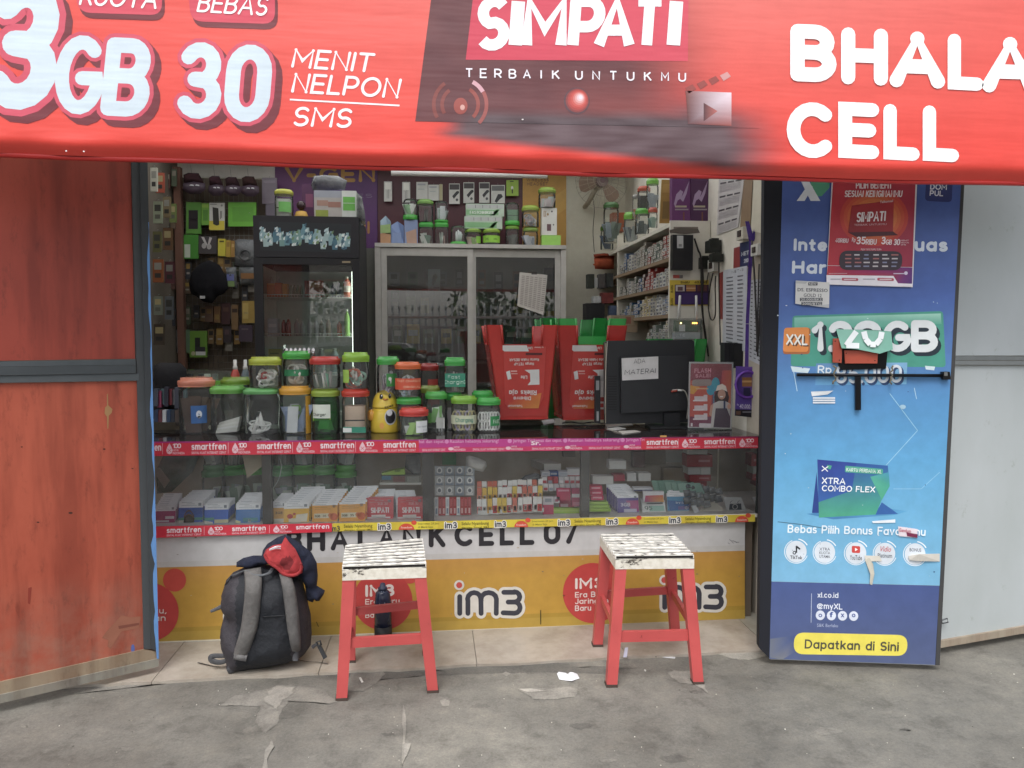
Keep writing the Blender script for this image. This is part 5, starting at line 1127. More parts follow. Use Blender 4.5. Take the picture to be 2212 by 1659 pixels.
jar('square clear jar with a tall green lid and a teal fast charging label',960,1005,772,790,847,Y=.36,lid='3fae48',sq=.6,fill=('stick',['e5d9d4','c9a9ae','d9dcd8','6fa57c']),neck=.97,lab=('2f9277',-88,88,.22,.72,('T','Fast',-45,30,.53,.66,'dfeee6',.13),('T','CharginG',-80,80,.33,.48,'dfeee6',.13)))
J21=jar('clear jar with a lime lid, a pale charging band and yellow cable rings',975,1030,855,872,934,lid='7fb92e',fill=('eight',['dccf9a','c9bcd8','dccf9a']),lab=('d3d8b8',-80,80,.32,.62,('T','Charging',-40,40,.4,.54,'5f9f8a',.15)))
jar('flat green lidded jar behind the last jar of white cables',1020,1065,844,858,915,Y=.34,lid='3ba848',fill=('pack',['b5a9a4','8d8480']),z=ZC)
jar('green lidded jar of white looped cables, last of the row by the red stools',1030,1081,859,875,934,lid='41b048',fill=('eight',['fdfcfa','f4f3f0']),lab=('2f9350',8,62,.28,.62,('T','FAST',22,58,.36,.5,'dcebdc',.2),('P',[(2,.3),(8,.3),(8,.5),(2,.5)],'e8e8e4')))
# battery tray on the tall green lidded jar
t0=j6[1]; bt_=th('battery_tray','clear tray of chrome battery tubes behind the green lidded jar','tray',onY(648,764,.42))
m=MB('clear'); m.pxbox(613,745,684,779,.42,.05,(250,250,250)); m.obj('tray',bt_)
for i in range(7):
    p=onY(619+i*9.6,775,.445); m=MB('chrome'); m.lathe([(.010,0),(.010,.055),(.004,.056),(.004,.059)],p.x,p.y,p.z,'c9c4c8',n=10); m.obj('battery',bt_)
# clear case with green rims, spray bottles, dark things behind the jars
cc=th('accessory_case','long clear plastic case with green rims behind the pink lidded jar','case',onY(436,870,.75))
m=MB('clear'); p=[onY(382+a,b,.72) for a,b in ((0,836),(110,838),(110,806),(102,801),(8,799),(0,804))]; m.prism(p,(0,.1,0),(240,250,242)); m.obj('case',cc)
for a,b in ((382,410),(455,490)): m=MB('gloss'); m.pxbox(a,822,b,838,.715,.1,'6fb33a'); m.obj('rim',cc)
for a,b,c in ((398,414,'1e1f22'),(428,440,'23252b'),(441,452,'d9d9d6'),(458,468,'7f7f82')): m=MB('satin'); m.pxbox(a,808,b,822,.73,.03,c); m.obj('contents',cc)
m=MB('satin'); m.box(onY(380,840,.72).x,onY(600,840,.72).x,.7,.85,ZC,onY(436,838,.72).z,'3a3733'); tag(m.obj('carton'),'dark carton behind the square jars carrying the clear case','carton')
for uc,c,c2,lb in ((509,'c4473c','dcdad6','small red liquid spray bottle behind the jars'),(531,'5f6f78','d9d8d6','small grey spray bottle with a white nozzle behind the jars')):
    p=onY(uc,838,.6); s_=dep(p)/F_PX; sb=th('spray_bottle',lb,'bottle',p)
    m=MB('gloss'); m.lathe([(9*s_,0),(9.5*s_,6*s_),(9.5*s_,28*s_),(6*s_,38*s_),(4*s_,42*s_)],p.x,p.y,p.z,c,n=14); m.obj('body',sb)
    m=MB('satin'); m.lathe([(5*s_,40*s_),(5*s_,46*s_),(3.5*s_,48*s_),(3.5*s_,61*s_)],p.x,p.y,p.z,c2,n=12); m.obj('nozzle',sb)
m=MB('cloth'); inflate(m,[(331,790),(345,783),(390,784),(402,796),(404,830),(404,900),(331,905)],.7,.08,'17161a','cloth',12); tag(m.obj('black_bag'),'black cloth bag lying behind the counter beside the orange door','bag')
for i in range(9):
    u=332+i*7.5; j=i % 6; pack('packet',['slate','magenta','teal','navy','dark red','grey'][j]+(' packet' if i<6 else ' second packet')+' in the heap behind the counter by the orange door','packet',u,U(835,848),u+9,U(872,885),.55+.01*(i % 3),.03,['3f4756','8a2f56','4d6a72','23283a','6e2530','7d8288'][j],group='packets heaped at the back of the counter by the door')
for i in range(7):
    u=333+i*9; pack('carton_pack',['first','second','third','fourth','fifth','sixth','seventh'][i]+' small carton from the orange door, row behind the pink lidded jar','carton',u,886,u+8,912,.5,.04,['1f3350','5a2530','b9bfc4','24405f','23303f','51463f','4c5a5c'][i],group='cartons in the lower row by the door')

# ------------------------------------------------------------------ chick jar
p=onZ(831,934,ZC); s_=dep(p)/F_PX; cy=p.y+.045
ck=th('chick_jar','shiny yellow chick shaped jar with orange beak and wings between the jars','jar',(p.x,cy,ZC))
m=MB('gloss'); q=[(30,0),(32,3),(31.5,20),(29.5,40),(27,52)]
m.lathe([(a*s_,b*s_) for a,b in q],p.x,cy,ZC,'ecc916',n=32); m.obj('body',ck)
m=MB('gloss'); m.lathe([(27.4*s_,53*s_),(27.6*s_,56*s_)]+[(27*math.cos(R(t))*s_,(58+33*math.sin(R(t)))*s_) for t in range(0,90,10)]+[(.001,91*s_)],p.x,cy,ZC,'eecb1a',n=32); m.obj('head',ck)
fck=faceY(cy-33*s_)
def csurf(u,v,k=0):
    q=onY(u,v,cy); rr={1: 31.5}.get(1)*s_; zz=(q.z-ZC)/s_
    rad=(33-zz*.075 if zz<53 else 27.4*math.sqrt(max(0.02,1-((zz-58)/33) ** 2 if zz>58 else 1)))*s_
    x=max(-.96,min(.96,(q.x-p.x)/rad)); return Vector((p.x+x*rad,cy-rad*math.sqrt(1-x*x)-.0012-.0006*k,q.z))
m=MB('print'); m.pe(csurf,825,855,4,5.5,'16140f',1,14); m.pe(csurf,826,853,1.4,1.8,'f2f2ee',2,8); m.pe(csurf,843,854,3,5,'16140f',1,14); m.pe(csurf,844,852,1.1,1.6,'f2f2ee',2,8); m.obj('eye',ck)
m=MB('gloss'); m.tube([csurf(829,860,1),csurf(834,861,12),csurf(840,860,1)],[.003,.006,.003],'e08a34'); m.obj('beak',ck)
m=MB('print'); 
for q in range(6): m.ring(csurf,845,898,12-q*2,2.05,'c9ccd0' if q == 0 else '2c2a2f',1+.1*q,20,ry=(12-q*2)*1.4)
for q in range(3): m.ring(csurf,843,889,6-q*2,2.05,'e4e5ea',3+.1*q,14,ry=(6-q*2)*1.1)
m.pen(csurf,'KNICHICK',(833,880),(851,876),(833,875.6),.2,'2c2a1c',1); m.obj('print',ck); m=MB('print'); m.pe(csurf,827,916,5,7,'eba52e',1,12); m.obj('heart_mark',ck)
m=MB('gloss'); m.lathe([(4*s_,-3*s_),(9*s_,0),(9*s_,16*s_),(4*s_,21*s_)],p.x-28*s_,cy-10*s_,ZC+28*s_,'e9a526',n=12); m.obj('wing',ck)

# ------------------------------------------------------------------ upturned plastic stools
def tub(name,label,ub0,ub1,ut0,ut1,vt,vb,vo,Y,col,inner,group,lab=None,open_=.22,dY=.0,wall=.006):
    pb=onY((ub0+ub1)/2,vb,Y); sc=dep(pb)/F_PX; z0,z1=pb.z,onY((ut0+ut1)/2,vt,Y).z; zo=onY(0,vo,Y).z if vo else z1
    xb0,xb1=onY(ub0,vb,Y).x,onY(ub1,vb,Y).x; xt0,xt1=onY(ut0,vt,Y).x,onY(ut1,vt,Y).x
    wb,wt=(xb1-xb0),(xt1-xt0); cxb,cxt=(xb0+xb1)/2,(xt0+xt1)/2; cyc=Y+wt/2
    t=th(name,label,'stool',(cxb,cyc,z0),group)
    m=MB('gloss')
    def P(side,a,z):                      # a in 0..1 along the side at height z
        h=(z-z0)/(z1-z0); w=wb+(wt-wb)*h; cx=cxb+(cxt-cxb)*h
        x,y=(a-.5)*w,-.5*w
        for _ in range(side): x,y=-y,x
        return Vector((cx+x,cyc+y,z))
    for s_ in range(4):
        zc=z0+.02
        outline=[(0.03,zc),(.97,zc),(1,zc+.015),(1,z1),(1-open_,z1),(1-open_,zo+.012),(1-open_-.03,zo),(open_+.03,zo),(open_,zo+.012),(open_,z1),(0,z1),(0,zc+.015)]
        pts=[P(s_,a,z) for a,z in outline]; inn=(Vector((cxb,cyc,0))-Vector((P(s_,.5,z0).x,P(s_,.5,z0).y,0))).normalized()*wall
        o=MB('gloss'); o.prism(pts,inn,col); o.obj('side',t)
        for a in (open_,1-open_):        # stiffening ribs beside the opening
            o=MB('gloss'); o.tube([P(s_,a,zo),P(s_,a,z1)],.007,col); o.obj('leg_rib',t)
    o=MB('gloss'); o.prism([P(i,.02,z0+.02) for i in range(4)],(0,0,-.02),col); o.obj('seat',t)
    return t,P,(z0,z1,zo,wb,wt)
GR='stacked plastic stools turned upside down on the counter'
def stool_print(P,z0,zo,k0=0):
    """advert label printed upside down on the front of the stool; coordinates are photo units of the first stool"""
    vt_,vb_=746,909
    def f(u,v,k=0):
        z=zo+(z0-zo)*(v-vt_)/(vb_-vt_); a=(u-(1082-(v-909)*-.31))/max(1,(1187+(v-909)*-.05+0)-(1082-(v-909)*-.31)); 
        q=P(0,(u-LL(v))/(RR(v)-LL(v)),z); q.y -= .002+.0008*k; return q
    LL=lambda v: 1082+(v-909)*.155; RR=lambda v: 1187+(v-909)*-.085
    m=MB('print'); W2='e3dcd8'
    m.pp(f,[(1088,750),(1180,750),(1176,860),(1165,884),(1101,884),(1092,874)],'c9382f',1)
    m.pp(f,[(1100,868),(1172,850),(1166,884),(1102,884)],['c9382f','d9762c','d98a30','d06a2c'],1.5)
    m.pp(f,[(1086,747),(1138,747),(1143,760),(1090,760),(1086,757)],'d6d4d2',2)
    m.pr(f,1136,763,1172,768,'5b2226',2)
    def up(t_,a,b,v0,v1,w=.2,c=W2): m.pen(f,t_,(b,v0),(a,v0),(b,v1),w,c,3)   # upside down, mirrored end to end
    up('Harga TETAP',1111,1154,784,790); up('Kuota Makin BESAR',1101,1165,775,781)
    m.pp(f,[(1134,800),(1166,799),(1167,832),(1141,833),(1147,825),(1146,808)],'dcdad8',3); up('Lite',1126,1140,812,820)
    m.pp(f,[(1094,804),(1102,801),(1106,819),(1098,821)],'dcdad8',3); m.pr(f,1104,801,1118,804,'e2a8a2',3); m.pr(f,1105,807,1119,809,'e2a8a2',3)
    up('Rileks aja',1101,1161,844,855,.2); up('Dibawa',1111,1149,858,866,.2); up('Telkomsel',1099,1131,876,881,.18)
    up('Lite',1141,1150,750,756,.2); up('by Telkomsel',1155,1174,750,753,.15)
    return m
Yst=.42
t1,P1,g1=tub('plastic_stool','upturned red plastic stool with an upside down advert, beside the jars',1082,1187,1050,1204.5,702,909,746,.30,'c22f26',None,GR,open_=.21)
stool_print(P1,g1[0],g1[2]).obj('printed_label',t1)
tub('plastic_stool','green upturned stool standing behind the two red ones',1188,1288,1172,1312,687,905,775,.80,'238a3c',None,GR,open_=.2)
t2,P2,g2=tub('plastic_stool','upturned red plastic stool with an upside down advert, partly behind the screen',1218,1330,1206,1355,703,909,746,.47,'bf2e26',None,GR,open_=.27)
stool_print(P2,g2[0],g2[2]).obj('printed_label',t2)
tub('plastic_stool','green stool nested inside the second red upturned stool',1226,1322,1207,1354,688,880,726,.475,'35b04e',None,GR,open_=.25)
tub('plastic_stool','green upturned stool standing behind the black screen',1440,1512,1425,1528,732,905,770,.62,'2a9a42',None,GR,open_=.25)

# ------------------------------------------------------------------ screen with note
tv=th('computer_monitor','large black flat screen turned to show its back, a handwritten note on it','monitor',onZ(1400,915,ZC))
YM=.34
m=MB('satin'); m.prism([onY(u,v,YM) for u,v in ((1306,740),(1316,736),(1494,734),(1500,738),(1503,912),(1307,916))],(0,.03,0),'26272b'); m.obj('case',tv)
m=MB('satin'); k_=len(m.v); m.prism([onY(u,v,YM-.03) for u,v in ((1341,772),(1484,768),(1488,886),(1342,893))],(0,.03,0),'2b2c30'); m.obj('rear_housing',tv)
m=MB('satin'); 
for i in range(14): m.pr(faceY(YM),1313,812+i*5.5,1332,814+i*5.5,'131417',1.5,'satin')
m.obj('vent',tv)
m=MB('satin'); m.prism([onY(u,v,YM-.004) for u,v in ((1306.5,742),(1310,741),(1309,914),(1307,914))],(0,.004,0),'8d8470'); m.obj('trim',tv)
zt=onZ(1400,905,ZC); m=MB('satin'); m.prism([(zt.x-.14,YM-.1,ZC+.002),(zt.x+.16,YM-.1,ZC+.002),(zt.x+.14,YM+.08,ZC+.002),(zt.x-.12,YM+.08,ZC+.002)],(0,0,.012),'1c1d20'); m.box(zt.x-.04,zt.x+.05,YM-.035,YM-.002,ZC+.014,ZC+.08,'202125'); m.obj('base',tv)
m=MB('print'); f=faceY(YM-.034); m.prism([f(u,v) for u,v in ((1342.6,774),(1422,770),(1422,818),(1344,822))],(0,.001,0),'d9d6d6'); 
m.pen(f,'ADA',(1369,786),(1394,784),(1369,776),.09,'4c4a50',1,round_=False); m.pen(f,'MATERAI',(1349,810),(1416,806),(1350,799),.1,'4c4a50',1,round_=False)
tag(m.obj('handwritten_note'),'white paper note handwritten with two words on the back of the screen','note')
m=MB('satin'); m.tube(bez([onY(1312,738,YM-.01),onY(1309,790,YM-.02),onY(1307,880,YM-.03),onZ(1309,918,ZC+.004),onZ(1325,931,ZC+.003),onZ(1352,936,ZC+.003)]),.0024,'b3aca0'); tag(m.obj('cable'),'thin white cable hanging down the edge of the black screen','cable')
m=MB('satin'); m.tube(bez([onY(1452,843,YM-.035),onY(1466,842,YM-.04),onY(1480,846,YM-.05),onY(1487,870,YM-.04),onY(1484,905,YM-.02)]),.004,'a8a49c'); m.tube([onY(1450,846,YM-.04),onY(1463,844,YM-.042)],.006,'a83f2c'); m.tube([onY(1464,843,YM-.042),onY(1474,844,YM-.045)],.0055,'d9d9d6'); tag(m.obj('video_cable'),'video cable with a red and white plug in the back of the screen','cable')
for i in range(7): m=MB('satin'); a=onZ(1470+i*4,905,ZC+.004); m.tube(bez([a,a+Vector((.03,-.03,.03)),a+Vector((-.05-.02*i,-.05,.005)),a+Vector((-.16-.03*i,-.02-.01*i,.003))]),.0035,rnd.choice(['1c1c1f','232327','4a3a34'])); tag(m.obj('cable'),'dark cable lying in the tangle under the screen','cable','dark cables tangled under the screen')
pack('leaning_card','white and red printed card wedged beside the left edge of the screen','card',1294,800,1306,905,.40,.004,'d8cfcb',[(0,0,1,.22,'b9b4b0'),(0,.55,1,.64,'a52f28'),(0,.8,1,1,'a03c2e'),(.2,.68,.8,.76,'c23a30')])
pack('thin_tablet','thin black slab standing beside the screen and the second red stool','box',1285,812,1297,914,.37,.02,'1e1d20',[(.2,.1,.8,.3,'8d8d90'),(.3,.75,.7,.95,'9a9a9c')])
for q,c,lb in (([(1310,926),(1335,922),(1352,925),(1330,929)],'cfcdc9','small white slip on the dark counter under the screen'),([(1308,917),(1360,913),(1368,917),(1312,922)],'d4d1cc','folded white paper lying at the foot of the screen'),([(1336,931),(1372,929),(1384,932),(1345,937)],'c9c5be','white slip nearest the edge tape under the screen'),([(1170,908),(1196,905),(1200,912),(1174,917)],'d6d8dc','white card lying on the dark counter beside the front red stool'),([(1420,906),(1452,903),(1455,908),(1423,910)],'bfc0be','pale card under the black screen')):
    m=MB('print'); m.prism([onZ(u,v,ZC+.004) for u,v in q],(0,0,-.003),c); tag(m.obj('paper_slip'),lb,'paper')
for u,v in ((1215,914),(1240,920),(1262,914)):
    m=MB('satin'); a=onZ(u,v,ZC+.008); m.tube(bez([a,a+Vector((.05,.01,.004)),a+Vector((.10,-.015,0)),a+Vector((.17,.01,0))]),.004,'151518'); tag(m.obj('cable'),'short black cable on the counter between stools and screen','cable','short black cables on the counter by the stools')

# ------------------------------------------------------------------ acrylic stand with flash sale card
YA=.17; st=th('acrylic_stand','clear acrylic stand holding a pink and orange flash sale card','sign',onZ(1533,930,ZC))
m=MB('clear'); m.prism([onY(u,v,YA-.004) for u,v in ((1488,780),(1585,781),(1581,938),(1485,938))],(0,.003,0),(244,246,246)); z_=onZ(1485,938,ZC); m.box(onY(1485,938,YA).x,onY(1581,938,YA).x,YA-.0,YA+.09,ZC+.001,ZC+.004,(240,244,244)); m.obj('holder',st)
m=MB('print'); f=faceY(YA); m.prism([f(u,v) for u,v in ((1489,782),(1584,783),(1580,926),(1486,924))],(0,.002,0),'e4dcdc')
m.pp(f,[(1492,785),(1581,786),(1577,924),(1489,922)],['c9455c','d2525c','b05a86','a8506e'],1); m.pp(f,[(1491,822),(1540,822),(1535,900),(1490,900)],['d85c4c','dd6a44','d9584c','d85c50'],1.5); m.pp(f,[(1560,800),(1580,800),(1578,880),(1555,870)],['d2525c','dd6a44','e08040','d06050'],1.5)
m.pp(f,[(1491,832),(1512,836),(1498,852),(1491,850)],'e8a23a',2)
m.pen(f,'FLASH',(1500,806),(1536,805),(1500,796),.24,'e58fa0',3); m.pen(f,'SALE!',(1502,816),(1535,815),(1502,808),.24,'e58fa0',3)
m.rrect(f,[(1495,820),(1538,819),(1537,834),(1494,834)],7,'a9938f',2.5); m.pr(f,1503,838,1530,841,'e8b088',2.5)
m.pe(f,1546,830,9,15,'4fb0c8',2,20); m.pe(f,1535,842,9,12,'47a6c2',2.2,20); m.pr(f,1541,850,1543,880,'3f96b4',2)
for v_ in (858,878,898): m.pr(f,1500,v_-2,1520,v_+6,'e6d4d8',3); m.pr(f,1497,v_+6,1526,v_+9,'f0e2e4',3.2); m.pr(f,1520,v_-5,1528,v_+9,'ead8dc',3.4)
m.pr(f,1492,914,1496,921,'efe4e6',3); m.rrect(f,[(1510,914),(1538,915),(1537,924),(1510,923)],3,'e6dade',3)
# the printed woman on the card: hat, hair, face, dungarees
m.pp(f,[(1546,846),(1550,838),(1560,835),(1570,840),(1575,858),(1573,868),(1560,872),(1545,868),(1543,858)],'4a2f2c',3); m.pe(f,1559,852,8.5,11,'dda58c',4,18); m.pp(f,[(1546,845),(1550,833),(1560,829),(1568,834),(1571,846),(1560,841)],'e8d9cb',5)
m.pr(f,1555,856,1562,858,'f2ece8',5); m.pp(f,[(1540,872),(1553,866),(1566,866),(1577,872),(1577,924),(1535,923),(1538,890)],'d9d0cc',3.5); m.pp(f,[(1546,882),(1570,882),(1577,900),(1577,924),(1541,923)],'5c4858',4.2); m.pr(f,1563,866,1567,884,'3f4b6a',4.6); m.pp(f,[(1535,876),(1541,872),(1537,900),(1532,896)],'dda58c',4.4); m.pe(f,1575,878,4,6,'dda58c',4.6,12)
m.obj('printed_card',st)

# ------------------------------------------------------------------ purple tag on its lanyard
YT=.10; pt=th('charger_card','purple price card with a round loop hanging on a purple lanyard','card',onY(1615,903,YT))
m=MB('print'); f=faceY(YT); m.prism([f(u,v) for u,v in ((1590,791),(1641,793),(1640,903),(1588,898))],(0,.003,0),'5a3f9a'); m.pp(f,[(1588,884),(1640,886),(1640,903),(1588,898)],'1d1a26',1); m.pp(f,[(1590,791),(1641,793),(1641,850),(1589,850)],['6a4cae','7a4cb0','6a3a9a','4a3490'],.8)
m.text(f,'40.000',(1597,882),(1620,883),(1598,873),'d9d3ea',2,.01); m.text(f,'/30hr',(1621,883),(1632,883.5),(1621,878),'d9d3ea',2,0); m.text(f,'Rp',(1592,876),(1596,876),(1592,872),'d9d3ea',2,0); m.pr(f,1603,815,1624,835,'a06a3a',2); m.pr(f,1603,822,1624,826,'d9a868',3); m.pr(f,1606,838,1621,862,'2a2350',2); m.pr(f,1624,842,1627,860,'cfc8e0',2.4); m.pr(f,1590,888,1600,896,'6b4a3c',2); m.pr(f,1604,889,1632,891,'8a8a92',2); m.obj('card',pt)
m=MB('gloss'); m.tube([f(1615.6+26*math.cos(R(a)),831+28*math.sin(R(a)),10) for a in range(0,360,15)],.0085,'6b3aa8',closed=True); m.obj('loop',pt)
m=MB('cloth'); m.prism([f(u,v) for u,v in ((1611,700),(1618,700),(1617,792),(1609,792))],(0,.002,0),'5a3a9a'); m.prism([f(u,v) for u,v in ((1619,520),(1627,520),(1618,699),(1611,699))],(0,.002,0),'5a3a9a'); m.prism([f(u,v) for u,v in ((1610,478),(1618,478),(1626,505),(1635,478),(1643,478),(1629,521),(1618,521))],(0,.002,0),'4f3690'); m.obj('lanyard',pt)
# ================================================================== INSIDE THE DISPLAY CASE
C4=lambda x,y: (305+.1991*x,935.2+.1991*y); C5=lambda x,y: (677.7+.1991*x,935.2+.1991*y); C6=lambda x,y: (1084+.2604*x,935.2+.2604*y)
CASEY=lambda u,v: max(onZ(u,v,ZF+.001).y,YC+.004)
def simrow(desc,fu0,fu1,vt,vb,bu,bv,n,low,prints=(),texts=(),split=.32):
    """a row of upright SIM packs: the first shows its printed front, the rest stand behind, each a little higher in view"""
    Y0=CASEY((fu0+fu1)/2,vb); a=onY(fu0,vb,Y0); w=onY(fu1,vb,Y0).x-a.x; H=onY(fu0,vt,Y0).z-a.z
    za=ZF+.001
    tilt=.018; o=MB('print'); o.prism([(0,0,0),(w,0,0),(w,tilt,H),(0,tilt,H)],(0,.0035,0),'f4f6f9')
    f=lambda x,y,k=0: Vector((w*x,tilt*(1-y)-.0008*k,H*(1-y)))
    o.pr(f,0,split,1,1,low,1)
    for p in prints:
        if p[0] == 'e': o.pe(f,p[1],p[2],p[3],p[4],p[5],2,14)
        elif p[0] == 'p': o.pp(f,p[1],p[2],1.6)
        else: o.pr(f,p[0],p[1],p[2],p[3],p[4],2)
    for s_,x0,x1,yb,yt,tc,wt in texts: o.pen(lambda u,v,k=0: f(u/100.,v/100.,k),s_,(x0*100,yb*100),(x1*100,yb*100),(x0*100,yt*100),wt,tc,3.5)
    for i in range(3): o.pr(f,.12+.2*(i % 2),.06+i*.07,.55+.1*i,.08+i*.07,'a9b0b8',1)
    o.pr(f,.80,.10,.92,.24,'8f969e',1)
    gname='starter packs: '+desc
    first=o.obj('sim_card_pack',base=(0,0,0)); tag(first,'front pack of the '+desc,'SIM card pack',gname)
    dy=.021; back=onY(bu,bv,Y0+dy*(n-1)); dz=max(0,(back.z-H-za))/max(1,n-1); dx=(back.x-a.x)/max(1,n-1)
    first.location=(a.x,Y0,za)
    for i in range(1,n):
        c=first.copy(); coll.objects.link(c); c.location=(a.x+dx*i+U(-.0015,.0015),Y0+dy*i,za+dz*i+U(-.001,.001)); c.rotation_euler=(0,0,U(-.02,.02))
        c['label']='pack behind the first of the '+desc
    if n>2:       # stepped rack under the row
        r_=MB('clear'); 
        for i in range(1,n): 
            if dz*i>.004: r_.box(a.x+dx*i+.002,a.x+dx*i+w-.002,Y0+dy*i-.001,Y0+dy*i+.006,za,za+dz*i-.0006,(250,250,250))
        if r_.v: tag(r_.obj('stepped_rack'),'clear stepped rack under the '+desc,'rack')
simrow('magenta and white packs by the orange door',335,378,1094,1129,350,1067.6,8,'bc4280',[(.5,.62,.95,.78,'e8e0e6'),(.05,.86,.7,.96,'e6dde4'),('p',[(0,.9),(.4,.5),(.4,1),(0,1)],'c9507f')])
simrow('blue packs with a brown rubber band',385,438,1083.5,1128,412,1060.6,9,'3f6cc4',[(0,.78,1,.9,'4f9f8a'),('p',[(0,.92),(.3,.8),(.3,1),(0,1)],'d9d7c9'),('p',[(.0,.34),(1,.34),(1,.6),(.5,.7)],'3a62b8')])
simrow('low blue packs with a cream strip',441.4,493,1088.5,1131,456,1077,7,'4474d6',[(.42,.8,1,.98,'d9d4a8'),(0,.7,.4,.84,'5fae9a'),('p',[(0,.84),(.35,.92),(.35,1),(0,1)],'d9d7c9')])
simrow('blue packs beside the first dark post',509,562,1088.5,1129,527,1066,8,'3a80c8',[(.3,.75,.9,.95,'3f8f96'),(.5,.8,.62,.98,'d9e4e6'),('p',[(0,.84),(.2,.92),(.2,1),(0,1)],'d9d7a0')])
simrow('orange yellow packs just past the first post',589,615.6,1084.5,1127,607,1066.6,8,'eaab30',[(.1,.85,.9,1,'e2dbc8')],[('3GB',.2,.8,.62,.5,'5a4218',.2)])
YW=[('e',.25,.7,.12,.12,'c9483a'),('e',.42,.58,.06,.06,'c9483a'),('p',[(.5,.62),(.95,.56),(.92,.98),(.45,.98)],'e6e0cc'),(.2,.8,.7,1,'e4ddc6')]
simrow('yellow packs with a red dot',612.6,667.4,1086.5,1128,649,1053.7,9,'f2bb22',YW)
Y35=[(.08,.55,.66,.8,'e6dfc0'),('e',.85,.74,.16,.2,'d9662c'),('e',.72,.66,.1,.12,'e07a34'),(.1,.2,.6,.24,'c98f2a'),(.1,.3,.75,.33,'c98f2a')]
T35=[('3GB',.1,.32,.74,.62,'6b5414',.2),('35',.42,.56,.74,.62,'6b5414',.2)]
simrow('orange 3GB packs beside the red dotted packs',674,729,1088.5,1127,697,1058.6,8,'f0a92a',Y35,T35,.12)
simrow('orange 3GB packs beside the red packs',732.5,789,1085.5,1126,763,1051.7,9,'f0a92a',Y35,T35,.12)
RS=[(.0,.9,.9,.97,'e6dcdc'),(.2,.8,.72,.98,'dcd4d0'),('p',[(0,.55),(1,.55),(1,.8),(0,.8)],'c8303c')]
RT_=[('SIMPATI',.18,.84,.72,.44,'eadfe0',.22),('3GB 30',.42,.8,.34,.22,'d9a2a6',.16)]
simrow('white topped packs behind the first red pack',806,849,1080,1117,812,1057.6,8,'c9ccd2',[],[])
simrow('red packs, first of two beside the orange ones',790.8,849,1076.6,1121,792,1076,2,'cf3640',RS,RT_,0)
simrow('white topped packs behind the second red pack',856,900,1080,1117,853,1060.6,7,'c9ccd2',[],[])
simrow('red packs beside the wide dark post',859,914.6,1075.6,1121,861,1075,2,'cf3640',RS,RT_,0)
m=MB('cloth')                                       # brown rubber band tangle
for k_ in range(3): m.tube([onY(408+10.5*math.sin(R(t))*(1 if t<180 else 1),1112+(9+k_)*-math.cos(R(t*2))*.5-4*math.cos(R(t)),CASEY(408,1128)-.006-.002*k_) for t in range(0,360,20)],.0022,'8a6a50',closed=True)
inflate(m,[(398,1118),(404,1112),(414,1113),(420,1120),(419,1130),(396,1130)],CASEY(408,1128)-.003,.01,'5a5040','cloth',4)
tag(m.obj('rubber_band'),'brown rubber bands looped over the front blue pack by the orange door','rubber band')
# jars behind the SIM packs
gj='green lidded jars standing inside the glass case'
for i,(uc,c,v_) in enumerate(((462,'4a8f52',1017),(508,'43a047',1013),(551,'58ad3f',1012),(612,'3f9a4a',1015),(657,'5aae40',1012),(702,'4fa34a',1012),(748,'58a848',1018))):
    jar(['jar of pale packets, nearest the orange door inside the glass case','jar with a green lid behind the low blue packs','jar with a grass green lid beside the first dark post','jar with a deep green lid just past the first post','jar with a grass green lid behind the yellow packs','jar with a green lid behind the orange packs','last green lidded jar before the second post'][i],
        uc-23,uc+23,v_-3,v_+13,1090,Y=.30,lid=c,fill=('pack',['b9c2b4','8fa391','d6dad2','6c8f72','a9a9b4']),group=gj,z=ZF)
    jar('upper jar standing upside down on the '+['first','second','third','fourth','fifth','sixth','seventh'][i]+' green lidded jar in the case',uc-21,uc+21,955,1004,v_-4,Y=.30,lid=c,flip=True,fill=('stick' if i % 2 else 'pack',['c9cbd0','b9c4c4','dfe2e2','9aa4a8']),group=gj,z=onY(uc,v_-2,.26).z)
m=MB('matte'); m.prism([onY(u,v,.10) for u,v in (C4(1090,215),C4(1340,215),C4(1400,295),C4(1150,490))],(0,.004,0),'b3a68c'); tag(m.obj('envelope'),'beige paper envelope hanging behind the first dark post in the case','envelope')
m=MB('film'); inflate(m,[C4(160,400),C4(250,230),C4(640,225),C4(560,420),C4(330,640),C4(170,660)],.2,.05,'5c9a58','film',8); tag(m.obj('plastic_bag'),'crumpled green plastic bag in the corner of the case by the orange door','bag')
m=MB('print'); m.prism([onY(u,v,.05) for u,v in (C4(160,380),C4(200,380),C4(310,520),C4(250,600),C4(165,470))],(0,.004,0),'8d8a82'); tag(m.obj('paper_tag'),'grey paper tag hanging in the case corner by the orange door','paper')
m=MB('satin'); m.tube(bez([onY(*C4(1480,250),.02),onY(*C4(1520,330),.02),onY(*C4(1500,480),.02),onY(*C4(1430,600),.02),onY(*C4(1330,690),.02)]),.0018,'b9c4bc'); tag(m.obj('wire'),'thin pale wire curving down behind the front glass','wire')
YM2=.16
def cbox(u0,v0,u1,v1,col,lb,d=.05,Y=None,cat='box',side=None,prints=(),group=None,name='box',texts=(),m='print',skew=0): return pack(name,lb,cat,u0,v0,u1,v1,CASEY((u0+u1)/2,v1) if Y is None else Y,d,col,prints,group,m,skew,texts=texts)
cbox(*C5(730,462),*C5(1165,540),'6d6a5e','grey tray of small goods on a white ledge behind the red packs',.08,.2,'tray',prints=[(.02,.05,.25,.6,'4a7f9a'),(.3,.1,.6,.9,'7c4a44'),(.65,.1,.95,.9,'8a8a80')]); cbox(*C5(715,541),*C5(1165,562),'cfcdc3','white ledge behind the red packs',.12,.18,'shelf',name='ledge')
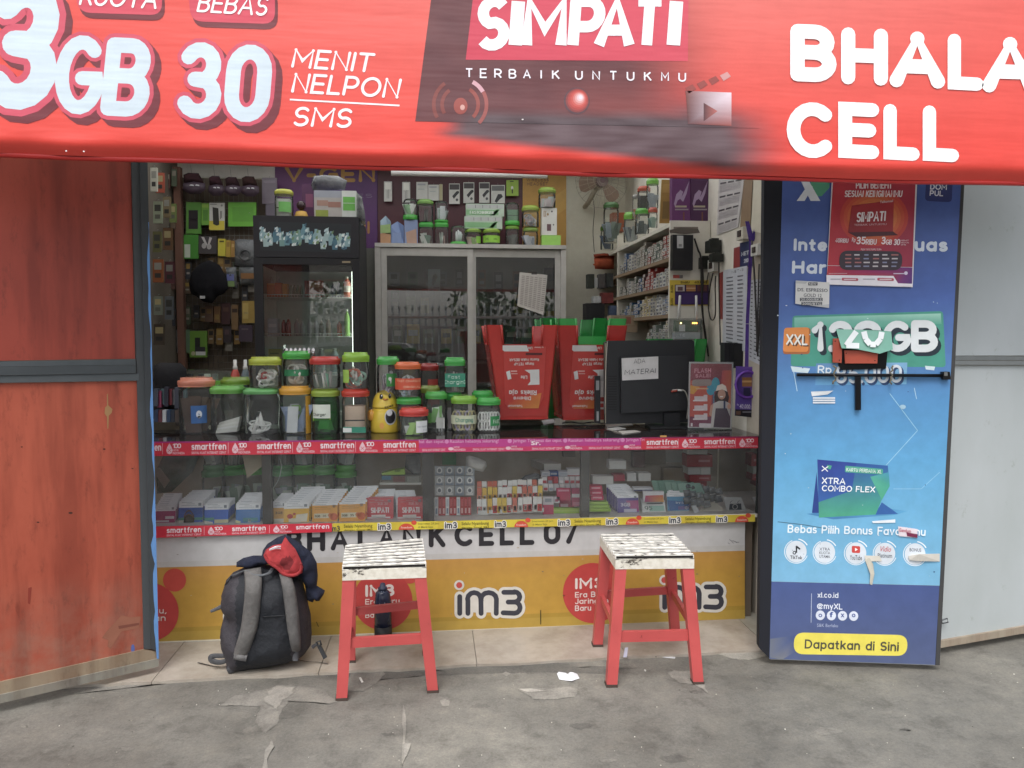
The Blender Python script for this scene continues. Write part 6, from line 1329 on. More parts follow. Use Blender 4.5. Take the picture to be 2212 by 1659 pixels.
m=MB('print'); m.prism([onY(u,v,.18) for u,v in (C5(735,440),C5(850,410),C5(985,390),C5(993,452),C5(745,456))],(0,.05,0),'9cc43a'); m.pen(faceY(.18),'Oase',C5(880,425),C5(940,418),C5(880,405),.2,'2f3a1c',1); tag(m.obj('lime_packet'),'lime green packet lying on the tray behind the red packs','packet')
m=MB('film'); inflate(m,[C5(1000,240),C5(1150,225),C5(1165,440),C5(1080,450),C5(990,380)],.22,.03,'8f97a0','film',8); tag(m.obj('plastic_bag'),'clear grey plastic bag behind the wide dark post','bag')
cbox(*C5(1395,215),*C5(1545,345),'3f8a56','green carton behind the grey keychain cards',.06,.34,'carton')
# keychain cards
for r_ in range(3):
    for c_ in range(4):
        u0=939+c_*21.8; v0=1007+r_*21.5
        pack('keychain_card','grey blister card with a silver ring, in the rack of twelve by the wide post','blister card',u0,v0,u0+20.5,v0+20.5,.14-.03*r_,.006,rnd.choice(['a9b0b6','9fa8b0','b4b6b6']),[('e',.5,.45,.3,.35,'dfe0de',1),('e',.5,.45,.17,.2,'6f767c',2),(.15,.75,.85,.95,rnd.choice(['d9d9d6','8f9aa8']))],'keychain cards in rows by the wide post')
for c_ in range(10):
    u0=939+c_*7.9; r0=c_ in (0,3,6)
    pack('voucher_card',['white voucher card in the red fan below the keychain cards','red voucher card in the fan below the keychain cards'][c_ not in (0,3,6)],'card',u0,1074,u0+7.6,1114-c_*.2,CASEY(u0,1115)+.004,.01,'dedfe0' if r0 else 'b83236',[(.2,.1,.8,.5,'b8c2cc' if r0 else 'c9565a'),(.25,.6,.75,.9,'7f8fa8' if r0 else 'e0b0b0')],'voucher cards fanned below the keychain cards')
m=MB('cloth'); inflate(m,[C5(1650,260),C5(1690,245),C5(1780,270),C5(1870,310),C5(1878,360),C5(1835,425),C5(1770,410),C5(1650,360)],.16,.04,'d3d2cc','satin',5); tag(m.obj('white_pouch'),'rounded white pouch leaning behind the keychain cards','pouch')
# thin packs, three tiers
fills=[('f0c43c','e8ac28'),('f2f3f0','dedad6'),('e2745a','eb967c'),('f2d040','e2b62c'),('f0eeea','d23e3e')]
names_={0: 'yellow',1: 'white',2: 'salmon',3: 'golden',4: 'white and red'}
for tr,(v0,v1,yy_) in enumerate(((1040,1062,.13),(1054,1084,.09),(1078,1110,.03))):
    for c_ in range(13):
        u0=1031+c_*10.9+U(-1,1); k_=rnd.choice([0,1,2,3,4] if tr else [1,1,2,4]); A_,B_=fills[k_]
        v0b=v0-c_*.35; v1b=v1-c_*.55; Yt=yy_-c_*.006
        pack('slim_pack',f'slim {names_[k_]} packet in the '+['back','middle','front'][tr]+' tier of packets beside the voucher cards','packet',u0,v0b+U(-1,1),u0+9.6,v1b,Yt,.012,A_,[(0,.5,1,1,B_),(.25,.55,.8,.9,'e3e0da' if k_ != 1 else '6d7884'),(.3,.6,.7,.85,'5b5648')],'slim packets standing in tiers',skew=U(-.8,.8))
for c_ in range(6):
    u0=1032+c_*24; pack('tier_label','white plastic lip at the front of the slim packet tiers','label',u0,1103-c_*1.2,u0+23,1112-c_*1.2,.022-c_*.01,.003,'d9dad6',group='white lips of the slim packet tiers')
PK='c43a62'
for (a,b,c,d_,col,lb,pr_) in ((340,530,430,675,'d3cfd4','white and pink packet behind the lime strip',[(0,.45,1,1,PK),(.2,.1,.8,.3,'9aa0aa')]),(455,460,570,560,PK,'plain pink packet standing behind the pink and white ones',[(.1,.1,.9,.25,'e0a0b4')]),(475,560,600,640,'c9416a','pink packet with small white numbers by the lime strip',[(.1,.35,.6,.7,'e8c4d0')]),(432,530,480,580,'dcdadd','small white packet between the pink ones',[(.2,.4,.8,.8,'b0566f')]),(580,460,655,610,'b8446a','pink packet touching the third post',[(0,.3,1,.5,'dfdde0'),(.1,.75,.9,.95,'cf7f98')])):
    cbox(*C6(a,b),*C6(c,d_),col,lb,.015,None if d_>620 else .03,'packet',prints=pr_,name='pink_packet')
cbox(*C6(400,625),*C6(655,668),'9dc43c','lime green strip of cards along the front beside the third post',.03,None,'card',prints=[(.1,.3,.9,.6,'b6d45c')],name='lime_strip')
m=MB('matte'); a=onY(*C6(350,320),.22); b=onY(*C6(490,255),.22); m.frame_box((a.x,.22,a.z),(b.x-a.x,0,0),(-.05,.16,.0),(0,0,b.z-a.z),{'*': 'd3d1ca','l': '9a938a','t': 'bdb8ae'}); tag(m.obj('white_box'),'white carton seen at an angle behind the slim packets','box')
for r_ in range(2):
    for c_ in range(7):
        u0,v0=C6(335+c_*46+r_*8,365+r_*60); pack('small_carton','small white and red carton in the double row left of the third post'.replace(' left of',' before'),'carton',u0,v0,u0+10.5,v0+15,.10-r_*.03,.02,rnd.choice(['d9d6d6','c9c6ca','b04a52']),[(.1,.5,.9,.9,rnd.choice(['b8404a','9aa4b0','e2dede']))],'small cartons in a double row before the third post')
for a,b,c,d_,col,lb in ((330,322,400,372,'d6d8dc','white carton standing over the double row of cartons'),(398,320,470,372,'3f5f9a','blue carton standing over the double row of cartons'),(472,320,552,368,'c9ccd4','pale carton with a white top over the double row'),(545,300,655,368,'dcdcdc','wide white carton with a red edge by the third post')):
    cbox(*C6(a,b),*C6(c,d_),col,lb,.05,.15,'carton',prints=[(0,.75,1,1,'b84a4e')] if a>540 else [(.1,.2,.8,.5,'b9c0ca')],name='carton')
m=MB('film'); inflate(m,[C6(130,400),C6(200,350),C6(280,330),C6(325,350),C6(315,385),C6(240,405)],.16,.03,'9aa0a8','film',6); tag(m.obj('plastic_bag'),'small clear bag behind the slim packets','bag')
cbox(*C6(175,408),*C6(280,470),'6fb4c8','light blue packet behind the slim packets',.02,.14,'packet')
# last bay
for i in range(3): cbox(*C6(728+i*6,440+i*40),*C6(832+i*6,478+i*40),'c8375c',['top','middle','lowest'][i]+' pink carton of the stack just past the third post',.05,.02-i*.02,'carton',prints=[(.15,.25,.85,.6,'e0a0b0')],name='pink_carton')
for i in range(3): cbox(*C6(728,570+i*28),*C6(880+i*12,597+i*28),'98bf38',['top','middle','lowest'][i]+' lime green packet of the stack just past the third post',.05,-.01-i*.015,'packet',prints=[(.05,.3,.9,.5,'b4d65a')],name='lime_packet')
simrow('purple packs marked 3GB in the last bay',1334,1380,1069,1107,1312,1047,8,'5a4a9a',[('p',[(.4,.35),(1,.35),(1,.95),(.7,.95)],'b04a8a'),(.3,.8,.9,.98,'c9c4dc')],[('3GB',.15,.6,.66,.46,'e6e2f0',.2)],.2)
simrow('white packs with a printed telephone number',1388,1438,1083,1106,1386,1078,3,'d9dbd9',[(.2,.2,.9,.3,'5a6068'),('p',[(.35,.45),(.95,.45),(.95,.92),(.3,.92)],'8fbcae')],[('95',.1,.42,.8,.45,'4f6a5c',.14)],.1)
cbox(*C6(1175,485),*C6(1345,572),'dcdce0','white pack with a pink to orange stripe behind the telephone number packs',.02,-.03,'packet',prints=[('p',[(.1,.4),(.95,.35),(1,1),(.05,1)],['c93a6a','d96a3a','d9a03a','b04a8a'])],name='striped_packet')
cbox(*C6(1095,455),*C6(1250,482),'d4d6da','white topped dark blue packet in the last bay',.04,.03,'packet',prints=[(0,.6,1,1,'3a3f6a')],name='packet')
simrow('sky blue packs in the last bay',1442,1488,1066,1103,1448,1055,4,'4f9ac4',[('p',[(.0,.4),(1,.5),(1,.9),(.1,1)],'3f6fae'),(.5,.75,1,.95,'7a6aa0'),('e',.9,.85,.1,.1,'dfe4ea')],[('by.U',.4,.8,.6,.48,'dfeaf2',.2)],.2)
for i in range(5): m=MB('print'); m.prism([onY(u+i*14,v+i*1.5,.10-i*.012) for u,v in (C6(1240,395),C6(1430,392),C6(1470,480),C6(1270,500))],(0,.003,0),['7fa898','6f9a8a','86ac9c','759f90','8ab0a2'][i]); tag(m.obj('teal_card'),'pale teal card in the fanned sheets behind the striped pack','card','pale teal cards fanned in the last bay')
for a,b,c,d_,col,lb in ((890,230,1030,300,'d3d4d0','white carton standing high in the last bay'),(1040,335,1116,400,'cfcfcb','white carton, first of two side by side'),(1134,335,1236,400,'d4d3ce','white carton, second of two side by side'),(755,360,925,425,'d8d6d0','long white carton above the pink carton stack'),(930,345,1020,400,'a8404c','dark red carton between white ones')):
    cbox(*C6(a,b),*C6(c,d_),col,lb,.06,.16,'carton',name='carton',m='matte')
for i,(a,b,c,d_,col) in enumerate(((1545,140,1705,178,'c9cbc6'),(1535,182,1748,282,'a8343a'),(1545,286,1648,345,'d3d2ce'),(1652,286,1730,345,'d8d7d2'),(1555,350,1735,400,'a8343a'),(1570,402,1700,450,'96303a'))):
    cbox(*C6(a,b),*C6(c,d_),col,['pale carton topping the red and white stack','big red carton near the top of the red and white stack','white carton under the big red one, nearer the screen side','white carton under the big red one, nearer the end glass','red carton below the two white ones','lowest red carton of the red and white stack'][i],.08,.26,'carton',prints=[(.45,.4,.9,.6,'c9888c')] if col[0] == 'a' else (),name='carton')
for i,(a,b,c,d_,col) in enumerate(((900,140,1070,225,'8a8070'),(1190,140,1360,260,'7d7466'),(1365,140,1520,245,'8f928c'),(1090,160,1185,285,'6f5250'),(1340,290,1530,420,'8d7d64'),(510,140,610,200,'7a7468'))):
    cbox(*C6(a,b),*C6(c,d_),col,['dull tan carton at the back above the white carton','dull brown carton at the back beside the paper stack','stack of grey papers at the back of the last bay','dark red brown carton at the back between tan ones','tan carton at the back behind the teal cards','dim carton at the back before the third post'][i],.05,.38,'carton',name='carton',m='matte')
for i in range(16):
    u,v=C6(1540+(i % 6)*52+U(-8,8),440+(i // 6)*62+(i % 6)*10); Yc=.06-(i // 6)*.035
    m=MB('film'); inflate(m,[(u-9,v-7),(u+6,v-9),(u+10,v+5),(u-6,v+8)],Yc,.012,rnd.choice(['c4cad2','9aa6b8','d9dcdc','7f8898']),'film',4); m.pxbox(u-4,v-3,u+4,v+3,Yc+.001,.005,rnd.choice(['2c3038','c9c9c4','4a5a78','b9ae98']),'satin'); tag(m.obj('bagged_earphone'),'small bagged earphone in the heap beside the end glass','packet','bagged earphones heaped by the end glass')
m=MB('print'); f=plane(onZ(1585,1100,ZF+.006),(0,-.6,.8)); m.prism([f(u,v) for u,v in (C6(1835,532),C6(1985,534),C6(2026,640),C6(1868,640))],(0,.002,-.002),'cfd2d0'); m.pp(f,[C6(1890,590),C6(1985,585),C6(1990,636),C6(1885,638)],'4a5258',1); m.ring(f,*C6(1935,612),6,1.6,'c9c9c4',2,14)
for a in (1905,1965): m.stroke(f,[C6(a,592),C6(a-10,575),C6(a+8,560)],.8,'3a3f44',1)
tag(m.obj('earphone_card'),'white card with dark earphones lying by the end glass','card')
m=MB('print'); f=plane(onZ(1500,1102,ZF+.004),(0,-.6,.8)); m.prism([f(u,v) for u,v in (C6(1690,530),C6(1760,560),C6(1840,630),C6(1830,650),C6(1640,650),C6(1680,600))],(0,.002,-.002),'c9c4b4'); tag(m.obj('folded_card'),'folded cream card in front of the bagged earphones','card')
m=MB('print'); f=plane(onZ(1500,1106,ZF+.004),(0,-.6,.8)); m.prism([f(u,v) for u,v in (C6(1570,600),C6(1605,595),C6(1640,650),C6(1600,668))],(0,.002,-.002),'d6d8da'); tag(m.obj('paper_scrap'),'white scrap lying at the front of the last bay','paper')

# ================================================================== CABINET WITH SLIDING GLASS
YK=2.25
C5b=lambda x,y: (779.3+.2451*x,338.8+.2451*y)
AL='c9c6c0'
kb=th('glass_cabinet','tall aluminium cabinet with two sliding glass doors against the back wall','cabinet',(onY(1016,700,YK).x,YK,0))
k0,k1=onY(810.7,600,YK).x,onY(1222,600,YK).x; kt=onY(1016,536,YK).z
def K_(u): return onY(u,640,YK).x
m=MB('aluminium'); m.box(k0,k1,YK-.02,YK+.45,kt-.0,kt+.03,AL); m.obj('top',kb)
for a,b in ((810.7,823.4),(1211,1222)): m=MB('aluminium'); m.box(K_(a),K_(b),YK-.01,YK+.04,0,kt-.001,AL); m.obj('post',kb)
m=MB('satin'); m.box(k0+.002,k0+.02,YK+.042,YK+.44,0,kt-.002,'8f8c85'); m.box(k1-.02,k1-.002,YK+.042,YK+.44,0,kt-.002,'8f8c85'); m.box(k0,k1,YK+.44,YK+.455,0,kt,'6a6660'); m.obj('carcass',kb)
def slider(name,a,b,ya,wl_=12.2):
    d_=th(name,None,None,(0,0,0)); d_.parent=kb; d_['_o']=kb['_o']; d_.location=(0,0,0)
    w=onY(a+wl_,640,ya).x-onY(a,640,ya).x; x0,x1=onY(a,640,ya).x,onY(b,640,ya).x; zt_=kt-.004; 
    m=MB('aluminium'); m.box(x0,x0+w,ya,ya+.018,.05,zt_,AL); m.box(x1-w,x1,ya,ya+.018,.05,zt_,AL); m.box(x0+w+.0005,x1-w-.0005,ya,ya+.018,zt_-.062,zt_,'c2bfb9'); m.box(x0+w+.0005,x1-w-.0005,ya,ya+.018,.05,.11,AL); m.obj('frame',d_)
    m=MB('window'); m.poly([(x0+w*.8,ya+.008,.1),(x1-w*.8,ya+.008,.1),(x1-w*.8,ya+.008,zt_-.05),(x0+w*.8,ya+.008,zt_-.05)],(244,248,246)); m.obj('pane',d_)
slider('sliding_door',824,1022,YK-.004); slider('sliding_door',1016,1210.5,YK+.018)
for z_ in (.75,1.25,1.62): m=MB('satin'); m.box(k0+.025,k1-.025,YK+.06,YK+.43,z_,z_+.015,'8a867e'); m.obj('shelf',kb)
gi='goods behind the sliding glass of the cabinet'
for i in range(20):                                     # hanging cards in the upper part
    col_=i % 10; row_=i // 10; u=842+col_*36+U(-4,4)+(10 if col_>4 else 0); v=583+row_*46+U(-5,5)
    c=rnd.choice(['4a4648','35363c','5a4a48','3d5a40','6d6f74','2f3034','6f4a3a'])
    pack('hanging_accessory','dim accessory card hanging behind the cabinet glass','packet',u,v,u+U(16,24),v+U(28,40),YK+.30,.015,c,[(.2,.15,.8,.5,rnd.choice(['232428','8d8f92','4c4a4a'])),(.2,.65,.8,.85,rnd.choice(['77787a','3a3a3c']))],gi,hook=True)
pack('mouse_card','pale blue card with a dark computer mouse behind the cabinet glass','packet',*C5b(593,990),*C5b(700,1178),YK+.2,.015,'a9b9bd',[('p',[(.3,.65),(.4,.3),(.6,.2),(.8,.35),(.6,.6),(.4,.75)],'2a2d30'),(.45,.85,.95,.9,'5f6a70')])
for i in range(11):
    u=846+i*33+U(-5,5); pack('boxed_accessory','boxed accessory on the middle shelf behind the cabinet glass','box',u,650-U(0,14),u+U(14,26),676,YK+.2,.06,rnd.choice(['6f7f58','8f8a5a','b59a3a','5a5f5a','7a7f86','4a4f52']),[(.1,.2,.9,.5,rnd.choice(['9aa08a','3a3d3a','c9c9c0']))],gi)
for i in range(10):
    u=846+i*35+U(-5,5); pack('boxed_accessory','boxed accessory on the lower shelf behind the cabinet glass','box',u,712-U(0,12),u+U(18,28),742,YK+.14,.08,rnd.choice(['d9b92e','7f8a6a','55595c','a9a9a4','c9a92a','4a6a48']),[(.15,.3,.85,.6,rnd.choice(['2c2c28','e0ddd0','6a5a2a']))],gi)
# price sheet hung on the glass
cl=MB('print'); f=faceY(YK-.03); cl.prism([f(u,v) for u,v in ((1122.4,588),(1182.5,594),(1174,680.5),(1117.5,661))],(0,.004,0),'d3cdc6')
for r_ in range(17):
    for c_ in range(6): 
        t=.1+r_*.05; a_=Vector((1122.4,588)).lerp(Vector((1117.5,661)),t); b_=Vector((1182.5,594)).lerp(Vector((1174,680.5)),t); p=a_.lerp(b_,.09+c_*.155); q=a_.lerp(b_,.2+c_*.155); cl.stroke(f,[p,q],1.7,'a39690',1)
cl.pr(f,1148,588,1160,593,'4a4644',2); tag(cl.obj('price_sheet'),'tilted white price sheet in columns hanging on the cabinet glass','paper')
pack('black_bag','white card with a black cord behind the cabinet glass under the price sheet','packet',1134,666,1152,706,YK+.1,.01,'b9bdc2',[(.3,.1,.45,.6,'1d1d20'),(.5,.4,.8,.5,'1d1d20')])
pack('black_pouch','black pouch beside the corded card behind the cabinet glass','pouch',1153,680,1170,706,YK+.1,.03,'232326')
pack('yellow_packet','yellow packet low behind the glass near the cabinet end','packet',1180,672,1199,706,YK+.1,.03,'cfae2c',[(.3,.3,.8,.7,'4a3f1c')])
pack('side_board','dull grey board standing between the fridge and the cabinet','board',790,536,811,880,YK+.05,.03,'6f7068',m='matte')

# ------------------------------------------------------------------ on top of the cabinet
YT2=YK+.1; gt='goods standing on top of the cabinet'
zt2=kt+.0305
def onT(u): return zt2
def tbox(u0,u1,vt,vb,col,lb,prints=(),Y=YT2,d=.07,cat='carton',name='carton',base=None,texts=(),m='print',roof=False):
    a,b=onY(u0,vb,Y),onY(u1,vt,Y); z0=zt2 if base is None else base; h=b.z-a.z; o=MB(m); x0,x1=a.x,b.x
    if roof: o.prism([(x0,Y,z0),(x1,Y,z0),(x1,Y,z0+h*.8),((x0+x1)/2,Y+d/2,z0+h),(x0,Y,z0+h*.8)],(0,d,0),col)
    else: o.box(x0,x1,Y,Y+d,z0,z0+h,col)
    f=lambda x,y,k=0: Vector((x0+(x1-x0)*x,Y-.001*k,z0+h*(1-y)))
    for p in prints:
        if p[0] == 'e': o.pe(f,p[1],p[2],p[3],p[4],p[5],1,14)
        elif p[0] == 'p': o.pp(f,p[1],p[2],1)
        else: o.pr(f,p[0],p[1],p[2],p[3],p[4],p[5] if len(p)>5 else 1)
    for s_,x0_,x1_,yb,yt,tc,w in texts: o.pen(lambda u,v,k=0: f(u/100.,v/100.,k),s_,(x0_*100,yb*100),(x1_*100,yb*100),(x0_*100,yt*100),w,tc,2.5)
    tag(o.obj(name),lb,cat); return z0+h
tbox(822,843.5,468,532,'8fa6b8','gabled carton, green and orange below, on the cabinet corner by the fridge',[('p',[(0,.35),(1,.3),(1,.65),(0,.6)],'8fae6a'),('p',[(0,.62),(1,.6),(1,1),(0,1)],'b88a62')],roof=True)
tbox(845,872,480,532,'6f86b4','plain blue carton on the cabinet beside the gabled one',[(.1,.5,.8,.9,'7f94be')],roof=True)
zb3=tbox(874,902,478,532,'8193ba','blue carton with a peach picture under an upturned jar on the cabinet',[('p',[(.1,.5),(.9,.35),(.95,.95),(.2,1)],'b3907c')])
kw=dict(group=gt)
jar('upturned clear jar on a green lid, resting on the blue and peach carton',871,902,429,464,477,Y=YT2+.04,lid='44a53c',flip=True,fill=('pack',['b9bdb8','d6d8d2','7fae7a']),z=zb3+.001,**kw)
zD=jar('jar of dark packets with a flat green lid, standing on the cabinet',905,937,480,491,532,Y=YT2+.04,lid='3da33c',sq=.5,fill=('pack',['6f8a7a','55685e','d9dcd8']),z=zt2,**kw)[1][3]
jar('jar of bundled dark cable with a pale green lid, upper tier on the cabinet',902,936,431,441,478,Y=YT2+.04,lid='7aa84e',fill=('stick',['5a5550','6f6862','8a8178','4a4643']),z=zD+.001,**kw)
zE=jar('square jar of white sticks with a green lid, standing on the cabinet',938.6,969,480,491,532,Y=YT2+.04,lid='3fa83a',sq=.5,fill=('stick',['d9dcda','b4c4b8','c9a89c']),z=zt2,**kw)[1][3]
jar('upturned clear jar on a green lid above the jar of white sticks',939,968,434,475,486,Y=YT2+.04,lid='3fa83a',flip=True,fill=('pack',['c9d0d4','8fae9a']),z=zE+.001,**kw)
jar('tapered clear flask standing on a green lid on the cabinet',973,1007,487,522,533,Y=YT2+.02,lid='45ab3c',flip=True,fill=('stick',['dfe4e6','c9d4d4']),z=zt2,**kw)
zH=jar('low jar of pink packets with a lime lid under the green boxes',1005,1040,494,502,533.5,Y=YT2+.04,lid='86ac38',fill=('pack',['c9a8a0','d6b8ae','8fb85a']),z=zt2,lab=('86bf3a',20,60,.2,.7),**kw)[1][3]
jar('dark low jar with a lime lid and lime label under the green boxes',1043,1080,494,503,534,Y=YT2+.04,lid='8aae30',fill=('pack',['2c3028','3a3f34']),z=zt2,lab=('8fce2c',-75,75,.25,.78,('T','M',-40,-20,.4,.62,'24301a',.2),('T','XTRA',15,40,.45,.55,'24301a',.2)),**kw)
FC=[(.02,.08,.98,.38,'b9bdba'),(.0,.5,.85,.92,'7fb57e'),('p',[(.65,.9),(.8,.45),(.88,.45),(.75,.95)],'5aa84a',2)]+[(i*.19+.05,.1,i*.19+.06,.36,'4a4f4a',2) for i in range(1,5)]
zG=tbox(1003.6,1085,467.5,493,'b4c9b4','lower see-through green charger tray on the cabinet jars',FC,base=zH+.001,d=.1,cat='box',name='charger_tray')
tbox(1007,1089,441,466,'b4c9b4','upper green charger tray lettered fastcharger, stacked over another',FC,base=zG+.001,d=.1,cat='box',name='charger_tray',texts=[('FASTCHARGER',.1,.72,.84,.58,'e2ece0',.16)])
zK=jar('dark round jar of white balls with a lime lid on the cabinet',1091.8,1121,487,495,534,Y=YT2+.04,lid='7fae38',fill=('pack',['d6d2c9','c9c4ba','5a5a54']),z=zt2,**kw)[1][3]
jar('upturned tall clear jar on a green lid above the jar of white balls',1090.6,1122.4,437,477,487,Y=YT2+.04,lid='44b03a',flip=True,fill=('solid','6f9a78',.7),z=zK+.001,**kw)
zM=jar('jar of grey packets with a lime lid on the cabinet near its end',1130,1162,491,499,535,Y=YT2+.04,lid='8aae46',fill=('pack',['b9bcc4','a0a6a0','8d94a4']),z=zt2,**kw)[1][3]
jar('jar of white fluff with a lime lid, upper tier near the white carton',1127,1164,444,455,491,Y=YT2+.04,lid='9ab43c',fill=('cable',['d9d9dc','c4c6ce','d9bfc4']),z=zM+.001,**kw)
m=MB('film'); p=onY(1191,534,YT2); m.frame_box((onY(1170,534,YT2).x,YT2,zt2),(onY(1211,534,YT2).x-onY(1170,534,YT2).x,0,0),(0,.08,0),(0,0,.095),'9ad45a','gloss'); tag(m.obj('green_tub'),'glossy lime green tub wrapped in film at the cabinet end','tub')
zN=tbox(1170,1203,449,507,'d9d8d2','upright white carton with gold letters on the lime tub',[(.62,.1,.72,.16,'4a4a4c'),(.35,.6,.62,.85,'6a4a50'),('e',.4,.24,.07,.05,'a88a5a'),('e',.78,.62,.05,.03,'5a5a5c')],base=zt2+.096,texts=[('COC',.12,.3,.35,.1,'a88a5a',.16)])
jar('clear jar of pink and white packets with a lime lid on the white carton',1163,1200,405,416,448,Y=YT2+.04,lid='8fae3e',fill=('pack',['d9ccd0','c9b8bc','b9c4c4']),z=zN+.001,**kw)

# ------------------------------------------------------------------ boards and packs on the back wall
YBW=YB-.012
pack('dark_backing_board','dark maroon display board on the back wall above the cabinet','board',815,340,1128.6,545,YBW,.008,'54202c',m='print')
pack('headset_poster','ochre wireless headset poster on the back wall','poster',1129,340,1223,560,YBW,.008,'c9962e',[('p',[(0,.6),(1,.3),(1,.5),(0,.8)],'d1a23c')],texts=[('WIRELESS',.08,.60,.235,.2,'7a4a3a',.2),('HEADSET',.1,.58,.275,.245,'7a4a3a',.2)])
pack('brand_banner','purple banner with ochre capitals partly hidden behind the fridge top','banner',594,330,816,560,YBW,.006,'5c2a6c',[('p',[(.0,0),(.4,0),(.3,.5),(0,.6)],'6d2f70')],texts=[('V-GEN',.09,.98,.275,.125,'bf8a2c',.24),('SERIES',.5,.95,.42,.385,'8f7a98',.12),('BI',.8,.92,.76,.64,'b07a34',.2)])
gh='white torch packs hanging in a row above the cabinet'
for i,(u0,v0,u1,v1,kind) in enumerate(((829.5,392,846.7,435,0),(868.8,393,886,437,0),(899.4,393,924,430,1),(925,399,948,433,1),(949,398,956,433,2),(970,396.4,993,440.5,3),(1001,394,1024.4,438,3),(1035,394,1057.5,438,3),(1061,399.6,1090.6,439,4))):
    pr_={0: [(.15,.05,.85,.4,'f2f2ea'),('p',[(.38,.45),(.42,.45),(.42,.85),(.38,.85)],'5a5a58'),('p',[(.56,.4),(.6,.4),(.6,.85),(.56,.85)],'5a5a58')],1: [(.1,.1,.8,.2,'a9adb4'),(.15,.4,.7,.44,'a9b4b4')],2: [(.3,0,.7,1,'b9b07a')],3: [(.05,.04,.95,.3,'4a4648'),('p',[(.3,.62),(.7,.38),(.9,.36),(.95,.46),(.75,.56),(.45,.75)],'35363a'),('e',.74,.8,.12,.07,'5a5a5c')],4: [(.05,.05,.95,.32,'6d6f70'),('p',[(.25,.9),(.5,.5),(.75,.5),(.85,.65),(.6,.8),(.4,.98)],'2f3034')]}[kind]
    lb=['white earphone pack nearest the fridge','white earphone pack with two thin leads','plain pale pack, tilted, after the earphone packs','plain white pack with faint print','narrow cream edge of a pack','torch pack, first of four','torch pack, second of four','torch pack, third of four','wider torch pack, last of four'][i]+' above the cabinet'
    pack('hanging_pack',lb,'packet',u0,v0,u1,v1,YBW-.05,.012,'d2d2cc' if kind != 2 else 'c9c4a4',pr_,gh,hook=True)
pack('hanging_pack','lime green hanging pack with a small white charger above the cabinet','packet',1093.8,389,1120,423,YBW-.05,.012,'9abf2a',[('e',.48,.5,.1,.12,'e8e8e0'),(.44,.55,.54,.85,'2c3018'),(.3,.05,.6,.12,'3f5a1c')],hook=True)
m=MB('satin'); q=onY(845,374,1.5); q2=onY(1182,380,1.5); m.rod(q,q2,.018,'e2dfdc',n=12); tag(m.obj('tube_lamp'),'unlit white tube lamp above the cabinet just under the red banner','lamp')

# ------------------------------------------------------------------ fan on the back wall
pf=onY(1298,393,2.42); sc=dep(pf)/F_PX; fn=th('wall_fan','old beige wall fan with brown blades high on the back wall','fan',pf)
m=MB('satin')
for i in range(26):
    a=2*math.pi*i/26; m.tube([pf+Vector((math.cos(a)*r_*sc,dy,math.sin(a)*r_*sc)) for r_,dy in ((6,-.07),(34,-.075),(56,-.04),(56,.0),(30,.05))],.0013,'9a917f',n=3)
for r_,dy in ((57,-.03),(34,-.076),(20,-.073)): m.tube([pf+Vector((math.cos(R(a))*r_*sc,dy,math.sin(R(a))*r_*sc)) for a in range(0,360,15)],.002,'9a917f',n=4,closed=True)
m.obj('guard',fn)
m=MB('satin'); m.tube([pf+Vector((0,-.06,0)),pf+Vector((0,.0,0))],13*sc,'54383a',n=14); m.obj('hub',fn)
for bl in range(3):
    a0=R(-55+120*bl); pts=[]
    for r_,w in ((10,8),(22,15),(36,20),(46,17),(50,8)):
        pts.append((r_,w))
    pf_=lambda r_,w: pf+Vector((math.cos(a0)*r_*sc-math.sin(a0)*w*sc,-.03+w*.0012,math.sin(a0)*r_*sc+math.cos(a0)*w*sc))
    m=MB('satin'); m.prism([pf_(r_,w) for r_,w in pts]+[pf_(r_,-w*.7) for r_,w in reversed(pts)],(0,.004,0),'7a6352'); m.obj('blade',fn)
m=MB('satin'); m.tube([pf+Vector((0,.01,0)),pf+Vector((0,.13,0))],.045,'a59a84',n=14); m.tube([pf+Vector((0,.12,0)),pf+Vector((-17*sc,.2,-36*sc)),pf+Vector((-17*sc,.33,-38*sc))],.022,'a59a84',n=8); m.obj('motor',fn)
m=MB('satin'); m.tube(bez([onY(1281,430,2.6),onY(1284,455,2.7),onY(1281,500,YB-.01),onY(1284,545,YB-.01)]),.0028,'4a4438'); m.obj('cord',fn)

# ================================================================== FRIDGE
YF=1.62
fx0,fx1=onY(550,640,YF).x,onY(777,640,YF).x; ft=onY(660,470,YF).z
fr=th('drinks_fridge','tall black drinks fridge with a lit-style header and glass door','fridge',((fx0+fx1)/2,YF,0))
fr['label']='tall black drinks fridge with a glass door and printed bottle header'
def Fz(v): return onY(660,v,YF).z
def Fx(u): return onY(u,640,YF).x
BK='1b1a1f'
m=MB('satin'); m.box(fx0,fx0+.02,YF+.012,YF+.55,0,ft,BK); m.box(fx1-.02,fx1,YF+.012,YF+.55,0,ft,BK); m.box(fx0,fx1,YF+.012,YF+.55,ft,ft+.012,BK); m.box(fx0,fx1,YF+.53,YF+.56,0,ft,BK); m.obj('cabinet',fr)
m=MB('satin'); m.box(fx0,fx1,YF,YF+.05,Fz(556),ft+.01,'211f26'); m.obj('header',fr)
f=faceY(YF); m=MB('print')
m.pp(f,[(559,478),(759,484),(757,546),(562,541)],'252a30',1)
rr2=random.Random(4)
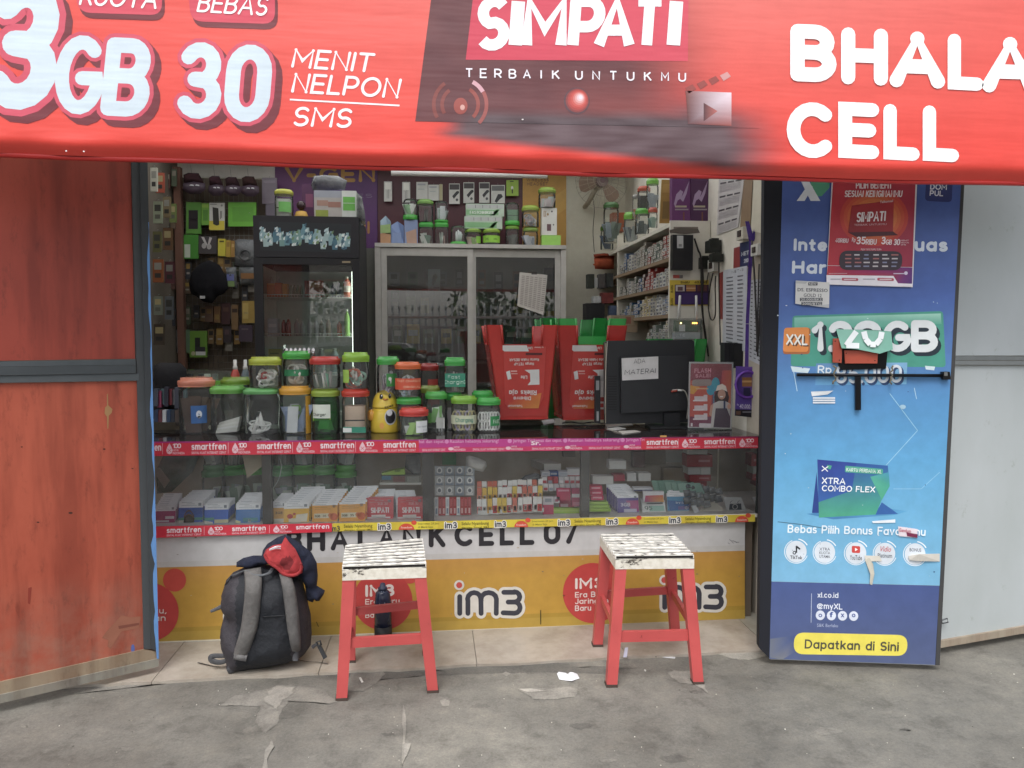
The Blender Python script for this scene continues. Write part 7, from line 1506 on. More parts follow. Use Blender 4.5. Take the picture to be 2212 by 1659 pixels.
for i in range(22):                                    # the printed ice and bottle picture on the header
    cu=568+i*8.7+rr2.uniform(-2,2); cv_=512+rr2.uniform(-10,14)-(10 if 5<i<14 else 0); h_=rr2.uniform(11,19)
    m.pp(f,[(cu-6,cv_+h_),(cu-7,cv_),(cu-3,cv_-8),(cu-3,cv_-14),(cu+3,cv_-14),(cu+3,cv_-8),(cu+7,cv_),(cu+5,cv_+h_)],rr2.choice(['6f9fae','8fb4bc','4f7f94','7fa8a4','a9c6c8']),2+i*.05)
    for j in range(4): a,b=cu+rr2.uniform(-7,5),cv_+rr2.uniform(-14,h_); m.pp(f,[(a,b),(a+rr2.uniform(3,6),b-3),(a+rr2.uniform(2,5),b+5),(a-1,b+4)],rr2.choice(['d9e8ea','c4dade','e6efee','3f6478','7a9a6a']),3.5+i*.05+j*.01)
m.obj('printed_header',fr)
dr=th('door',None,None,(0,0,0)); dr.parent=fr; dr['_o']=fr['_o']; dr.location=(0,0,0)
m=MB('satin'); zt_,zb_=Fz(558),.12; w0=Fx(569)-fx0; w1=fx1-Fx(761.5); th_=YF-.012
m.box(fx0,fx0+w0,th_,YF+.01,zb_,zt_,BK); m.box(fx1-w1,fx1,th_,YF+.01,zb_,zt_,BK); m.box(fx0+w0+.0004,fx1-w1-.0004,th_,YF+.01,Fz(572),zt_,BK); m.box(fx0+w0+.0004,fx1-w1-.0004,th_,YF+.01,zb_,zb_+.08,BK); m.obj('frame',dr)
m=MB('window'); m.poly([(fx0+w0-.004,YF,zb_+.07),(fx1-w1+.004,YF,zb_+.07),(fx1-w1+.004,YF,Fz(571)),(fx0+w0-.004,YF,Fz(571))],(248,250,249)); m.obj('pane',dr)
m=MB('metal'); m.pr(faceY(th_-.001),739,564,757,568,'b9a88a',1,'metal'); m.obj('badge',dr)
m=MB('satin'); W_='dfe6e2'; m.box(fx0+.021,fx0+.045,YF+.02,YF+.5,.14,Fz(573),W_); m.box(fx1-.045,fx1-.021,YF+.02,YF+.5,.14,Fz(573),W_); m.box(fx0+.046,fx1-.046,YF+.5,YF+.528,.14,Fz(573),'ccd4d0'); m.obj('liner',fr)
m=MB('lamp'); m.box(fx1-w1-.006,fx1-w1-.001,YF+.02,YF+.03,.2,Fz(585),'c4d4c4'); m.obj('light_strip',fr)
zs=[Fz(642),Fz(727),Fz(812),Fz(897)]
for z_ in zs:
    m=MB('satin'); a,b=fx0+.047,fx1-.047
    m.rod((a,YF+.05,z_),(b,YF+.05,z_),.003,'dfe4e0'); m.rod((a,YF+.05,z_+.02),(b,YF+.05,z_+.02),.003,'dfe4e0')
    for i in range(33): x=a+(b-a)*i/32; m.rod((x,YF+.052,z_),(x,YF+.052,z_+.02),.002,'dfe4e0',n=4); m.rod((x,YF+.05,z_+.0),(x,YF+.49,z_),.0016,'c9cec9',n=3)
    m.obj('wire_shelf',fr)
gd='drinks and packets on the fridge shelves'
def fbox(u0,u1,vt,z_,col,lb,prints=(),d=.07,dy=.08): 
    Y=YF+dy; a,b=onY(u0,640,Y).x,onY(u1,640,Y).x; h=onY(u0,vt,Y).z-z_-.004; o=MB('print'); o.box(a,b,Y,Y+d,z_+.004,z_+.004+h,col)
    g_=lambda x,y,k=0: Vector((a+(b-a)*x,Y-.001*k,z_+.004+h*(1-y)))
    for p in prints: o.pr(g_,*p)
    tag(o.obj('drink_carton'),lb,'carton',gd)
def bottle(uc,w,vt,z_,col,cap_,lb,dy=.1,lab=None,matk='gloss'):
    Y=YF+dy; p=onY(uc,640,Y); s_=dep(p)/F_PX; r_=w/2*s_; h=onY(uc,vt,Y).z-z_-.004; t=th('drink_bottle',lb,'bottle',(p.x,Y,z_+.004),gd)
    o=MB(matk); o.lathe([(r_*.9,0),(r_,.006),(r_,h*.62),(r_*.85,h*.74),(r_*.38,h*.88),(r_*.36,h*.92)],p.x,Y,z_+.004,col,n=14); o.obj('body',t)
    o=MB('satin'); o.lathe([(r_*.42,h*.92),(r_*.42,h)],p.x,Y,z_+.004,cap_,n=10); o.obj('cap',t)
    if lab: o=MB('print'); o.lathe([(r_*1.01,h*.25),(r_*1.01,h*.55)],p.x,Y,z_+.004,lab,n=14,cap=False); o.obj('label',t)
fbox(577,593,612,zs[0],'dd7a24','orange carton at the end of the top fridge shelf',[(0,0,1,.12,'e8a24a',1)]); fbox(594,609,611,zs[0],'d9651c','deep orange carton on the top fridge shelf'); fbox(610,621,613,zs[0],'e0982e','amber carton on the top fridge shelf')
bottle(588,9,598,zs[0],'cfcfd0','e2e2e0','pale bottle behind the orange cartons',.2); bottle(603,9,598,zs[0],'c9cbd0','e2e2e0','pale bottle behind the deep orange carton',.2)
for i in range(4): bottle(629+i*7.5,7,613,zs[0],'8fa48f','d4d9d4',['first','second','third','fourth'][i]+' small green grey bottle from the amber carton',.1)
fbox(658,697,606,zs[0],'a8402f','wide red pack on the top fridge shelf',[(.1,.2,.9,.4,'b85a48',1)]); bottle(706,11,612,zs[0],'6f5a58','a8a8a8','brown bottle on the top fridge shelf'); bottle(720,12,612,zs[0],'6a6f8c','8f8f98','violet blue bottle on the top fridge shelf'); bottle(733,11,610,zs[0],'7a7f94','9a9aa4','grey blue bottle on the top fridge shelf')
bottle(750,16,598,zs[0],'dc7a62','f0ece4','red and white bottle at the door edge, top shelf',.06,'f2e6d8')
fbox(577,598,688,zs[1],'b9c8d8','tall pale blue carton on the second fridge shelf',[(.1,.3,.9,.5,'dfe6ee',1)],.08,.06)
for i,(u,c,l) in enumerate(((612,'7a2f34','dark red'),(622,'8f4040','brick red'),(640,'a9adb2','grey'),(652,'c4c6cc','silver'),(668,'d0d0d6','white'),(682,'bfc0c8','pearl'),(694,'a8a6a4','dull'),(709,'c9b8a8','cream'),(732,'c96a3c','orange'))): bottle(u,11,690+U(-4,4),zs[1],c,'d6d6d4',f'{l} drink bottle on the second fridge shelf',.1,None)
bottle(749,12,668,zs[1],'9fd46a','eef4e4','bright green bottle at the door edge, second shelf',.05)
for i in range(3): fbox(577+(i % 2)*0,597,740+i*22,zs[2]+(2-i)*.072,'c4c05a',['top','middle','lowest'][i]+' yellow carton of the stack on the third fridge shelf',[(.1,.4,.9,.55,'8f9a4a',1)],.07,.06) if False else None
for i in range(3): a=onY(577,640,YF+.06).x; o=MB('print'); o.box(a,a+.085,YF+.06,YF+.13,zs[2]+.005+i*.062,zs[2]+.064+i*.062,'c9c45c'); o.pr(lambda x,y,k=0: Vector((a+.085*x,YF+.06-.001*k,zs[2]+.005+i*.062+.059*y)),.15,.4,.85,.55,'7f8a3a'); tag(o.obj('drink_carton'),['lowest','middle','top'][i]+' yellow carton of the stack on the third fridge shelf','carton',gd)
for i in range(2): a=onY(607,640,YF+.07).x; o=MB('print'); o.box(a,a+.07,YF+.07,YF+.13,zs[2]+.005+i*.062,zs[2]+.064+i*.062,'c9cfb8'); tag(o.obj('drink_carton'),['lower','upper'][i]+' pale green carton beside the yellow carton stack','carton',gd)
for u,c in ((668,'c9a67c'),(692,'b9c4c4'),(721,'b4c8d4')): bottle(u,21,752,zs[2],c,'e8eeee',{'c': 'amber','b': 'clear'}[c[0]]+(' water bottle nearest the door edge, third shelf' if u>715 else ' water bottle on the third fridge shelf beside '+('the pale green cartons' if u<680 else 'the amber one')),.1,None,'gloss')

# on top of the fridge
zf2=ft+.0125; C4b=lambda x,y: (305+.2451*x,338.8+.2451*y)
jar('white jar with a green picture and chartreuse lid on the fridge',595,633.5,409,420,467.5,Y=YF+.1,lid='c4c43a',fill=('solid','d6dad2',.95),z=zf2,lab=('6fbf5a',-35,45,.2,.65),group=None)
p=onY(651,467,YF+.1); sc=dep(p)/F_PX; t=th('dark_ball_ornament','dark round ball on a yellow bowl base on the fridge','ornament',(p.x,p.y,zf2))
m=MB('satin'); m.lathe([(14*sc,0),(15*sc,2*sc),(11*sc,13*sc),(8*sc,14*sc)],p.x,p.y,zf2,'d9a834',n=20); m.obj('bowl',t)
m=MB('gloss'); m.lathe([(10*sc*math.cos(R(a)),26*sc+10*sc*math.sin(R(a))) for a in range(-85,86,17)],p.x,p.y,zf2,'3a2226',n=18); m.lathe([(3*sc,12*sc),(3*sc,17*sc)],p.x,p.y,zf2,'3a2226'); m.obj('ball',t)
tbox(679,738.8,412,471,'b9b3ae','clear storage box of mixed packets on the fridge',[(0,0,1,.25,'a3a8b4'),(.05,.7,.5,.98,'9aa83a'),(.5,.4,.95,.6,'a8786a'),(.1,.35,.5,.55,'b08a7a')],YF+.1,.14,'box','storage_box',zf2)
tbox(739,769,412,471,'d6dbd6','white and green carton on the fridge edge',[(.08,.22,.92,.72,'6cbf4a'),(.08,.44,.92,.46,'d6dbd6',2)],YF+.08,.1,base=zf2)
m=MB('film'); inflate(m,[(672,400),(678,380),(700,378),(730,380),(750,390),(745,410),(700,413),(676,412)],YF+.2,.07,'8a86a8','film',8); tag(m.obj('plastic_bag'),'clear bag of violet goods lying on the storage box','bag')
m=MB('film'); inflate(m,[(770,415),(782,425),(788,460),(790,485),(782,488),(776,470),(770,470)],YF+.06,.04,'a9b4a8','film',8); tag(m.obj('plastic_bag'),'clear plastic bag hanging over the fridge corner','bag')
tbox(653,678,388,470,'5c2a58','dark magenta carton standing on the fridge behind the ball',[(.3,.25,.9,.6,'8f4a70')],YF+.3,.1,base=zf2)

# ================================================================== ACCESSORY WALL BEHIND, ON THE ORANGE DOOR SIDE
YG=2.70
m=MB('metal')                                         # wire grid the goods hang on
gx0,gx1=onY(394,600,YG).x,onY(560,600,YG).x
for i in range(17): x=gx0+(gx1-gx0)*i/16; m.rod((x,YG,1.2),(x,YG,onY(480,385,YG).z),.0018,'8d8c86',n=4)
for i in range(26): z_=1.2+i*.055; m.rod((gx0,YG-.004,z_),(gx1,YG-.004,z_),.0018,'8d8c86',n=4)
tag(m.obj('wire_grid'),'wire grid on the back wall carrying hanging accessories','grid')
m=MB('wall'); m.pxbox(394,386,600,880,YB-.012,.01,'75695b'); tag(m.obj('shade_sheet'),'dull brown sheet added as shade behind the wire grid of accessories','board')  # wall shade behind the grid, put in as an added dark sheet
m=MB('wall'); m.pxbox(394,340,594,384,YB-.008,.006,'dcd8d2'); tag(m.obj('white_board'),'bare white board above the hanging caps','board')
m=MB('wall'); m.pxbox(380,360,395,860,YG-.1,.06,'7a5546'); struct(m,'wall_pillar')
L1=lambda x,y: (325.3+.14296*x,338.8+.14296*y); L2=lambda x,y: (325.3+.14296*x,576+.14296*y)
for i,(a,b,c,d_) in enumerate(((480,240,830,560),(870,285,1110,590),(1115,300,1370,590),(1365,290,1640,600))):
    u0,v0=L1(a,b); u1,v1=L1(c,d_); Yc=YG-.12; w=u1-u0; h_=v1-v0
    lb=['wide dark cap in film nearest the wall pillar','dark cap with a double white mark, second in the row','dark cap tilted in film, third in the row','brown black cap beside the grey bag'][i]
    t=th('baseball_hat',lb,'cap',onY((u0+u1)/2,v1,Yc),'dark caps hanging on the wire grid')
    m=MB('cloth'); inflate(m,[(u0+w*.1,v0+h_*.55),(u0+w*.04,v0+h_*.1),(u0+w*.25,v0),(u0+w*.7,v0+h_*.02),(u0+w*.85,v0+h_*.3),(u0+w*.95,v0+h_*.55)],Yc,.06,['3a1a20','40202a','3a2026','3d2320'][i],'cloth',5); m.obj('crown',t)
    m=MB('film'); inflate(m,[(u0+w*.02,v0+h_*.5),(u0+w*.5,v0+h_*.42),(u0+w*.98,v0+h_*.5),(u1,v0+h_*.8),(u0+w*.75,v1),(u0+w*.3,v1),(u0,v0+h_*.8)],Yc-.05,.03,'4a3a48','satin',5); m.obj('brim',t)
    m=MB('print'); f=faceY(Yc-.088)
    for k_ in (0,1): m.pp(f,[(u0+w*(.3+.24*k_),v0+h_*.6),(u0+w*(.36+.24*k_),v0+h_*.55),(u0+w*(.48+.24*k_),v0+h_*.57),(u0+w*(.5+.24*k_),v0+h_*.63)],'c9c9cc',0)
    m.obj('mark',t)
    m=MB('metal'); m.tube([onY(u0+w*.4,v0,Yc),onY(u0+w*.36,v0-14,Yc+.03),onY(u0+w*.32,v0-22,YB-.01)],.0012,'6a6460',n=4); m.obj('hook',t)
H=[('green_packet','dull green case pack showing a dark phone cover',402,437,434,505,'5a9a34',[(.17,.25,.8,.85,'2a2228'),(.17,.53,.8,.57,'4a4048')]),
 ('green_packet','narrow green pack beside the white and yellow pack',435,439,452.5,486,'6fae2c',[(.2,.3,.8,.8,'58962c'),(.1,.05,.9,.2,'8fba3a')]),
 ('power_bank_pack','white and yellow pack picturing a black power bank',452,438,485,497,'d6d6d0',[(0,.66,1,1,'d9c81c'),('p',[(.22,.16),(.6,.2),(.66,.8),(.5,.84),(.26,.78)],'35332c',2),(.72,.3,.76,.6,'4a4a46',2),(.8,.3,.84,.55,'4a4a46',2),(.06,.04,.5,.07,'8d8d88',2),('e',.82,.1,.07,.04,'9a9a94',2)]),
 ('green_packet','wide flat grass green packet under the caps',493,437,553,489,'6cc024',[(.15,.2,.9,.8,'5fae20'),(.72,.42,.8,.46,'d9e6d0')]),
 ('green_packet','green pack with a white strip above the black hat',397,507,428,559,'46962c',[(.05,.4,.45,.95,'c9d4c4')]),
 ('earphone_pack','dark earphone pack with white Y shaped leads',429,510,468,548,'4a4446',[('p',[(.15,.05),(.3,.05),(.5,.5),(.4,.55)],'cfcac8'),('p',[(.6,.05),(.75,.1),(.6,.5),(.5,.5)],'cfcac8'),('e',.3,.55,.13,.16,'b9b4b2'),('e',.58,.6,.13,.16,'b9b4b2')]),
 ('yellow_packet','slim bright yellow pack on the wire grid',471,516,487,553,'d9cc1c',[(.2,.1,.8,.2,'5a5414')]),
 ('amber_packet','amber pack beside the slim yellow one',488,519,498,555,'c9a42c',[(.2,.1,.8,.4,'a8842c')]),('amber_packet','tan pack touching the silver pouch',499,520,508,555,'b98a3a',[(.2,.2,.8,.4,'d9b46a')]),
 ('price_card','grey blank card low on the wire grid',367,712,400,762,'8d8f90',[('e',.2,.22,.05,.05,'4a4a4c')]),('price_card','dull green card edge between grey card and green pack',400,712,410,762,'5f7f62',()),
 ('phone_holder_pack','green pack holding a dark phone mount with a white label',410,715,447,772,'6a9a2c',[(.3,.25,.6,.6,'2a2a2c'),(.3,.6,.9,.78,'33333a'),(.35,.78,.92,.92,'d6d8d8'),('e',.2,.85,.12,.08,'b9b08a')]),
 ('dim_packet','dim brown pack under the black hat',443,660,460,695,'6a5040',[(.2,.2,.8,.5,'8a6a3a')]),('dim_packet','dim orange brown pack under the black hat',462,662,476,697,'7f5a34',[(.2,.5,.8,.8,'9a7a3a')]),('dim_packet','dark reddish pack in the lower row of the wire grid',478,655,497,700,'4a2a2c',[(.2,.2,.8,.4,'6a4a3a')]),
 ('dim_packet','tan pack in the lower row of the wire grid',500,659,514,712,'8a6a40',[(.1,.15,.9,.3,'3a2a20')]),('yellow_packet','tall dull yellow pack beside the fridge',523,650,550,698,'b9983c',[(.05,.1,.5,.8,'d0b45a'),(.2,.5,.5,.6,'e0cc8a')]),('dim_packet','dark pack near the foot of the wire grid',482,705,500,740,'3a3034',[(.2,.2,.7,.5,'5a4448')]),('dim_packet','purple grey pack beside the fridge foot',516,702,545,738,'4f4050',[(.2,.2,.7,.3,'7a6a70')]),
 ('grey_bag','long grey bag hanging beside the caps',566,384,598,440,'7a6f7c',[(.1,.1,.9,.2,'8a808c')]),('grey_bag','lower grey bag touching the fridge',574,441,597,468,'6c6472',())]
for nm,lb,a,b,c,d_,col,pr_ in H: pack(nm,lb,'packet',a,b,c,d_,YG-.06,.018,col,pr_,hook=True)
for i in range(34):
    r_,c_=divmod(i,9); u=398+c_*17.5+U(-3,3); v=560+r_*52+U(-8,8)
    if 405<u<495 and v<655 and v>560: continue
    pack('dim_packet','dim small packet in the packed rows behind the brighter packs','packet',u,v,u+U(11,16),v+U(26,40),YG-.03-.004*(i % 3),.012,rnd.choice(['6a5a48','4a4440','7a6038','5a3c34','55604a','8a8478','3a3c44','94702c']),[(.15,.1,.85,.4,rnd.choice(['8d8678','2c2826','a8893c'])),(.2,.6,.8,.72,'a39c90')],'dim packets filling the wire grid',hook=True)
def pouch(lb,pts,Y,col,extra=None):
    m=MB('film'); inflate(m,pts,Y,.03,col,'film',5); m.prism([onY(u,v,Y+.001) for u,v in pts],(0,.001,0),col,'satin')
    if extra: extra(m)
    tag(m.obj('pouch'),lb,'pouch')
m_=lambda m: m.tube([onY(529.7+11*math.cos(R(a)),551+11*math.sin(R(a)),YG-.12) for a in range(0,360,20)],.009,'1c1c20',closed=True)
pouch('silver pouch holding a black ring of cable',[(507,520),(514,516),(548,518),(551,574),(530,578),(507,572)],YG-.07,'b4b6ba',m_)
pouch('silver and amber pouch below the ring of cable',[(517,577),(550,577),(551,616),(518,617),(516,600)],YG-.07,'9aa0a4',lambda m: m.pxbox(520,590,548,602,YG-.11,.01,'9a6a34','satin'))
pouch('white and blue pouch beside the black hat',[(488,578),(510,577),(512,623),(490,618)],YG-.09,'a9aeb4',lambda m: (m.pxbox(490,592,505,606,YG-.125,.01,'6a72b4','satin'),m.pxbox(492,607,506,619,YG-.125,.01,'7f9a5a','satin')))
m=MB('cloth'); inflate(m,[(408,612),(414,588),(430,570),(452,562),(474,572),(488,596),(493,622),(484,634),(470,640),(458,655),(440,652),(424,640),(412,634)],YG-.15,.06,'14131a','cloth',7); tag(m.obj('black_hat'),'large black sun hat hanging on the wire grid','hat')
pack('hat_tag','small white price tag hanging under the black hat','tag',432,639,442.5,645,YG-.3,.002,'c4c6c8')
gs='dim packs hanging on the side wall beside the orange door'
SW=[(0.9,337,373,354,416,'a8482c','orange and white pack high on the side wall'),(.7,325,362,339,413,'b9b8a8','white pack high on the side wall'),(1.0,331,435,350,482,'8a947a','clear green pack on the side wall'),(1.2,352,425,368,470,'7a6a4a','tan pack on the side wall'),(1.5,366,440,380,480,'6a7a3a','olive pack on the side wall by the pillar'),(1.0,330,500,348,545,'5c5a30','mustard pack on the side wall'),(1.3,352,492,372,540,'6c4c30','brown pack on the side wall'),(1.0,330,560,352,610,'8a4a1c','dim orange pack on the side wall'),(1.4,356,565,376,612,'5a2a34','maroon pack on the side wall'),(1.0,332,640,350,680,'6f7668','grey green pack low on the side wall'),(1.4,356,640,374,690,'5f6468','grey pack low on the side wall'),(1.1,332,700,356,745,'4a4036','dark brown pack low on the side wall')]
for i in range(16): u=330+(i % 4)*13+U(-2,2); v=380+(i // 4)*92+U(-20,20); pack('dim_packet','dim packet among the side wall packs','packet',u,v,u+11,v+U(30,44),2.55,.012,rnd.choice(['6a5a48','4a4440','5a3c34','55604a','3a3c44']),[(.15,.1,.85,.4,rnd.choice(['8d8678','7a6030']))],'dim packets among the side wall packs',hook=True)
for Y,a,b,c,d_,col,lb in SW: pack('hanging_pack',lb,'packet',a,b,c,d_,Y+.8,.02,col,[(.15,.15,.85,.45,rnd.choice(['8a8a80','3a3a34','a89a6a'])),(.2,.6,.8,.8,rnd.choice(['5a5a50','2f2f2c']))],gs,hook=True)

# ================================================================== SHELVES ON THE SIDE WALL
YP2=.75; R6=lambda x,y: (1220+.245*x,339+.245*y)
su=th('wall_shelves','white wall shelves stacked with cigarette packs on the side wall','shelves',(XS,1.7,1.0))
lev=[2.150,1.945,1.775,1.600,1.42,1.2]
m=MB('wall'); m.box(XS,XR-.001,YP2-.02,YP2,0.96,2.165,'d9d4c8'); m.obj('end_panel',su)
for i,z_ in enumerate(lev):
    m=MB('matte'); m.box(XS,XR-.001,YP2+.001,2.76,z_-.022,z_,'d0cbbd' if i == 0 else '8a7358'); m.obj('shelf',su)
m=MB('wall'); m.box(XS+.002,XR-.002,2.02,2.045,1.2,2.127,'d3cfc2'); m.obj('divider',su)
m=MB('wall'); m.box(XS-.004,XR-.002,2.0,2.03,2.152,2.25,'d3cfc2'); m.obj('divider',su)
# packs: one mesh per colour, copied
pk_cols=[('8d8478','grey brown'),('b9b3a4','cream'),('9a2f2a','red'),('d6d3cc','white'),('4f6f9a','blue'),('c9b88a','tan'),('6a6f66','olive grey'),('7f8a80','sage'),('5a4a48','dark brown')]
protos={}
def cig(ci,loc,lab,grp):
    if ci not in protos:
        o=MB('print'); c,nm=pk_cols[ci]; o.box(0,.086,0,.056,0,.023,c)
        o.poly([(-.0006,.006,.004),(-.0006,.050,.004),(-.0006,.050,.019),(-.0006,.006,.019)],'cfcac2' if ci not in (1,3) else '8a8f98'); o.poly([(-.0010,.018,.008),(-.0010,.042,.008),(-.0010,.042,.015),(-.0010,.018,.015)],'4f4a4a')
        protos[ci]=o.obj('cigarette_pack',base=(0,0,0)); c_=protos[ci]
    else: c_=protos[ci].copy(); coll.objects.link(c_)
    c_.location=loc; c_.rotation_euler=(0,0,U(-.04,.04)); tag(c_,lab,'cigarette pack',grp)
shelfname=['upper','second','third','lowest']
plan=[[2,2,0,7,7,0,2,6,0,0,6,1,1,3,6,4,6,3],[0,3,3,1,3,2,2,2,8,4,8,6,0,3,6,6,0,6],[4,4,3,3,1,1,5,5,5,6,4,4,4,7,4,4,7,1],[5,7,7,1,7,7,0,1,7,6,7,0,7,6,7,7,0,7]]
cnt=0; ORD='first second third fourth fifth sixth seventh eighth ninth tenth eleventh twelfth thirteenth fourteenth fifteenth sixteenth seventeenth eighteenth'.split()
for s_ in range(4):
    zb=lev[s_+1]; head=lev[s_]-.022-zb
    for c_ in range(18):
        y=YP2+.012+c_*.068; ci=plan[s_][c_]; n=int(head/.0245)-rnd.choice([0,1,1,2] if c_<12 else [1,2,3,3]); n=max(2,min(n,7))
        if s_ == 1 and c_ in (3,4): n=4
        for k_ in range(n):
            if cnt >= 298: break
            xo=XS+.004+(U(0,.008) if k_<n-1 else U(0,.05)); pos=['at the end panel','near the end panel','midway along','near the white divider'][min(3,c_ // 5)]
            cig(ci if U(0,1)>.12 else rnd.choice([0,3,7]),(xo,y+U(-.002,.002),zb+.0006+k_*.0236),f'{pk_cols[ci][1]} pack in the {ORD[c_]} stack from the end panel, {shelfname[s_]} shelf','cigarette packs stacked on the wall shelves'); cnt += 1
# beyond the divider: orange cloths, dark goods
for i,(a,b,c,d_,col,lb) in enumerate(((70,200,400,400,'a8461c',0),(60,140,410,215,'8a3410',0),(50,300,200,345,'b0531f',0))):
    q=lambda x,y: (1274+.1307*x,528.6+.1307*y)
    m=MB('cloth'); inflate(m,[q(a,b+20),q((a+c)/2,b),q(c,b+10),q(c,d_),q((a+c)/2,d_+8),q(a+15,d_)],2.35,.05,col,'cloth',5); tag(m.obj('orange_cloth'),['folded orange cloth on the far end of the wall shelves','upper dark orange cloth on the far end of the wall shelves','small orange cloth corner sticking out of the far shelves'][i],'cloth')
pack('shelf_card','small blank white card standing on the far end of the wall shelves','card',1284,600,1293.5,621,2.2,.004,'d3d4d0')
for i,(a,b,c,d_,col,lb) in enumerate(((1294,592,1310,622,'4f4a48','dark bundle on the far end of the wall shelves'),(1308,590,1325,620,'3a3c3a','black bundle against the white divider'),(1270,592,1284,622,'34382f','dark green bundle at the very end of the shelves'),(1282,640,1298,654,'b9bab8','folded white paper above the black speaker'),(1300,632,1325,655,'7a3430','dark red packet by the divider'),(1318,660,1345,682,'5a6a88','blue grey packets above the tan carton'))): pack('small_goods',lb,'goods',a,b,c,d_,2.15,.08,col,m='cloth')
m=MB('satin'); m.pxbox(1266.6,655,1306,692,1.95,.14,'17171a'); tag(m.obj('black_speaker'),'black box shaped speaker at the foot of the far shelves','speaker')
pack('tan_carton','tan carton with faint red print under the wall shelves','carton',1320,681,1377,718,1.55,.12,'a08a70',[(.55,.1,.75,.5,'9a5a4a'),(.1,.1,.3,.3,'8a7258'),(.1,.6,.9,.64,'8a7258')],m='matte')
m=MB('lamp'); p=onY(1313,711,1.5); m.tube([p,p+Vector((0,.004,0))],.008,'2a3cff',n=8); o=m.obj('status_light'); tag(o,'tiny glowing blue status light beside the tan carton','light')
# goods on the top shelf
zt3=2.151; gts='goods standing on the top wall shelf'
def tjar(lb,u0,u1,vt,vl,vb,Y,lid,fill,**k2): return jar(lb,u0,u1,vt,vl,vb,Y=Y,lid=lid,fill=fill,group=gts,**k2)
tjar('pitcher shaped jar with a dark green lid nearest the fan',1303,1336,437,449,525,2.2,'3f6a34',('pack',['7f8f84','5f6f66','8a98a4']))
pack('orange_carton','dark orange carton behind the dark green lidded jar','carton',1323,459,1349,500,2.3,.1,'9a4a1a')
tjar('jar of blue grey packets with an olive lid on the top shelf',1297,1325,486,498,540,2.45,'4f7a2c',('pack',['4a5a6f','6a7480']))
tjar('green lidded jar full of clear packets, middle of the top shelf',1347,1377,458,474,525,1.75,'6fae34',('pack',['8f98a0','6a727a','b4bcc0']))
tjar('wider green lidded jar of dark goods on the top shelf',1372,1402,450,462,508,1.5,'5aa83c',('pack',['4f5a5a','7a868a']))
tjar('jar with a rust red lid and dark contents, raised on the top shelf',1377,1404,402,413,452,1.55,'b0482a',('solid','3f3a36',.95),z=2.32)
tjar('jar with a salmon band standing on other jars',1366,1382,420,428,456,1.6,'8f8f88',('pack',['c97a5a','c9c4bc']),z=2.3)
tjar('pale jar with a red lid nearest the yellow display card',1400,1420,448,459,494,1.15,'b0503c',('pack',['a9c4bc','8faea4','c9d4d0']))
tjar('bright green lidded jar high beside the display card',1396,1422,385,398,447,1.3,'6fae3a',('pack',['a9b4c0','8a98a8']),z=2.33)
pack('display_card','tall dull yellow display card on the top shelf','card',1425,388,1449,482,.95,.012,'a8843c',[(.1,.1,.9,.3,'b8924a'),(.2,.5,.8,.9,'8a6f3a')],skew=5)
for i,(a,c) in enumerate(((1452,1491),(1492,1531))):
    pack('cable_bag',['purple cable packet beside the yellow display card','purple cable packet at the end of the top shelf'][i],'packet',a,378,c,478,.78,.05,['6a2f6c','4f2452'][i],[('p',[(.1,.62),(.22,.42),(.45,.32),(.6,.36),(.5,.5),(.3,.55),(.16,.7)],'a990b4'),('p',[(.45,.52),(.6,.42),(.95,.12),(.8,.4),(.6,.58)],'a990b4'),(.15,.66,.8,.7,'b4a890',1),(.15,.73,.9,.76,'9a8f94',1),(.6,.8,.68,1,'7a4a3a')])

# on the end panel
FE=YP2-.021
m=MB('satin'); m.pxbox(1453,507,1497,583,FE-.045,.044,'1b1a1e'); m.pr(faceY(FE-.046),1462.5,509,1476,536,'c4c4c4',1,'print'); m.pr(faceY(FE-.046),1466,527,1473,533,'8a8a8a',2,'print'); tag(m.obj('power_box'),'black wall box with a white label on the shelf end panel','box')
m=MB('matte'); m.pr(faceY(FE),1455,490,1508,502,'8a7f74',.5,'matte'); m.pp(faceY(FE),[(1446,497),(1470,491),(1508,494),(1512,503),(1480,506),(1447,503)],'6a6058',1,'matte'); tag(m.obj('soot_mark'),'dark smudge on the shelf end panel above the black box','mark')
pack('red_sticker','small red and grey sticker on the end panel','sticker',1454,594,1475,601,FE-.002,.001,'b8443a',[(.65,0,1,1,'7a7274')])
pack('new_price_sign','yellow sign lettered baru with dark pictures on the end panel','sign',1446.6,605,1531,660,FE-.004,.003,'d9bc1c',[(.13,.18,1.0,.97,'3a2048',1),(.15,.2,.38,.44,'c9c0bc',2),(.2,.26,.33,.42,'6a4a4c',3),(.42,.2,.66,.44,'b07a3c',2),(.42,.3,.66,.34,'d9b08a',3),(.7,.2,.95,.44,'6a3a3a',2),(.14,.5,.97,.95,'41286a',2)],texts=[('BARU',.28,.50,.13,.04,'5a4a10',.2),('40.000',.62,.95,.13,.04,'5a4a10',.2)])
m=MB('print')
for v_ in (618,646):
    f90=faceY(FE-.0045); m.pen(lambda u,v,k=0: f90(1456-(v*1.0),v_+8-u,k),'BARU',(-6,2),(10,2),(-6,7),.2,'5a4a10',1)
o=m.obj('lettering'); o.parent=None; tag(o,'small upright baru lettering on the edge of the yellow sign','lettering')
rt_=th('router','white two aerial router in a clear plastic case, amber lights lit','router',onY(1484,733,FE-.07))
m=MB('clear'); m.pxbox(1451.5,688,1517.7,733.5,FE-.1,.098,(250,251,252)); m.obj('case',rt_)
m=MB('satin'); m.pxbox(1458,692,1508,716,FE-.06,.03,'6f7f6c'); m.pxbox(1457,718,1512,732,FE-.075,.05,'b9c0c2'); m.obj('body',rt_)
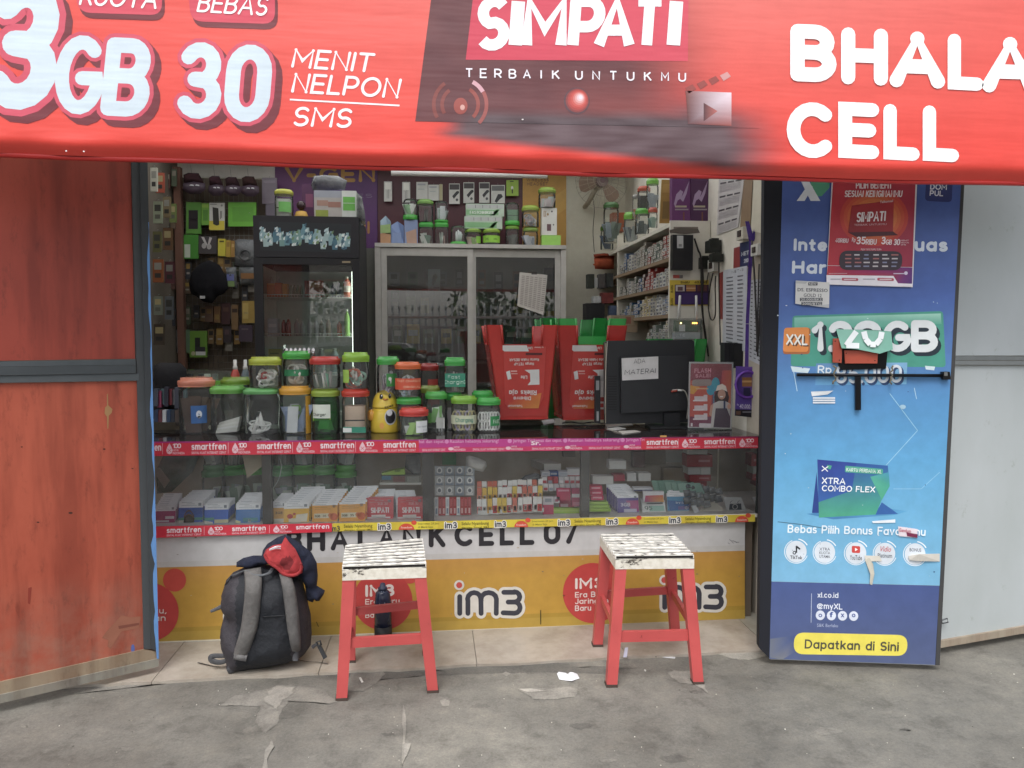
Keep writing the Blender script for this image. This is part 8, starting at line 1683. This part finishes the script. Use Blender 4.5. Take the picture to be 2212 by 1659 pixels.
m=MB('print'); m.pr(faceY(FE-.062),1467,701,1480,716,'c9ccc8',1); m.pen(faceY(FE-.077),'ZTE',(1460,727),(1480,727),(1460,721),.2,'e4e8ea',1); m.obj('label',rt_)
for u in (1466,1505): m=MB('satin'); a,b=onY(u,690,FE-.05),onY(u+(3 if u<1480 else-1),638,FE-.05); m.tube([a,b],[.010,.007],'d6d6d4',n=8); m.obj('aerial',rt_)
for u,c in ((1471,'ffcf6a'),(1497,'ff9a1c'),(1501,'ffa82c'),(1505,'ff9a1c')): m=MB('lamp'); p=onY(u,698,FE-.064); m.tube([p,p+Vector((0,.003,0))],.0042,c,n=8); m.obj('status_light',rt_)
# on the side wall, seen edge-on
fx=plane((XR-.002,0,0),(-1,0,0))
def wallsheet(name,lb,pts,col,fn=None,k0=0,cat='paper'):
    m=MB('print'); f=lf(fx,k0); m.prism([f(u,v) for u,v in pts],(.0008,0,0),col)
    if fn: fn(m,f,pts)
    tag(m.obj(name),lb,cat)
def bil(pts,x,y):
    TL,TR,BR,BL=[Vector(p) for p in pts]; return tuple(TL.lerp(TR,x).lerp(BL.lerp(BR,x),y))
def list1(m,f,pts):
    for r_ in range(5):
        for c_ in range(3): m.pp(f,[bil(pts,.06+c_*.3,.04+r_*.2),bil(pts,.3+c_*.3,.04+r_*.2),bil(pts,.3+c_*.3,.065+r_*.2),bil(pts,.06+c_*.3,.065+r_*.2)],'4a4448',1)
        for q in range(8): m.pp(f,[bil(pts,.06,.085+r_*.2+q*.013),bil(pts,.9,.085+r_*.2+q*.013),bil(pts,.9,.09+r_*.2+q*.013),bil(pts,.06,.09+r_*.2+q*.013)],'a39ea2',1)
wallsheet('price_list','long white price list with dark headings high on the side wall',[(1554,360),(1612,352),(1594,491),(1548,508)],'c4bfbe',list1)
def list2(m,f,pts):
    m.pen(lambda u,v,k=0: f(*bil(pts,u/100,v/100),k),'NET-3',(35,6),(85,5),(35,3),.16,'5a5a62',1)
    for r_ in range(18):
        for a,b in ((.14,.45),(.6,.88)): yy=.1+r_*.048; m.pp(f,[bil(pts,a,yy),bil(pts,b-U(0,.08),yy),bil(pts,b-U(0,.08),yy+.017),bil(pts,a,yy+.017)],'6a6a74',1)
wallsheet('price_list','white handwritten price list with a red edge on the side wall',[(1562,584),(1614,574),(1612,760),(1561,748)],'bcc0c8',list2,2); wallsheet('red_strip','narrow red strip beside the handwritten price list',[(1554,590),(1563,586),(1561,690),(1553,688)],'9a3a34',None,1,'strip')
def list3(m,f,pts):
    for r_ in range(20):
        for a in (.1,.42,.74): yy=.03+r_*.048; m.pp(f,[bil(pts,a,yy),bil(pts,a+.16,yy),bil(pts,a+.16,yy+.014),bil(pts,a,yy+.014)],'55555c',1)
wallsheet('price_list','narrow white price list beside the purple lanyard',[(1620,606),(1646,602),(1644,790),(1616,776)],'b9bcc2',list3,1)
wallsheet('poster_small','small navy and red price poster above the price lists',[(1585,536),(1622,525),(1622,577),(1584,580)],'8f3434',lambda m,f,pts: (m.pp(f,[bil(pts,.35,-.15),bil(pts,1,-.1),bil(pts,1.1,.96),bil(pts,.38,.98)],'232c5a',1),m.pen(lambda u,v,k=0: f(*bil(pts,u/100,v/100),k),'METE',(45,48),(98,45),(45,30),.2,'cfd2dc',2),m.pen(lambda u,v,k=0: f(*bil(pts,u/100,v/100),k),'200',(60,80),(85,78),(60,62),.2,'cfd2dc',2)),0,'poster')
wallsheet('stained_sheet','brown stained paper hanging beside the long price list',[(1606,390),(1626,385),(1620,500),(1598,500)],'8a6f50',None,0); wallsheet('cream_sheet','blank cream sheet near the navy post',[(1628,384),(1650,384),(1650,505),(1622,498)],'cfc8b4',None,0)
def socket(lb,u,v,sz,col,cat='socket'):
    p=fx(u,v); m=MB('satin'); s_=sz*dep(p)/F_PX; m.frame_box(p+Vector((-.03,-s_*1.4,-s_)),(.03,0,0),(0,2.8*s_,0),(0,0,2*s_),col); m.frame_box(p+Vector((-.036,-s_*.6,-s_*.5)),(.006,0,0),(0,1.2*s_,0),(0,0,s_),'3a2a26'); tag(m.obj('wall_socket'),lb,cat)
socket('white wall socket beside the round plugs',1546,574,13,'cfccc6'); socket('white socket with a dark slot beside the lanyard',1641,540,12,'cfccc6'); socket('white switch plate with a dark diamond mark',1609,505,13,'c9c4b4','switch')
for u,v,r_,lb in ((1553,531,15,'upper black plug adaptor on the side wall'),(1531,568,14,'lower black plug adaptor beside the white socket'),(1560,556,10,'small dark green plug over the white socket')):
    p=fx(u,v); s_=r_*dep(p)/F_PX; m=MB('satin'); m.frame_box(p+Vector((-.07,-s_,-s_)),(.068,0,0),(0,2*s_,0),(0,0,1.7*s_),'1c201c'); m.frame_box(p+Vector((-.05,-s_*.6,s_*.72)),(.04,0,0),(0,1.4*s_,0),(0,0,.3*s_),'232723'); tag(m.obj('plug_adaptor'),lb,'plug')
gc='black cables running down the side wall'
for pts,r_,lb in (([(1500,515),(1508,540),(1514,560),(1516,640),(1520,700),(1526,745)],.006,'black cable from the wall box down past the router'),([(1514,560),(1519,600),(1516,660),(1524,720),(1530,770)],.005,'black cable twisting beside the router'),([(1553,545),(1553,600),(1555,700),(1556,745)],.004,'straight black cable below the upper plug'),([(1540,590),(1534,620),(1530,660),(1536,690),(1545,680),(1545,620),(1546,596)],.004,'looped black cable below the white socket'),([(1531,585),(1522,640),(1518,700)],.003,'thin black cable below the lower plug'),([(1652,395),(1650,440),(1648,520),(1644,640),(1636,760)],.006,'black cable hanging beside the navy post'),([(1624,520),(1630,600),(1634,700),(1637,770)],.005,'black cable behind the purple lanyard'),([(1640,570),(1638,640),(1634,760)],.004,'black cable from the slotted socket')):
    f=faceY(FE-.03) if pts[0][0]<1525 and pts[0][0]<1520 else (lambda u,v,k=0: fx(u,v,20)); m=MB('satin'); m.tube(bez([f(u,v) for u,v in pts]),r_,'26201f'); tag(m.obj('cable'),lb,'cable',gc)
for i,(a,b,c,d_,col,lb) in enumerate(((1585,742,1612,795,'1a1a1e','black device standing behind the flash sale card'),(1625,710,1648,800,'19191e','tall black carton with white letters by the navy post'),(1604,800,1650,910,'1b1a20','black stand behind the purple price card'),(1565,740,1600,790,'2a2a2e','dark charger block by the navy post'))): pack('black_device',lb,'box',a,b,c,d_,.22+.02*i,.06,col,[(.2,.2,.7,.26,'7a7a80'),(.2,.5,.6,.55,'6a6a70')] if i == 1 else ())

# ================================================================== ACROSS THE STREET (seen in the glass)
fz=th('street_fence','white spear topped metal fence across the road, mirrored in the cabinet glass','fence',(-2,-10,0))
for i in range(80):
    x=-9+i*.16; m=MB('metal')
    if i == 0: m.rod((0,0,0),(0,0,2.15),.024,'dcdcd8',n=5); m.tube([(0,0,2.15),(0,0,2.2),(0,0,2.3)],[.024,.04,.002],'dcdcd8',n=5); pic=m.obj('picket',base=(0,0,0)); o=pic
    else: o=pic.copy(); coll.objects.link(o)
    o.parent=fz; o.location=(x+2,0,0)
for z_ in (.3,1.7,1.95): m=MB('metal'); m.box(-9,3.7,-10.03,-9.97,z_,z_+.05,'dcdcd8'); m.obj('rail',fz)
for x in (-7.5,-4.7,-1.9,.9,3.7): m=MB('metal'); m.box(x-.04,x+.04,-10.05,-9.95,0,2.3,'d6d6d2'); m.obj('post',fz)
car=th('parked_car','white car parked across the road, mirrored in the shop glass','car',(-1.3,-8.2,-.13))
prof=[(-2.1,.35),(-2.15,.8),(-1.95,.95),(-1.2,1.02),(-.7,1.45),(.6,1.5),(1.3,1.42),(1.75,1.0),(2.05,.9),(2.1,.4),(1.6,.3),(-1.6,.3)]
m=MB('gloss'); m.prism([(-1.3-x,-7.4,z-.1) for x,z in prof],(0,-1.65,0),'dfe0e0'); m.obj('body',car)
m=MB('gloss'); m.prism([(-1.3-x,-7.385,z-.1) for x,z in ((-1.05,1.02),(-.62,1.38),(.0,1.42),(.0,1.02))],(0,.006,0),'14181c'); m.obj('window',car)
m=MB('gloss'); m.prism([(-1.3-x,-7.385,z-.1) for x,z in ((.08,1.02),(.08,1.42),(.62,1.42),(1.25,1.36),(1.5,1.02))],(0,.006,0),'14181c'); m.obj('window',car)
for x in (-1.35,1.35):
    m=MB('satin'); m.tube([(-1.3-x,-7.38,.2),(-1.3-x,-7.6,.2)],.32,'1a1a1a',n=20); m.obj('wheel',car)
    m=MB('metal'); m.tube([(-1.3-x,-7.37,.2),(-1.3-x,-7.385,.2)],.19,'a9acb0',n=16); m.obj('rim',car)
rt2=random.Random(9)
def shrub(x,y,w,h,lb,trunk=True):
    t=th('street_tree' if trunk else 'street_shrub',lb,'tree' if trunk else 'shrub',(x,y,-.1))
    if trunk: m=MB('matte'); m.tube([(x,y,-.1),(x+.1,y,h*.3),(x-.05,y+.1,h*.6)],[.12,.09,.05],'5a4a3a'); m.obj('trunk',t)
    m=MB('leaf')
    for i in range(900):
        a,b,r_=rt2.uniform(0,6.28),rt2.uniform(-1,1),rt2.uniform(.5,1) ** .5; p=Vector((x+w*r_*math.cos(a)*math.sqrt(1-b*b)*(1+.3*math.sin(3*a)),y+w*.6*r_*math.sin(a)*math.sqrt(1-b*b),h*(.62 if trunk else .5)+h*(.38 if trunk else .5)*b*r_)); s_=rt2.uniform(.08,.16)
        d1=Vector((rt2.uniform(-1,1),rt2.uniform(-1,1),rt2.uniform(-1,1))).normalized()*s_; d2_=d1.cross(Vector((rt2.uniform(-1,1),1,rt2.uniform(-1,1)))).normalized()*s_*.5; m.poly([p-d1,p+d2_,p+d1,p-d2_],rt2.choice(['4f6a34','5c7a3a','3f5a2c','6a8444']))
    m.obj('crown',t)
shrub(-4,-13,2.2,4.6,'broad green tree behind the street fence'); shrub(2.2,-12,1.6,3.6,'small tree past the end of the parked car'); shrub(6.5,-14,2.4,5.0,'tall green tree at the far end of the street fence'); shrub(4.6,-10.5,.9,1.6,'low rounded shrub at the end of the street fence',False)
for o in bpy.data.objects:
    if '_o' in o: del o['_o']
